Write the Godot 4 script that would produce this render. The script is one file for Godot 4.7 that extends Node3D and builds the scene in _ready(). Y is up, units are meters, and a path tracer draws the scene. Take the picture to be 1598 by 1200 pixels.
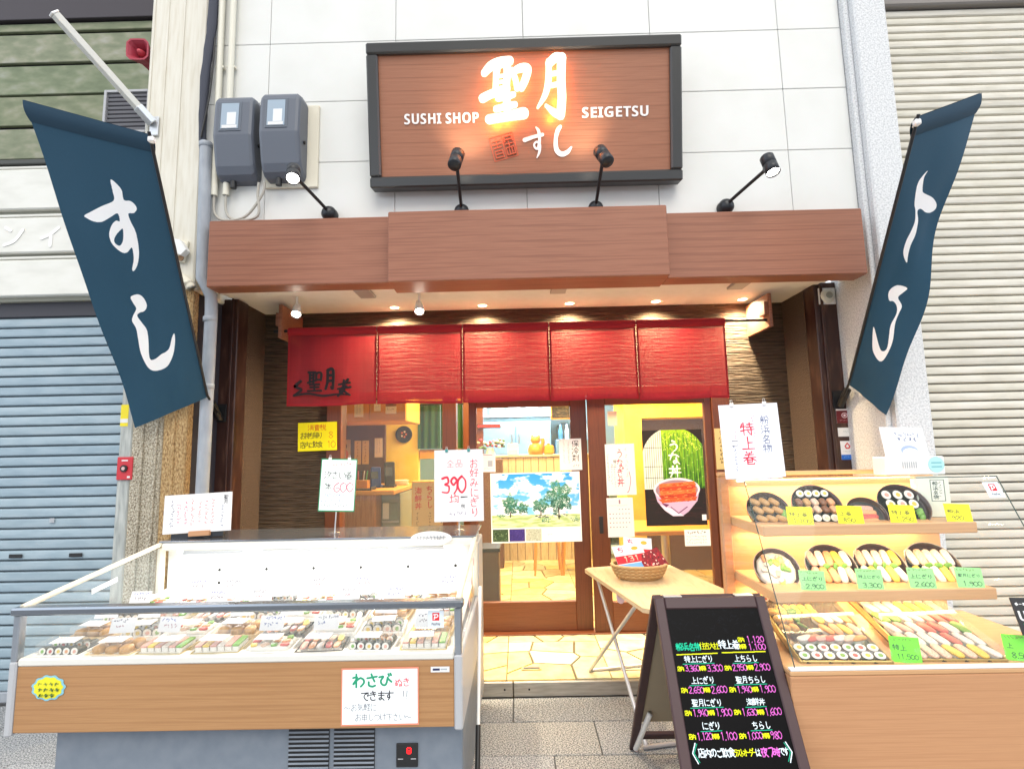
extends Node3D
# A sushi shop front in a shopping arcade. x runs along the street, y up, z out of the shop towards the street; the facade wall is the plane z = 0.

var rng := RandomNumberGenerator.new()
var used := {}
var cache := {}
var M := {}

func _ready():
	rng.seed = 7
	# ---- camera
	var cam := Camera3D.new()
	cam.name = "camera"
	cam.transform = Transform3D(Basis(Vector3(0.9997, -0.02065, -0.0130), Vector3(0.02205, 0.9926, 0.11937), Vector3(0.01044, -0.11962, 0.99276)).orthonormalized(), Vector3(0, 1.5, 3.48))
	cam.fov = 71.1
	cam.near = 0.05
	cam.far = 200.0
	add_child(cam)
	# ---- sky, sun, exposure: soft white daylight under an arcade roof
	var env := Environment.new()
	env.background_mode = Environment.BG_SKY
	var sm := ProceduralSkyMaterial.new()
	sm.sky_top_color = Color(0.93, 0.96, 1.0)
	sm.sky_horizon_color = Color(0.90, 0.94, 1.0)
	sm.ground_bottom_color = Color(0.60, 0.60, 0.62)
	sm.ground_horizon_color = Color(0.66, 0.66, 0.68)
	sm.sky_curve = 0.2
	var sky := Sky.new()
	sky.sky_material = sm
	env.sky = sky
	env.background_energy_multiplier = 1.0
	env.tonemap_mode = Environment.TONE_MAPPER_LINEAR
	env.tonemap_exposure = 2.4
	env.sdfgi_enabled = true
	env.ssao_enabled = true
	env.ssil_enabled = true
	var we := WorldEnvironment.new()
	we.name = "environment"
	we.environment = env
	add_child(we)
	var sun := DirectionalLight3D.new()
	sun.name = "sun"
	sun.light_energy = 0.3
	sun.light_angular_distance = 40.0
	sun.light_color = Color(1.0, 0.98, 0.95)
	sun.shadow_enabled = true
	sun.rotation_degrees = Vector3(-48, 12, 0)
	add_child(sun)
	make_materials()
	build_ground()
	build_left_neighbour()
	build_right_neighbour()
	build_shop()
	build_doors()
	build_interior()
	build_wall_fittings()
	build_sign()
	build_wall_lamps()
	build_noren()
	build_flags()
	build_case()
	build_showcase()
	build_board()
	build_table()
	build_leaning_pole()
	build_papers()

# ---------------------------------------------------------------- nodes
func numbered(called: String) -> String:
	if not used.has(called):
		used[called] = 0
		return called
	used[called] += 1
	return "%s_%03d" % [called, used[called]]

func thing(called: String, label: String, category: String, at := Vector3.ZERO, turn := Vector3.ZERO, group := "") -> Node3D:
	var o := Node3D.new()
	o.name = numbered(called)
	add_child(o)
	o.position = at
	o.rotation_degrees = turn
	return tag(o, label, category, group)

func tag(o: Node3D, label: String, category: String, group := "") -> Node3D:
	o.set_meta("label", label)
	o.set_meta("category", category)
	if group:
		o.set_meta("group", group)
	return o

func part(parent: Node3D, called: String, mesh: Mesh, m: Material, at := Vector3.ZERO, turn := Vector3.ZERO) -> MeshInstance3D:
	var o := MeshInstance3D.new()
	o.name = numbered(called) if parent == self else called
	o.mesh = mesh
	o.material_override = m
	o.position = at
	o.rotation_degrees = turn
	o.cast_shadow = GeometryInstance3D.SHADOW_CASTING_SETTING_ON
	parent.add_child(o, true)
	return o

func holder(parent: Node3D, called: String, at := Vector3.ZERO, turn := Vector3.ZERO) -> Node3D:
	var o := Node3D.new()
	o.name = numbered(called) if parent == self else called
	o.position = at
	o.rotation_degrees = turn
	parent.add_child(o, true)
	return o

func bx(parent: Node3D, called: String, at: Vector3, size: Vector3, m: Material, bevel := 0.003, turn := Vector3.ZERO) -> MeshInstance3D:
	return part(parent, called, box_mesh(size, bevel), m, at, turn)

# a box given by its two corners
func span(parent: Node3D, called: String, a: Vector3, b: Vector3, m: Material, bevel := 0.003) -> MeshInstance3D:
	return bx(parent, called, (a + b) / 2, (b - a).abs(), m, bevel)

# ---------------------------------------------------------------- meshes
func face(st: SurfaceTool, pts: Array, out: Vector3, uvs := []):
	var n: Vector3 = (pts[1] - pts[0]).cross(pts[2] - pts[0]).normalized()
	var flip: bool = n.dot(out) > 0.0   # front faces run clockwise
	if n.dot(out) < 0.0:
		n = -n
	for i in range(1, pts.size() - 1):
		for k in ([0, i + 1, i] if flip else [0, i, i + 1]):
			st.set_normal(n)
			st.set_uv(uvs[k] if uvs else Vector2.ZERO)
			st.add_vertex(pts[k])

func box_mesh(s: Vector3, b := 0.003) -> Mesh:
	var key := "box %s %s" % [s.snapped(Vector3.ONE * 0.0001), b]
	if cache.has(key):
		return cache[key]
	var st := SurfaceTool.new()
	st.begin(Mesh.PRIMITIVE_TRIANGLES)
	var h := s / 2
	b = minf(b, minf(h.x, minf(h.y, h.z)) * 0.45)
	for ax in 3:
		var u := (ax + 1) % 3
		var v := (ax + 2) % 3
		for sg in [-1.0, 1.0]:
			var pts := []
			for c in [[-1, -1], [1, -1], [1, 1], [-1, 1]]:
				var p := Vector3.ZERO
				p[ax] = h[ax] * sg
				p[u] = (h[u] - b) * c[0]
				p[v] = (h[v] - b) * c[1]
				pts.append(p)
			var out := Vector3.ZERO
			out[ax] = sg
			face(st, pts, out)
	if b > 0.0:
		for ax in 3:   # edges that run along ax
			var u := (ax + 1) % 3
			var v := (ax + 2) % 3
			for su in [-1.0, 1.0]:
				for sv in [-1.0, 1.0]:
					var pts := []
					for c in [[-1, 0], [1, 0], [1, 1], [-1, 1]]:
						var p := Vector3.ZERO
						p[ax] = (h[ax] - b) * c[0]
						p[u] = su * (h[u] if c[1] == 0 else h[u] - b)
						p[v] = sv * (h[v] - b if c[1] == 0 else h[v])
						pts.append(p)
					var out := Vector3.ZERO
					out[u] = su
					out[v] = sv
					face(st, pts, out)
		for sx in [-1.0, 1.0]:
			for sy in [-1.0, 1.0]:
				for sz in [-1.0, 1.0]:
					face(st, [Vector3(sx * h.x, sy * (h.y - b), sz * (h.z - b)), Vector3(sx * (h.x - b), sy * h.y, sz * (h.z - b)), Vector3(sx * (h.x - b), sy * (h.y - b), sz * h.z)], Vector3(sx, sy, sz))
	cache[key] = st.commit()
	return cache[key]

# a flat card with its print on the front (+z); the back and the edges take the colour of the print's corner
func card_mesh(w: float, h: float, t := 0.003, u0 := Vector2.ZERO, u1 := Vector2.ONE) -> Mesh:
	var st := SurfaceTool.new()
	st.begin(Mesh.PRIMITIVE_TRIANGLES)
	var a := w / 2
	var b := h / 2
	var z := t / 2
	var e := u0 + (u1 - u0) * 0.01
	var ee := [e, e, e, e]
	face(st, [Vector3(-a, b, z), Vector3(a, b, z), Vector3(a, -b, z), Vector3(-a, -b, z)], Vector3.BACK, [u0, Vector2(u1.x, u0.y), u1, Vector2(u0.x, u1.y)])
	face(st, [Vector3(-a, b, -z), Vector3(a, b, -z), Vector3(a, -b, -z), Vector3(-a, -b, -z)], Vector3.FORWARD, ee)
	for s in [-1.0, 1.0]:
		face(st, [Vector3(s * a, -b, -z), Vector3(s * a, b, -z), Vector3(s * a, b, z), Vector3(s * a, -b, z)], Vector3(s, 0, 0), ee)
		face(st, [Vector3(-a, s * b, -z), Vector3(a, s * b, -z), Vector3(a, s * b, z), Vector3(-a, s * b, z)], Vector3(0, s, 0), ee)
	return st.commit()

# a grid of points fn(u, v) with uv coordinates
func sheet_mesh(fn: Callable, nu: int, nv: int) -> Mesh:
	var st := SurfaceTool.new()
	st.begin(Mesh.PRIMITIVE_TRIANGLES)
	for j in nv + 1:
		for i in nu + 1:
			st.set_uv(Vector2(float(i) / nu, float(j) / nv))
			st.set_smooth_group(0)
			st.add_vertex(fn.call(float(i) / nu, float(j) / nv))
	for j in nv:
		for i in nu:
			var a := j * (nu + 1) + i
			for k in [a, a + 1, a + nu + 2, a, a + nu + 2, a + nu + 1]:
				st.add_index(k)
	st.generate_normals()
	return st.commit()

# a round bar through the points; r is one radius or one for each point
func tube_mesh(pts: Array, r, sides := 10, caps := true) -> Mesh:
	var st := SurfaceTool.new()
	st.begin(Mesh.PRIMITIVE_TRIANGLES)
	var side := Vector3.ZERO
	var n := pts.size()
	for i in n:
		var dir: Vector3 = (pts[mini(i + 1, n - 1)] - pts[maxi(i - 1, 0)]).normalized()
		if side == Vector3.ZERO:
			side = dir.cross(Vector3.UP if absf(dir.y) < 0.9 else Vector3.RIGHT).normalized()
		side = (side - dir * side.dot(dir)).normalized()
		var up := dir.cross(side)
		var rad: float = r[i] if r is Array else r
		for k in sides:
			var a := TAU * k / sides
			var o := side * cos(a) + up * sin(a)
			st.set_normal(o)
			st.set_uv(Vector2(float(k) / sides, float(i) / maxi(1, n - 1)))
			st.add_vertex(pts[i] + o * rad)
	for i in n - 1:
		for k in sides:
			var a := i * sides + k
			var b := i * sides + (k + 1) % sides
			for q in [a, b + sides, b, a, a + sides, b + sides]:
				st.add_index(q)
	if caps:
		for e in 2:
			var i0 := 0 if e == 0 else (n - 1) * sides
			for k in range(1, sides - 1):
				for q in ([i0, i0 + k, i0 + k + 1] if e == 0 else [i0, i0 + k + 1, i0 + k]):
					st.add_index(q)
	return st.commit()

# turned about y: profile points are (radius, height)
func lathe_mesh(profile: Array, sides := 24) -> Mesh:
	var st := SurfaceTool.new()
	st.begin(Mesh.PRIMITIVE_TRIANGLES)
	for p in profile:
		for k in sides:
			var a := TAU * k / sides
			st.set_smooth_group(0)
			st.add_vertex(Vector3(cos(a) * p.x, p.y, sin(a) * p.x))
	for i in profile.size() - 1:
		for k in sides:
			var a := i * sides + k
			var b := i * sides + (k + 1) % sides
			for q in [a, b, b + sides, a, b + sides, a + sides]:
				st.add_index(q)
	st.generate_normals()
	return st.commit()

func disc(r: float, h: float, sides := 24) -> Mesh:
	var key := "disc %s %s %s" % [r, h, sides]
	if not cache.has(key):
		var c := CylinderMesh.new()
		c.top_radius = r
		c.bottom_radius = r
		c.height = h
		c.radial_segments = sides
		c.rings = 0
		cache[key] = c
	return cache[key]

# a flat outline in x and y, given a thickness along z (front at z = t/2)
func prism_mesh(poly: PackedVector2Array, t: float) -> Mesh:
	var st := SurfaceTool.new()
	st.begin(Mesh.PRIMITIVE_TRIANGLES)
	var tri := Geometry2D.triangulate_polygon(poly)
	for z in [t / 2, -t / 2]:
		for i in range(0, tri.size(), 3):
			face(st, [Vector3(poly[tri[i]].x, poly[tri[i]].y, z), Vector3(poly[tri[i + 1]].x, poly[tri[i + 1]].y, z), Vector3(poly[tri[i + 2]].x, poly[tri[i + 2]].y, z)], Vector3(0, 0, z))
	var cw := Geometry2D.is_polygon_clockwise(poly)
	for i in poly.size():
		var a := poly[i]
		var b := poly[(i + 1) % poly.size()]
		var d := (b - a)
		var o := Vector3(d.y, -d.x, 0) * (-1.0 if cw else 1.0)
		face(st, [Vector3(a.x, a.y, -t / 2), Vector3(b.x, b.y, -t / 2), Vector3(b.x, b.y, t / 2), Vector3(a.x, a.y, t / 2)], o)
	return st.commit()

# ---------------------------------------------------------------- materials
func lin(r: float, g: float, b: float, a := 1.0) -> Color:   # linear reflectances to the sRGB colour that materials take
	var c := Color(r, g, b).linear_to_srgb()
	c.a = a
	return c

func mat(c: Color, rough := 0.6, metal := 0.0, spec := 0.5) -> StandardMaterial3D:
	var m := StandardMaterial3D.new()
	m.albedo_color = c
	m.roughness = rough
	m.metallic = metal
	m.metallic_specular = spec
	return m

func noise_tex(freq: float, ramp: Array, size := 256, kind := FastNoiseLite.TYPE_SIMPLEX_SMOOTH, oct := 4, sd := 1) -> NoiseTexture2D:
	var n := FastNoiseLite.new()
	n.noise_type = kind
	n.frequency = freq
	n.fractal_octaves = oct
	n.seed = sd
	var t := NoiseTexture2D.new()
	t.width = size
	t.height = size
	t.seamless = true
	t.noise = n
	if ramp:
		var g := Gradient.new()
		g.offsets = PackedFloat32Array(ramp.map(func(r): return r[0]))
		g.colors = PackedColorArray(ramp.map(func(r): return r[1]))
		t.color_ramp = g
	return t

# colour and relief from noise laid on in three planes; scale is repeats per metre along x, y, z
func grained(ramp: Array, scale: Vector3, freq := 0.02, rough := 0.6, relief := 0.0, sd := 1, world := true, oct := 4) -> StandardMaterial3D:
	var m := mat(Color.WHITE, rough)
	m.albedo_texture = noise_tex(freq, ramp, 256, FastNoiseLite.TYPE_SIMPLEX_SMOOTH, oct, sd)
	m.uv1_triplanar = true
	m.uv1_world_triplanar = world
	m.uv1_triplanar_sharpness = 8.0
	m.uv1_scale = scale
	if relief > 0.0:
		m.heightmap_enabled = true
		var key := "height %s %s" % [freq, oct]
		if not cache.has(key):
			cache[key] = noise_tex(freq, [], 256, FastNoiseLite.TYPE_SIMPLEX_SMOOTH, oct, 5)
		m.heightmap_texture = cache[key]
		m.heightmap_scale = relief
	return m

# the same material in another tone and laid on elsewhere
func tinted(m: StandardMaterial3D, tone: Color, shift := 0.0) -> StandardMaterial3D:
	var v: StandardMaterial3D = m.duplicate()
	v.albedo_color = tone
	v.uv1_offset = Vector3(shift, shift * 0.7, shift * 1.3)
	return v

func wood(dark: Color, light: Color, scale: Vector3, rough := 0.45, sd := 1) -> StandardMaterial3D:
	var mid := dark.lerp(light, 0.5)
	return grained([[0.0, dark], [0.38, mid], [0.5, light], [0.58, mid], [0.75, light], [1.0, dark.lerp(light, 0.3)]], scale, 0.02, rough, 0.02, sd, true, 5)

func glow(c: Color, energy: float) -> StandardMaterial3D:
	var m := mat(c, 0.5)
	m.emission_enabled = true
	m.emission = c
	m.emission_energy_multiplier = energy
	return m

func glass(alpha := 0.06, tint := Color(0.9, 0.97, 0.95)) -> StandardMaterial3D:
	var m := mat(Color(tint.r, tint.g, tint.b, alpha), 0.02)
	m.transparency = BaseMaterial3D.TRANSPARENCY_ALPHA
	return m

func printed(img: Image, rough := 0.7) -> StandardMaterial3D:
	var m := mat(Color.WHITE, rough)
	m.albedo_texture = ImageTexture.create_from_image(img)
	m.texture_repeat = false
	return m

func make_materials():
	var V := Vector3(1, 1, 1)
	M.white_wall = grained([[0.0, lin(0.66, 0.665, 0.63)], [0.5, lin(0.69, 0.695, 0.665)], [1.0, lin(0.71, 0.715, 0.69)]], V * 0.7, 0.01, 0.45, 0.0, 3)
	M.dark_gap = mat(lin(0.48, 0.48, 0.45), 0.9)
	M.fascia = wood(lin(0.20, 0.070, 0.037), lin(0.31, 0.124, 0.070), Vector3(0.13, 10.0, 10.0), 0.5, 11)
	M.sign_wood = wood(lin(0.22, 0.078, 0.036), lin(0.34, 0.137, 0.072), Vector3(0.16, 12.0, 12.0), 0.5, 12)
	M.sign_frame = mat(lin(0.035, 0.036, 0.036), 0.32)
	M.door_wood = wood(lin(0.088, 0.024, 0.010), lin(0.13, 0.038, 0.015), Vector3(14.0, 0.5, 14.0), 0.38, 13)
	M.door_rail = wood(lin(0.115, 0.031, 0.011), lin(0.165, 0.049, 0.018), Vector3(0.5, 14.0, 14.0), 0.38, 14)
	M.case_wood = wood(lin(0.33, 0.165, 0.066), lin(0.42, 0.225, 0.095), Vector3(0.15, 12.0, 12.0), 0.42, 15)
	M.show_wood = wood(lin(0.44, 0.215, 0.10), lin(0.52, 0.27, 0.13), Vector3(0.18, 13.0, 13.0), 0.45, 16)
	M.shelf_wood = wood(lin(0.52, 0.29, 0.135), lin(0.60, 0.35, 0.17), Vector3(0.18, 13.0, 13.0), 0.45, 17)
	M.yellow_wood = wood(lin(0.52, 0.24, 0.045), lin(0.62, 0.31, 0.065), Vector3(0.5, 12.0, 12.0), 0.5, 18)
	M.pale_wood = wood(lin(0.42, 0.34, 0.22), lin(0.58, 0.49, 0.34), Vector3(9.0, 0.7, 9.0), 0.6, 19)
	M.column = grained([[0.0, lin(0.028, 0.010, 0.008)], [0.6, lin(0.045, 0.017, 0.012)], [1.0, lin(0.10, 0.05, 0.035)]], Vector3(3.0, 0.6, 3.0), 0.02, 0.4, 0.0, 20)
	M.comb = grained([[0.0, lin(0.03, 0.019, 0.012)], [0.45, lin(0.065, 0.042, 0.027)], [0.7, lin(0.095, 0.062, 0.04)], [1.0, lin(0.05, 0.033, 0.022)]], Vector3(0.6, 9.0, 9.0), 0.02, 0.75, 1.6, 21)
	M.side_plaster = grained([[0.0, lin(0.055, 0.034, 0.022)], [1.0, lin(0.125, 0.08, 0.055)]], Vector3(3, 10, 10), 0.03, 0.85, 0.5, 22)
	M.soffit = grained([[0.0, lin(0.74, 0.70, 0.65)], [1.0, lin(0.79, 0.75, 0.71)]], V * 2.0, 0.02, 0.8, 0.05, 23)
	M.steel = mat(lin(0.60, 0.60, 0.60), 0.30, 0.9)
	M.chrome = mat(lin(0.66, 0.68, 0.70), 0.18, 1.0)
	M.alu = mat(lin(0.62, 0.64, 0.66), 0.38, 0.7)
	M.grey_body = grained([[0.0, lin(0.15, 0.18, 0.22)], [1.0, lin(0.19, 0.22, 0.26)]], V * 2.0, 0.02, 0.5, 0.0, 24)
	M.grey_cap = mat(lin(0.42, 0.43, 0.45), 0.45)
	M.white_plastic = mat(lin(0.80, 0.80, 0.78), 0.4)
	M.cream = mat(lin(0.70, 0.66, 0.54), 0.6)
	M.black = mat(lin(0.012, 0.012, 0.013), 0.45)
	M.dark_metal = mat(lin(0.02, 0.022, 0.026), 0.4, 0.3)
	M.pipe = grained([[0.0, lin(0.26, 0.29, 0.33)], [1.0, lin(0.36, 0.39, 0.43)]], Vector3(3, 1, 3), 0.02, 0.5, 0.0, 25)
	M.glass = glass(0.03)
	M.glass.metallic_specular = 0.27
	M.clear = glass(0.04, Color(1, 1, 1))
	M.paper = mat(lin(0.70, 0.70, 0.69), 0.8)
	M.red = mat(lin(0.50, 0.025, 0.035), 0.45)
	M.yellow_wall = grained([[0.0, lin(0.68, 0.50, 0.06)], [1.0, lin(0.74, 0.57, 0.10)]], V, 0.02, 0.85, 0.0, 26)
	M.kitchen = mat(lin(0.52, 0.68, 0.74), 0.35)
	M.kitchen_door = mat(lin(0.40, 0.58, 0.68), 0.25, 0.2)
	M.brown_wall = mat(lin(0.10, 0.045, 0.025), 0.7)
	M.green_cloth = mat(lin(0.012, 0.055, 0.02), 0.9)
	M.lacquer = mat(lin(0.05, 0.022, 0.018), 0.22)
	M.lacquer_in = mat(lin(0.018, 0.02, 0.02), 0.25)
	M.stone_joint = mat(lin(0.13, 0.11, 0.07), 0.9)

# ---------------------------------------------------------------- handwriting: strokes on a 100 x 100 grid, "xxyy" points, strokes parted by "|"
const STROKES := {
	"す": "0828 9226|5206 5250 4866 3466 3052 4042 5250 5470 3890", "し": "3810 3660 4284 6088 8466", "わ": "3208 3292|1030 3828 1272 3450 6032 8244 8466 6488",
	"さ": "1634 8224|4408 5432 6656|2660 2882 5090 7084", "び": "1030 3826 2252 2674 4684 6070 6834 7040 9462|7210 7822|8606 9218", "ぬ": "2022 3068 3684|6010 3870 2080 1464 3040 6230 8450 8280 6290 5880 6870 9090",
	"き": "2226 7618|1844 8234|4606 6658|2662 3086 5292 7488", "で": "1024 8420 5034 4060 6286 7888|7240 7852|8434 9046", "ま": "1826 8224|2046 8044|5006 5072 3886 2676 3866 5872 8090",
	"お": "1428 6224|3808 3884 2690 1476 3056 6248 8264 7688 6090|7016 8832", "に": "2010 1450 2090 2676|4828 8826|4680 6288 9084", "つ": "0838 4424 8034 8662 5088", "け": "2010 1450 2090 2674|4432 9430|7008 7256 6090",
	"い": "1820 2066 3284 4270|7426 8848 9068", "こ": "2622 5826 7420|2468 3484 6088 8480", "み": "2018 5216 3660 2080 1266 3054 9268|7640 7060 5892", "ぎ": "1628 6820|1246 7436|4008 6060|2064 2488 4694 6890|7606 8218|8802 9414",
	"り": "2814 2648 3260 4040|6610 7250 6472 4692", "ち": "1428 8222|4408 2856 5446 8060 6688 3692", "ら": "4408 6018|3030 2862 5048 8062 7086 3290", "う": "3810 6218|2442 5634 7652 6676 4492",
	"な": "1026 5622|3808 1658|6424 8638|6446 6676 5088 4274 5868 8892", "ご": "2430 5634 7026|2270 3486 6088 8280|7808 8420|9004 9616", "の": "5224 4274 2078 1450 4420 7826 8858 6290", "は": "1810 1250 1890 2476|4430 9228|6810 7072 5686 4276 5868 9290",
	"ラ": "2414 7614|1438 8438 6470 3690", "ス": "1820 7620 5256 1488|5456 8688", "ト": "3808 3892|3842 7462", "オ": "1030 9030|6208 6288 5082|6032 1280", "ー": "1050 9050", "ダ": "3808 1450|3224 8024 6662 3092|4248 6862|8206 8816|9202 9812",
	"聖": "0812 5212|1812 1852|4212 4260|1826 4224|1839 4237|0658 5250|6016 6048|6016 9016 9048|6046 9046|2066 8066|5066 5092|2479 7678|0894 9494", "月": "3010 3060 1492|3010 7610 7690 6484|3034 7632|3058 7656",
	"気": "3006 1430|2620 8820|2634 7634|1648 7248 7480 9090 9276|2660 6090|5858 2090", "軽": "0618 4616|2606 2692|1028 1058|1028 4228 4258|1042 4242|1058 4258|0474 4874|5614 9014 5646|6020 9446|5662 9460|7450 7492|5292 9692",
	"申": "1824 1872|1824 8224 8272|1848 8248|1872 8272|5006 5096", "下": "0814 9214|4814 4892|5040 7256", "全": "5006 0846|5006 9246|3046 7046|2666 7466|5046 5090|1090 9090",
	"品": "3010 3040|3010 7010 7040|3040 7040|1054 1090|1054 4254 4290|1090 4290|5854 5890|5854 9054 9090|5890 9090", "均": "0634 4032|2210 2278|0480 4272|6008 4634|5424 9024 8884 7478|5848 7656|5476 8064", "一": "0850 9248",
	"好": "2608 1252 4090|4030 3070 0890|0636 4834|5616 9216 7238|7238 7490 6282|5052 9850", "汐": "1214 2224|0840 2050|0888 2864|5808 3850|5424 8824 6066 3292|5646 6858",
	"巻": "3006 3616|6806 6018|2026 8026|0846 9446|5014 4046 0670|5646 9470|3262 6862 6676|3276 6676|3262 3290 7692 8282", "本": "0830 9230|5006 5094|4832 0880|5232 9480|3072 7072",
	"特": "1414 0640|0632 4430|2606 2692|0462 4454|5218 9218|7006 7034|4836 9636|5054 9654|7842 7890 6684|5666 6678", "上": "4808 4888|5046 8246|0890 9490",
	"粉": "0818 1438|4216 3638|0444 4844|2606 2692|2446 0472|2846 4864|6410 4848|7608 9646|5652 8652 8486 7480|6652 5090", "浜": "1012 2022|0638 1848|0688 2662|8008 4814|4814 4870|4842 9240|7242 7270|3470 9870|5474 4092|7674 9292",
	"名": "4406 1450|4020 7820 5456 1076|3436 5450|3460 3494|3460 8060 8094|3492 8092", "物": "1414 0640|0632 4430|2606 2692|0462 4454|5808 4840|5224 9424 9070 7890|6826 4668|8226 5490",
	"海": "1012 2022|0638 1848|0688 2662|4806 3434|4420 9420|4434 3880|4434 8834 8090|3060 9860|4080 8880|6236 6050|6062 5878", "鮮": "2206 0630|1618 3818 3232|0632 4232 4262 0662 0632|2432 2462|0647 4247|0478 0690|1676 2088|2876 3286|4074 4684|5808 6422|8806 8020|5026 9826|5644 9244|5062 9862|7426 7494",
	"丼": "0830 9230|0860 9460|3410 3066 1292|6608 6692|4642 5452", "店": "5004 5014|1414 9414|1814 1860 0892|5622 5656|5638 8638|3656 3692|3656 8456 8492|3690 8490", "内": "1428 1492|1428 8628 8690 7484|5006 5040 2872|5246 7268",
	"飲": "2606 0634|2808 4628|2028 2034|1436 1488|1436 4036 4058|1447 4047|1458 4058|1488 3078|3264 4484|6408 5032|5824 9424 8642|7028 6868 4692|7056 9492", "食": "5004 0636|5004 9436|4822 5028|2832 2890|2832 7232 7262|2847 7247|2862 7262|2890 5080|8464 6074|4864 9294",
	"夜": "5004 5012|0816 9416|3020 0854|2238 2294|5822 4252|5430 8430 6266 3894|5446 6456|4854 9294", "時": "0816 0872|0816 3416 3472|0844 3444|0872 3472|4820 9220|7006 7036|4436 9836|4654 9654|8042 8090 6684|5464 6278",
	"持": "0626 4024|2406 2490 1484|0462 4050|4820 9220|7006 7036|4436 9836|4654 9654|8042 8090 6684|5464 6278", "帰": "0814 0860|2406 2468 0892|4410 8610 8640|4825 8625|4440 8640|3852 3862|3852 9652 9662|4868 4888|4868 8868 8886|6852 6896",
	"住": "2606 0644|1832 1894|6206 7216|4424 9624|4652 9252|4090 9890|6824 6890", "吉": "0820 9220|5006 5040|2040 8040|2656 2692|2656 7656 7692|2690 7690", "大": "0834 9234|5006 4850 0892|5036 7068 9492",
	"社": "2206 2618|0626 3826 0664|2244 2292|2850 4062|4830 9430|7008 7088|4288 9888", "保": "2606 0644|1832 1894|4410 4438|4410 8810 8838|4438 8838|3456 9856|6640 6694|6458 3684|6858 9884",
	"冷": "0816 2030|0688 2456|6004 3044|6004 9844|4844 7644|4058 8458 7074|5470 7092", "剤": "3004 3012|0616 5616|1818 4640|4818 1042|1450 1474 0692|4050 4092|1458 4058|1472 4072|6820 6870|8808 8890 7882",
	"消": "1012 2022|0638 1848|0688 2662|6406 6432|4412 5228|8610 7828|4636 4694|4636 8636 8690 7884|4652 8652|4668 8668", "費": "1210 8410 8424 1624 1438 9038 8448|3804 3444 1850|6004 6048|2652 2686|2652 7652 7686|2664 7464|2675 7475|2686 7686|3886 1296|6486 8896",
	"税": "4006 0814|0428 4628|2410 2494|2430 0464|2832 4450|5806 6418|9006 8218|5426 5450|5426 9226 9250|5450 9250|6650 6070 4492|8050 8088 9890 9874", "円": "1412 1492|1412 8612 8690 7486|5012 5050|1450 8650",
	"0": "5008 2430 2466 5090 7666 7630 5008", "1": "4020 5208 5292", "2": "2428 4208 6816 7036 4668 2690 7890", "3": "2416 6010 6836 4446 7256 6686 2484", "4": "6008 1864 8464|6040 6094", "5": "7010 3210 2846 6042 7666 5690 2484",
	"6": "6608 3036 2470 5090 7474 6654 2862", "7": "2010 7610 4292", "8": "5008 2824 5046 7470 5090 2670 5046 7222 5008", "9": "7226 5010 2828 4648 7030 7066 5092", ",": "4086 3498", "~": "0856 2844 5056 7064 9250", "!": "5410 5066|4886 5088",
}

func glyph(ch: String) -> Array:   # strokes as arrays of points in 0..1, smoothed where the writing is round
	if cache.has("glyph " + ch):
		return cache["glyph " + ch]
	var out := []
	for s in STROKES[ch].split("|"):
		var pts := []
		for t in s.split(" "):
			pts.append(Vector2(t.substr(0, 2).to_float(), t.substr(2, 2).to_float()) / 100.0)
		var code := ch.unicode_at(0)
		if pts.size() > 2 and (code < 0x3041 or (code < 0x30FF and code < 0x30A0)):
			pts = smooth(pts, 6, false)
		out.append(pts)
	cache["glyph " + ch] = out
	return out

func smooth(p: Array, n: int, closed: bool) -> Array:
	var out := []
	var c := p.size()
	for i in (c if closed else c - 1):
		var a = p[(i - 1 + c) % c] if closed else p[maxi(i - 1, 0)]
		var b = p[i]
		var d = p[(i + 1) % c]
		var e = p[(i + 2) % c] if closed else p[mini(i + 2, c - 1)]
		for k in n:
			out.append(b.cubic_interpolate(d, a, e, float(k) / n))
	if not closed:
		out.append(p[c - 1])
	return out

func brush(r: float, c: Color) -> Image:
	var key := "brush %.2f %s" % [r, c.to_html()]
	if not cache.has(key):
		var n := int(ceil(r)) * 2 + 3
		var im := Image.create(n, n, false, Image.FORMAT_RGBA8)
		for y in n:
			for x in n:
				var d := Vector2(x - n / 2, y - n / 2).length()
				im.set_pixel(x, y, Color(c.r, c.g, c.b, clampf(r + 0.5 - d, 0.0, 1.0) * c.a))
		cache[key] = im
	return cache[key]

func dab(im: Image, p: Vector2, r: float, c: Color):
	var b := brush(snappedf(maxf(r, 0.5), 0.25), c)
	var n := b.get_width()
	im.blend_rect(b, Rect2i(0, 0, n, n), Vector2i(int(round(p.x)) - n / 2, int(round(p.y)) - n / 2))

func stroke(im: Image, pts: Array, r: float, c: Color, tail := 1.0):
	var total := 0.0
	for i in pts.size() - 1:
		total += pts[i].distance_to(pts[i + 1])
	var gone := 0.0
	for i in pts.size() - 1:
		var l: float = pts[i].distance_to(pts[i + 1])
		var n := int(ceil(l / maxf(0.5, r * 0.5)))
		for k in n + 1:
			var t := float(k) / maxi(1, n)
			dab(im, pts[i].lerp(pts[i + 1], t), r * lerpf(1.0, tail, (gone + l * t) / maxf(total, 0.001)), c)
		gone += l

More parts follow.
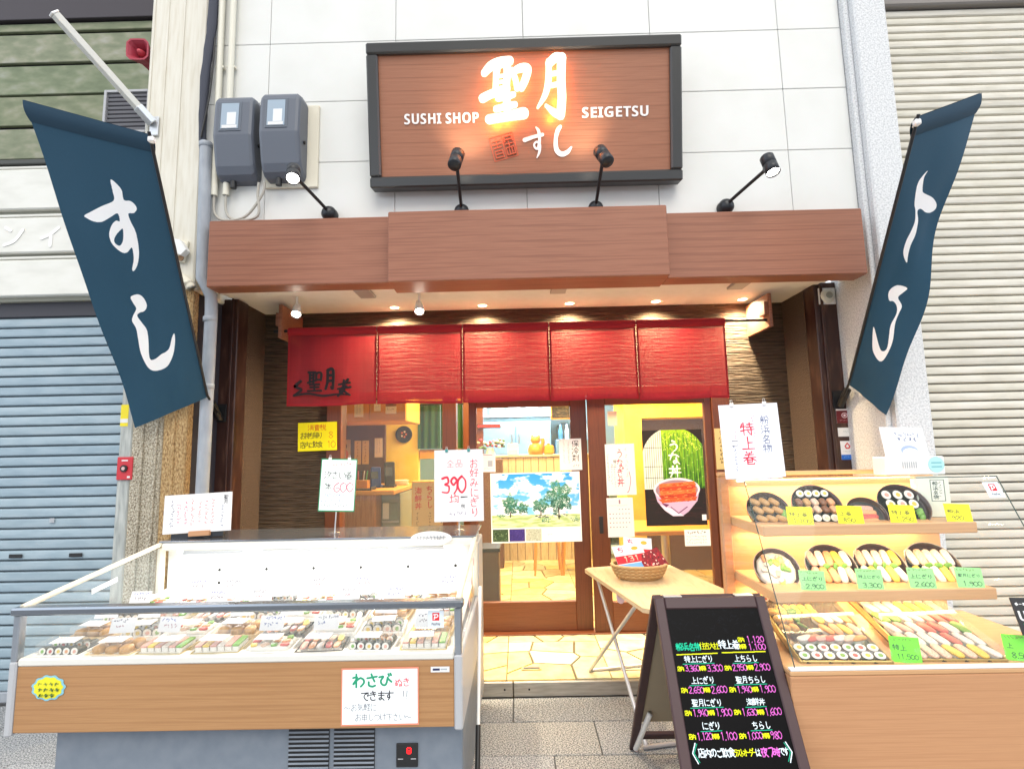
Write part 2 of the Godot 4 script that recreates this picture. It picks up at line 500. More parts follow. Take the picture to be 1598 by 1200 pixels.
# writes text with its first character's top left corner at p; size is a character's height in pixels
func ink(im: Image, text: String, p: Vector2, size: float, c: Color, weight := 0.07, down := false, step := 1.0, narrow := 1.0, tail := 0.6):
	for ch in text:
		if STROKES.has(ch):
			var jig := Vector2(rng.randf_range(-0.02, 0.02), rng.randf_range(-0.03, 0.03)) * size
			for s in glyph(ch):
				stroke(im, s.map(func(q): return p + jig + Vector2(q.x * size * narrow, q.y * size)), maxf(0.5, weight * size / 2), c, tail)
		var w := size * narrow * step
		if ch in "0123456789,":
			w *= 0.68 if ch != "," else 0.35
		if ch == " ":
			w *= 0.5
		if down:
			p.y += size * step
		else:
			p.x += w

# a line of small writing too small to read
func scrawl(im: Image, p: Vector2, size: float, count: int, c: Color, down := true):
	for i in count:
		for k in 3:
			var a := p + Vector2(rng.randf(), rng.randf()) * size * 0.7
			stroke(im, [a, a + Vector2(rng.randf_range(-0.5, 0.5), rng.randf_range(-0.5, 0.5)) * size * 0.7], maxf(0.5, size * 0.07), c)
		if down:
			p.y += size * 1.05
		else:
			p.x += size * 1.05

func fill_poly(im: Image, pts: Array, c: Color):   # pixels; even-odd scan lines
	var lo := 1e9
	var hi := -1e9
	for p in pts:
		lo = minf(lo, p.y)
		hi = maxf(hi, p.y)
	for y in range(maxi(0, int(lo)), mini(im.get_height() - 1, int(hi)) + 1):
		var xs := []
		for i in pts.size():
			var a: Vector2 = pts[i]
			var b: Vector2 = pts[(i + 1) % pts.size()]
			if (a.y <= y + 0.5) != (b.y <= y + 0.5):
				xs.append(a.x + (y + 0.5 - a.y) / (b.y - a.y) * (b.x - a.x))
		xs.sort()
		for i in range(0, xs.size() - 1, 2):
			im.fill_rect(Rect2i(int(round(xs[i])), y, int(round(xs[i + 1])) - int(round(xs[i])), 1), c)

func points(s: String, scale: Vector2) -> Array:
	return Array(s.split(" ")).map(func(t): return Vector2(t.get_slice(",", 0).to_float(), t.get_slice(",", 1).to_float()) * scale)

func ellipse(c: Vector2, r: Vector2, n := 40) -> Array:
	return range(n).map(func(i): return c + Vector2(cos(TAU * i / n) * r.x, sin(TAU * i / n) * r.y))

func page(w: int, h: int, c := Color(0.87, 0.87, 0.87)) -> Image:
	var im := Image.create(w, h, false, Image.FORMAT_RGBA8)
	im.fill(c)
	return im

func V3(p: Vector2, z: float) -> Vector3:
	return Vector3(p.x, p.y, z)

# extruded ribbon letters: strokes are arrays of Vector3(x, y, width); each stroke stands a hair prouder than the last
func ribbon_mesh(strokes: Array, depth: float) -> Mesh:
	var st := SurfaceTool.new()
	st.begin(Mesh.PRIMITIVE_TRIANGLES)
	for si in strokes.size():
		var p: Array = smooth(strokes[si], 5, false) if strokes[si].size() > 2 else strokes[si]
		var left := []
		var right := []
		for i in p.size():
			var d: Vector3 = (p[mini(i + 1, p.size() - 1)] - p[maxi(i - 1, 0)])
			var n: Vector2 = Vector2(-d.y, d.x).normalized() * p[i].z / 2
			var b := Vector2(p[i].x, p[i].y)
			left.append(b + n)
			right.append(b - n)
		var a0 := Vector2(p[0].x, p[0].y)
		var d0 := (Vector2(p[1].x, p[1].y) - a0).normalized()
		var a1 := Vector2(p[-1].x, p[-1].y)
		var d1 := (a1 - Vector2(p[-2].x, p[-2].y)).normalized()
		var fz := depth + si * 0.0004
		var zs := func(i): return fz + 0.0003 * float(i) / maxi(1, p.size() - 1)   # climbs a hair along the stroke, so that loops cross cleanly
		for i in p.size() - 1:
			face(st, [V3(left[i], zs.call(i)), V3(left[i + 1], zs.call(i + 1)), V3(right[i + 1], zs.call(i + 1)), V3(right[i], zs.call(i))], Vector3.BACK)
			face(st, [V3(left[i], 0), V3(left[i + 1], 0), V3(left[i + 1], zs.call(i + 1)), V3(left[i], zs.call(i))], V3(left[i] - right[i], 0))
			face(st, [V3(right[i], 0), V3(right[i + 1], 0), V3(right[i + 1], zs.call(i + 1)), V3(right[i], zs.call(i))], V3(right[i] - left[i], 0))
		for e in 2:   # rounded ends
			var c := a0 if e == 0 else a1
			var d := -d0 if e == 0 else d1
			var r: float = (p[0].z if e == 0 else p[-1].z) / 2
			var ze: float = zs.call(0 if e == 0 else p.size() - 1)
			for k in 6:
				var s0: float = PI * (k / 6.0 - 0.5)
				var s1: float = PI * ((k + 1) / 6.0 - 0.5)
				var q0 := c + d.rotated(s0) * r
				var q1 := c + d.rotated(s1) * r
				face(st, [V3(c, ze), V3(q0, ze), V3(q1, ze)], Vector3.BACK)
				face(st, [V3(q0, 0), V3(q1, 0), V3(q1, ze), V3(q0, ze)], V3(d.rotated((s0 + s1) / 2), 0))
	return st.commit()

func lettering(text: String, height: float, depth: float) -> TextMesh:
	var f := SystemFont.new()
	f.font_names = PackedStringArray(["Droid Sans"])
	f.font_weight = 700
	var t := TextMesh.new()
	t.font = f
	t.text = text
	t.font_size = 64
	t.pixel_size = height / 46.0
	t.depth = depth
	return t

# ---------------------------------------------------------------- ground
func structure(o: Node3D) -> Node3D:
	o.set_meta("kind", "structure")
	return o

func build_ground():
	var base := mat(lin(0.16, 0.16, 0.165), 0.9)
	structure(span(self, "ground", Vector3(-30, -0.3, -30), Vector3(30, -0.03, 40), base, 0.0))
	# granite paving slabs with open joints
	var granite := grained([[0.0, lin(0.08, 0.085, 0.095)], [0.36, lin(0.16, 0.168, 0.18)], [0.46, lin(0.38, 0.39, 0.40)], [0.62, lin(0.44, 0.45, 0.455)], [0.72, lin(0.60, 0.605, 0.60)], [1.0, lin(0.66, 0.66, 0.65)]], Vector3.ONE * 2.3, 0.17, 0.85, 0.05, 40, true, 3)
	var kinds := [granite, tinted(granite, Color(0.94, 0.94, 0.94), 0.31), tinted(granite, Color(0.97, 0.96, 0.94), 0.62)]
	var rough := grained([[0.0, lin(0.06, 0.065, 0.075)], [0.38, lin(0.13, 0.14, 0.15)], [0.5, lin(0.27, 0.28, 0.29)], [0.7, lin(0.42, 0.425, 0.43)], [1.0, lin(0.5, 0.5, 0.5)]], Vector3.ONE * 2.1, 0.16, 0.9, 0.1, 45, true, 3)
	var pave := holder(self, "pavement")
	structure(pave)
	var rows := [[0.006, 0.298, 0.72, -0.066], [0.302, 0.628, 1.2, 0.38], [0.632, 0.96, 0.9, 0.14], [0.964, 1.29, 1.1, 0.5], [1.294, 1.62, 0.9, 0.2], [1.624, 2.2, 1.2, 0.1], [2.204, 3.0, 1.2, 0.6], [3.004, 3.8, 1.2, 0.2]]
	for r in rows.size():
		var w: float = rows[r][2]
		var x: float = rows[r][3] - ceil((rows[r][3] + 5.2) / w) * w
		while x < 5.2:
			bx(pave, "slab", Vector3(x + w / 2, -0.02 + rng.randf_range(-0.0012, 0.0008), (rows[r][0] + rows[r][1]) / 2), Vector3(w - 0.005, 0.04, rows[r][1] - rows[r][0] - 0.002), rough if r == 0 else kinds[rng.randi() % 3], 0.003)
			x += w
	# steel edge strips of the shop floor
	var edge := holder(self, "kerb")
	structure(edge)
	var edge_m := grained([[0.0, lin(0.36, 0.33, 0.28)], [1.0, lin(0.52, 0.49, 0.44)]], Vector3(1, 8, 8), 0.02, 0.42, 0.0, 46)
	edge_m.metallic = 0.6
	for a in [[-2.1, -0.07], [-0.064, 2.2]]:
		span(edge, "edge_strip", Vector3(a[0], 0.0, -0.02), Vector3(a[1], 0.086, 0.0), edge_m, 0.004)
	for x in [-0.12, 0.03, 0.95]:
		part(edge, "screw", disc(0.006, 0.004, 10), M.dark_metal, Vector3(x, 0.045, 0.001), Vector3(90, 0, 0))
	build_shop_floor()

func build_shop_floor():
	var floor_node := holder(self, "floor")
	structure(floor_node)
	span(floor_node, "joint_bed", Vector3(-2.3, -0.02, -5.6), Vector3(2.4, 0.078, -0.022), M.stone_joint, 0.0)
	var stone := grained([[0.0, lin(0.56, 0.50, 0.33)], [0.5, lin(0.66, 0.61, 0.45)], [1.0, lin(0.73, 0.70, 0.57)]], Vector3.ONE * 1.6, 0.02, 0.6, 0.12, 50)
	var stones := []
	for t in [Color(1, 1, 1), Color(0.95, 0.92, 0.82), Color(1.0, 0.92, 0.70), Color(0.88, 0.88, 0.84), Color(0.98, 0.95, 0.86)]:
		stones.append(tinted(stone, t, stones.size() * 0.23))
	# irregular flagstones: Voronoi cells inside 0.65 m slabs, clipped half-plane by half-plane
	var sites := []
	for iz in 7:
		for ix in 7:
			var x0 := -2.05 - 0.005 + ix * 0.65
			var z1 := -0.03 - iz * 0.65
			var cell := PackedVector2Array([Vector2(x0, z1 - 0.643), Vector2(x0 + 0.643, z1 - 0.643), Vector2(x0 + 0.643, z1), Vector2(x0, z1)])
			var ps := []
			while ps.size() < 7:
				var p := Vector2(x0 + rng.randf() * 0.64, z1 - rng.randf() * 0.64)
				if ps.all(func(q): return q.distance_to(p) > 0.17):
					ps.append(p)
			for p in ps:
				var poly := cell
				for q in ps:
					if q != p:
						poly = clip(poly, (p + q) / 2 - (q - p).normalized() * 0.008, q - p)
				if poly.size() >= 3:
					sites.append(poly)
	for poly in sites:
		var flat := PackedVector2Array()
		for p in poly:
			flat.append(Vector2(p.x, -p.y))
		var o := part(floor_node, "flagstone", prism_mesh(flat, 0.03), stones[rng.randi() % 5], Vector3(0, 0.0755 + rng.randf_range(-0.001, 0.001), 0), Vector3(-90, 0, 0))
		o.set_meta("kind", "structure")
	# small brass grate let into the threshold
	var g := thing("floor_guide", "small brass floor guide plate set into the yellow stone threshold", "plate", Vector3(0.05, 0.0925, -0.19))
	bx(g, "plate", Vector3(0, 0.001, 0), Vector3(0.13, 0.003, 0.05), mat(lin(0.35, 0.25, 0.10), 0.4, 0.7), 0.001)
	bx(g, "slot", Vector3(0, 0.0032, 0), Vector3(0.105, 0.002, 0.02), M.black, 0.0)

func clip(poly: PackedVector2Array, at: Vector2, n: Vector2) -> PackedVector2Array:
	var out := PackedVector2Array()
	for i in poly.size():
		var a := poly[i]
		var b := poly[(i + 1) % poly.size()]
		var da := (a - at).dot(n)
		var db := (b - at).dot(n)
		if da <= 0:
			out.append(a)
		if (da < 0) != (db < 0) and absf(da - db) > 1e-9:
			out.append(a.lerp(b, da / (da - db)))
	return out

# a roller shutter slat seen from the end: a shallow bulge with a rolled lip, run along x
func slat_mesh(w: float, h: float, bulge: float) -> Mesh:
	var prof := [Vector2(-0.012, 0.0), Vector2(-0.001, 0.003), Vector2(bulge * 0.75, h * 0.14), Vector2(bulge, h * 0.45), Vector2(bulge * 0.85, h * 0.74), Vector2(bulge * 0.3, h * 0.85), Vector2(-0.014, h * 0.89)]
	var st := SurfaceTool.new()
	st.begin(Mesh.PRIMITIVE_TRIANGLES)
	for i in prof.size() - 1:
		var a: Vector2 = prof[i]
		var b: Vector2 = prof[i + 1]
		face(st, [Vector3(-w / 2, a.y, a.x), Vector3(w / 2, a.y, a.x), Vector3(w / 2, b.y, b.x), Vector3(-w / 2, b.y, b.x)], Vector3(0, a.x - b.x, b.y - a.y))
	return st.commit()

func build_left_neighbour():
	var b := thing("neighbour_shop", "closed shop with pale blue roller shutter, white panel band and mossy green siding", "building", Vector3(-3.9, 0, -0.05))
	var ox := 3.9
	# shutter
	var sh := holder(b, "roller_shutter")
	span(sh, "shutter_back", Vector3(-6.5 + ox, 0, -0.06), Vector3(-2.5 + ox, 2.62, -0.022), mat(lin(0.11, 0.14, 0.16), 0.7), 0.0)
	var blue := grained([[0.0, lin(0.25, 0.335, 0.39)], [0.6, lin(0.31, 0.40, 0.455)], [1.0, lin(0.35, 0.43, 0.48)]], Vector3(0.7, 2.5, 2.5), 0.02, 0.42, 0.0, 60)
	var sm := [blue, tinted(blue, Color(0.97, 0.97, 0.97), 0.3), tinted(blue, Color(0.95, 0.96, 0.97), 0.6)]
	var slat := slat_mesh(3.95, 0.0665, 0.004)
	for i in 36:
		part(sh, "slat", slat, sm[rng.randi() % 3], Vector3(-4.49 + ox, 0.06 + i * 0.0665, 0.0))
	bx(sh, "bottom_bar", Vector3(-4.49 + ox, 0.03, 0.0), Vector3(3.95, 0.06, 0.03), M.pipe, 0.004)
	for x in [-3.25, -2.86]:
		bx(sh, "finger_slot", Vector3(x + ox, 0.885, 0.012), Vector3(0.085, 0.024, 0.004), M.black, 0.001)
	bx(sh, "keyhole", Vector3(-3.03 + ox, 1.105, 0.013), Vector3(0.03, 0.028, 0.006), M.steel, 0.002)
	span(sh, "header_box", Vector3(-6.5 + ox, 2.46, -0.05), Vector3(-2.5 + ox, 2.57, -0.005), mat(lin(0.04, 0.04, 0.05), 0.6), 0.004)
	# white panel band of three boards
	var pm := grained([[0.0, lin(0.62, 0.62, 0.57)], [0.5, lin(0.68, 0.68, 0.63)], [1.0, lin(0.71, 0.71, 0.67)]], Vector3(0.6, 1.6, 1.6), 0.02, 0.6, 0.0, 64)
	var gm := mat(lin(0.34, 0.34, 0.28), 0.7)
	span(b, "band_back", Vector3(-6.5 + ox, 2.56, -0.05), Vector3(-2.5 + ox, 3.53, 0.03), gm, 0.0)
	for y in [[2.585, 2.835], [2.885, 3.135], [3.195, 3.485]]:
		span(b, "band_board", Vector3(-6.5 + ox, y[0], 0.0), Vector3(-2.55 + ox, y[1], 0.075), pm, 0.008)
		span(b, "band_strip", Vector3(-6.5 + ox, y[1] + 0.012, 0.0), Vector3(-2.55 + ox, y[1] + 0.03, 0.06), pm, 0.004)
	# worn white raised letters on the middle board
	var worn := {"ン": [[Vector2(0.2, 0.2), Vector2(0.4, 0.32)], [Vector2(0.2, 0.88), Vector2(0.6, 0.72), Vector2(0.9, 0.3)]], "ィ": [[Vector2(0.8, 0.25), Vector2(0.5, 0.5), Vector2(0.15, 0.65)], [Vector2(0.52, 0.5), Vector2(0.52, 0.95)]]}
	for a in [["ン", -3.40], ["ィ", -3.14]]:
		var ss := []
		for s in worn[a[0]]:
			ss.append(s.map(func(p): return Vector3(p.x * 0.17 - 0.085, (0.5 - p.y) * 0.18, 0.022)))
		part(b, "raised_letter", ribbon_mesh(ss, 0.004), mat(lin(0.80, 0.80, 0.77), 0.5), Vector3(a[1] + ox, 3.01, 0.0755))
	# green weathered siding
	var moss := grained([[0.0, lin(0.16, 0.185, 0.12)], [0.42, lin(0.21, 0.235, 0.155)], [0.62, lin(0.26, 0.27, 0.19)], [1.0, lin(0.34, 0.34, 0.29)]], Vector3(0.9, 1.8, 1.8), 0.018, 0.8, 0.1, 70)
	var gs := [moss, tinted(moss, Color(0.95, 0.96, 0.93), 0.4), tinted(moss, Color(0.92, 0.95, 0.92), 0.7)]
	var up := func(y): return 1.5 + (y - 1.5) * 1.0862
	span(b, "siding_back", Vector3(-6.5 + ox, 3.50, -0.35), Vector3(-2.5 + ox, 6.0, -0.30), M.black, 0.0)
	var ys := [3.83, 4.075, 4.31, 4.555]
	for i in 4:
		span(b, "siding_board", Vector3(-6.5 + ox, up.call(ys[i] - (0.24 if i else 0.245)), -0.30), Vector3(-2.53 + ox, up.call(ys[i] - 0.022), -0.27), gs[i % 3], 0.004)
	span(b, "siding_board", Vector3(-6.5 + ox, up.call(4.56), -0.30), Vector3(-2.53 + ox, up.call(4.62), -0.27), gs[1], 0.004)
	span(b, "dark_fascia", Vector3(-6.5 + ox, up.call(4.63), -0.30), Vector3(-2.5 + ox, 6.0, -0.24), mat(lin(0.035, 0.028, 0.035), 0.6), 0.004)
	span(b, "band_cap", Vector3(-6.5 + ox, 3.525, -0.34), Vector3(-2.53 + ox, 3.56, 0.07), mat(lin(0.06, 0.065, 0.06), 0.7), 0.005)
	# louvre grille at the pillar
	var v := holder(b, "louvre_grille", Vector3(-2.915 + ox, 4.096, -0.25))
	bx(v, "grille_back", Vector3(0, 0, 0), Vector3(0.34, 0.33, 0.02), mat(lin(0.05, 0.05, 0.06), 0.8), 0.0)
	for x in [-0.165, 0.165]:
		bx(v, "grille_frame", Vector3(x, 0, 0.02), Vector3(0.02, 0.35, 0.03), M.grey_cap, 0.002)
	for y in [-0.165, 0.165]:
		bx(v, "grille_frame", Vector3(0, y, 0.02), Vector3(0.31, 0.02, 0.03), M.grey_cap, 0.002)
	for i in 9:
		bx(v, "louvre", Vector3(0, -0.135 + i * 0.034, 0.018), Vector3(0.31, 0.016, 0.004), mat(lin(0.25, 0.25, 0.27), 0.5), 0.001, Vector3(35, 0, 0))
	# ---- party pillar between the two shops
	var p := thing("street_pillar", "pillar between shops, painted cream above and pitted stained stone below", "pillar", Vector3(-2.345, 0, 0))
	var cream := grained([[0.0, lin(0.60, 0.56, 0.46)], [0.45, lin(0.67, 0.64, 0.55)], [1.0, lin(0.71, 0.69, 0.61)]], Vector3(5, 0.5, 5), 0.02, 0.7, 0.08, 73)
	span(p, "painted_shaft", Vector3(-0.20, 2.60, -0.45), Vector3(0.20, 6.0, 0.03), cream, 0.01)
	for x in [-0.185, -0.085, 0.03]:
		span(p, "painted_rib", Vector3(x, 2.62, 0.03), Vector3(x + 0.014, 5.6, 0.036), cream, 0.004)
	var stone := grained([[0.0, lin(0.10, 0.075, 0.05)], [0.35, lin(0.30, 0.26, 0.19)], [0.6, lin(0.50, 0.45, 0.35)], [1.0, lin(0.66, 0.62, 0.52)]], Vector3(4, 3, 4), 0.07, 0.9, 0.9, 74, true, 3)
	var rusty := grained([[0.0, lin(0.13, 0.07, 0.03)], [0.35, lin(0.34, 0.21, 0.09)], [0.6, lin(0.47, 0.31, 0.14)], [1.0, lin(0.60, 0.46, 0.26)]], Vector3(4, 2, 4), 0.07, 0.9, 0.9, 75, true, 3)
	var grey := grained([[0.0, lin(0.26, 0.28, 0.27)], [0.6, lin(0.40, 0.42, 0.40)], [1.0, lin(0.50, 0.51, 0.48)]], Vector3(4, 0.6, 4), 0.03, 0.7, 0.2, 76)
	span(p, "steel_guide", Vector3(-0.235, 0, -0.2), Vector3(-0.155, 2.6, 0.025), grey, 0.006)
	span(p, "stone_shaft", Vector3(-0.155, 0, -0.05), Vector3(0.05, 2.6, 0.03), stone, 0.012)
	span(p, "gap_shade_box", Vector3(-0.2, 0, -0.45), Vector3(0.185, 2.599, -0.051), mat(lin(0.03, 0.03, 0.045), 0.8), 0.004)  # shade of the gap beside the pillar, put into a dark navy box
	span(p, "rusty_shaft", Vector3(0.05, 0, -0.05), Vector3(0.20, 2.6, 0.036), rusty, 0.012)
	for a in [[-0.08, 0.012], [0.005, 0.016], [0.115, 0.02]]:
		span(p, "stone_rib", Vector3(a[0], 0, 0.03), Vector3(a[0] + a[1], 2.6, 0.046), stone if a[0] < 0.05 else rusty, 0.004)

func build_right_neighbour():
	var granite := grained([[0.0, lin(0.44, 0.455, 0.46)], [0.4, lin(0.60, 0.61, 0.615)], [0.6, lin(0.69, 0.70, 0.70)], [1.0, lin(0.76, 0.765, 0.77)]], Vector3.ONE * 2.2, 0.11, 0.8, 0.16, 80, true, 3)
	var p := thing("granite_pillar", "pale grey speckled stone pillar beside the beige shutter", "pillar", Vector3(2.45, 0, 0))
	span(p, "shaft", Vector3(-0.09, 0, -0.4), Vector3(0.13, 5.6, 0.10), granite, 0.01)
	span(p, "return_face", Vector3(-0.125, 0, -0.4), Vector3(-0.09, 5.6, 0.05), granite, 0.006)
	var b := thing("shuttered_shop", "closed shop front behind a tall beige ribbed roller shutter", "building", Vector3(4.2, 0, -0.08))
	var sh := holder(b, "roller_shutter")
	var ox := -4.2
	span(sh, "shutter_back", Vector3(2.5 + ox, 0, -0.06), Vector3(6.2 + ox, 4.62, -0.02), mat(lin(0.20, 0.18, 0.14), 0.7), 0.0)
	var beige := grained([[0.0, lin(0.58, 0.545, 0.455)], [0.5, lin(0.68, 0.645, 0.55)], [1.0, lin(0.73, 0.70, 0.62)]], Vector3(0.6, 2.2, 2.2), 0.02, 0.42, 0.0, 82)
	var sm := [beige, tinted(beige, Color(0.97, 0.97, 0.96), 0.3), tinted(beige, Color(0.95, 0.95, 0.95), 0.6)]
	var slat := slat_mesh(3.6, 0.0588, 0.009)
	for i in 77:
		part(sh, "slat", slat, sm[rng.randi() % 3], Vector3(4.35 + ox, 0.05 + i * 0.0588, 0.0))
	bx(sh, "bottom_bar", Vector3(4.35 + ox, 0.025, 0), Vector3(3.6, 0.05, 0.03), M.cream, 0.004)
	span(b, "shutter_case", Vector3(2.58 + ox, 4.58, -0.05), Vector3(6.2 + ox, 5.6, 0.05), mat(lin(0.22, 0.2, 0.18), 0.6), 0.01)

# ---------------------------------------------------------------- the shop's own facade
var shop: Node3D

func build_shop():
	shop = thing("sushi_shop", "sushi shop building with white panel wall, brown wood fascia and recessed entrance", "building", Vector3(0, 0, 0))
	# white wall panels with open joints
	span(shop, "wall_back", Vector3(-2.14, 2.66, -0.3), Vector3(2.32, 5.6, -0.034), M.dark_gap, 0.0)
	var xs := [-2.135, -1.705, -0.81, 0.092, 0.987, 1.885, 2.322]
	var ys := [2.68, 3.04, 3.49, 3.94, 4.39, 4.84, 5.29, 5.6]
	for i in xs.size() - 1:
		for j in ys.size() - 1:
			span(shop, "wall_panel", Vector3(xs[i] + 0.0014, ys[j] + 0.0014, -0.034), Vector3(xs[i + 1] - 0.0014, ys[j + 1] - 0.0014, rng.randf_range(-0.001, 0.0)), M.white_wall, 0.003)
	# wood fascia in three lengths
	var f := holder(shop, "fascia")
	span(f, "fascia_board", Vector3(-1.99, 2.575, 0.002), Vector3(-0.80, 3.02, 0.15), M.fascia, 0.006)
	span(f, "fascia_board", Vector3(0.965, 2.56, 0.002), Vector3(2.24, 2.995, 0.15), M.fascia, 0.006)
	span(f, "fascia_box", Vector3(-0.795, 2.548, 0.002), Vector3(0.96, 3.005, 0.25), M.fascia, 0.006)
	# soffit with a shutter track in front
	span(shop, "soffit", Vector3(-2.1, 2.645, -0.83), Vector3(2.2, 2.70, -0.26), M.soffit, 0.0)
	span(shop, "soffit_fill", Vector3(-2.12, 2.66, -0.26), Vector3(2.3, 2.72, 0.0), mat(lin(0.10, 0.085, 0.07), 0.8), 0.0)
	var tr := holder(shop, "shutter_track")
	for a in [[-0.075, -0.035, 2.600], [-0.165, -0.115, 2.612], [-0.255, -0.20, 2.628]]:
		span(tr, "track_rail", Vector3(-2.05, a[2], a[0]), Vector3(2.2, 2.658, a[1]), M.soffit, 0.003)
	for x in [-1.05, 0.3, 1.55]:
		bx(tr, "track_bracket", Vector3(x, 2.598, -0.145), Vector3(0.11, 0.02, 0.19), mat(lin(0.40, 0.39, 0.37), 0.5, 0.4), 0.003)
	# dark steel columns and side reveals
	span(shop, "column", Vector3(-2.168, 0.0, -0.50), Vector3(-2.04, 2.64, -0.35), M.column, 0.006)
	span(shop, "column", Vector3(2.168, 0.0, -0.50), Vector3(2.36, 2.66, -0.35), M.column, 0.006)
	span(shop, "column_guide", Vector3(2.205, 0.0, -0.35), Vector3(2.225, 2.64, -0.335), M.column, 0.002)
	span(shop, "column_guide", Vector3(-2.085, 0.0, -0.35), Vector3(-2.07, 2.64, -0.335), M.column, 0.002)
	span(shop, "side_reveal", Vector3(-2.12, 0.0, -0.83), Vector3(-2.065, 2.644, -0.50), M.side_plaster, 0.0)
	span(shop, "side_reveal", Vector3(2.17, 0.0, -0.83), Vector3(2.23, 2.644, -0.50), M.side_plaster, 0.0)
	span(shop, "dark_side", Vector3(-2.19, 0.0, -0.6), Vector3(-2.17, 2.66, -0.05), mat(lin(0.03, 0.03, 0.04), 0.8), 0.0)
	# combed brown plaster wall round the door opening
	span(shop, "plaster_wall", Vector3(-2.40, 0.0, -0.95), Vector3(-1.54, 2.645, -0.83), M.comb, 0.0)
	span(shop, "plaster_wall", Vector3(1.685, 0.0, -0.95), Vector3(2.40, 2.645, -0.83), M.comb, 0.0)
	span(shop, "plaster_header", Vector3(-1.54, 1.99, -0.95), Vector3(1.685, 2.645, -0.83), M.comb, 0.0)
	# room behind
	var ceil_m := grained([[0.0, lin(0.58, 0.46, 0.30)], [1.0, lin(0.66, 0.54, 0.38)]], Vector3.ONE, 0.02, 0.85, 0.0, 30)
	span(shop, "room_wall", Vector3(-2.40, 0.0, -5.6), Vector3(-2.30, 2.7, -0.951), M.yellow_wall, 0.0)
	span(shop, "room_wall", Vector3(2.30, 0.0, -5.6), Vector3(2.40, 2.7, -0.951), M.yellow_wall, 0.0)
	span(shop, "room_wall", Vector3(-2.40, 0.0, -5.7), Vector3(2.40, 2.7, -5.6), M.kitchen, 0.0)
	span(shop, "ceiling", Vector3(-2.40, 2.55, -5.6), Vector3(2.40, 2.62, -0.951), ceil_m, 0.0)
	# recessed downlights in the soffit, each with its lamp
	var ring := lathe_mesh([Vector2(0.034, 0.0), Vector2(0.036, -0.003), Vector2(0.048, -0.004), Vector2(0.05, 0.0)], 24)
	var warm := Color(1.0, 0.90, 0.72)
	for x in [-0.97, -0.267, 0.428, 1.115, 1.80]:
		var d := thing("downlight", "round warm recessed lamp in the entrance ceiling, %s" % {-0.97: "leftmost of five", -0.267: "second from the leftmost of five", 0.428: "middle one of five", 1.115: "fourth of five from the leftmost", 1.80: "rightmost of five"}[x], "ceiling lamp", Vector3(x, 2.6445, -0.70), Vector3.ZERO, "recessed entrance lamps")
		part(d, "trim_ring", ring, M.white_plastic)
		part(d, "lamp_face", disc(0.034, 0.006), glow(Color(1.0, 0.88, 0.68), 5.0), Vector3(0, -0.001, 0))
		var l := SpotLight3D.new()
		l.name = "downlight_beam"
		l.light_color = warm
		l.light_energy = 1.9
		l.light_size = 0.03
		l.spot_angle = 76
		l.spot_angle_attenuation = 0.8
		l.spot_range = 6
		l.shadow_enabled = true
		l.position = Vector3(0, -0.012, 0)
		l.rotation_degrees = Vector3(-90, 0, 0)
		d.add_child(l)
	# two track spots, aimed out at the street
	for x in [-1.60, -0.705]:
		var d := thing("track_spotlight", "bright white spotlight on the ceiling track, %s" % ("near the noren's wooden bracket" if x < -1 else "glaring above the red curtain's second panel"), "spotlight", Vector3(x, 2.60, -0.33), Vector3.ZERO, "track spotlights")
		part(d, "stem", tube_mesh([Vector3(0, 0.04, 0), Vector3(0, -0.03, 0)], 0.008), M.white_plastic)
		var hd := holder(d, "lamp_head", Vector3(0, -0.06, 0.0), Vector3(55, 15, 0))
		part(hd, "lamp_housing", lathe_mesh([Vector2(0.0, -0.06), Vector2(0.022, -0.055), Vector2(0.032, 0.0), Vector2(0.036, 0.05), Vector2(0.031, 0.05), Vector2(0.028, 0.03)], 20), M.white_plastic, Vector3.ZERO, Vector3(90, 0, 0))
		part(hd, "lamp_face", disc(0.029, 0.004), glow(Color(1.0, 0.96, 0.88), 40.0), Vector3(0, 0, 0.035), Vector3(90, 0, 0))
		var l := SpotLight3D.new()
		l.name = "spot_beam"
		l.light_color = Color(1.0, 0.93, 0.80)
		l.light_energy = 1.5
		l.light_size = 0.03
		l.spot_angle = 50
		l.spot_range = 6
		l.shadow_enabled = true
		l.position = Vector3(0, 0, 0.04)
		l.rotation_degrees = Vector3(0, 180, 0)
		hd.add_child(l)

func stile(parent: Node3D, x0: float, x1: float, z0: float, z1: float, y0 := 0.09, y1 := 1.985, called := "stile"):
	span(parent, called, Vector3(x0, y0, z0), Vector3(x1, y1, z1), M.door_wood, 0.004)

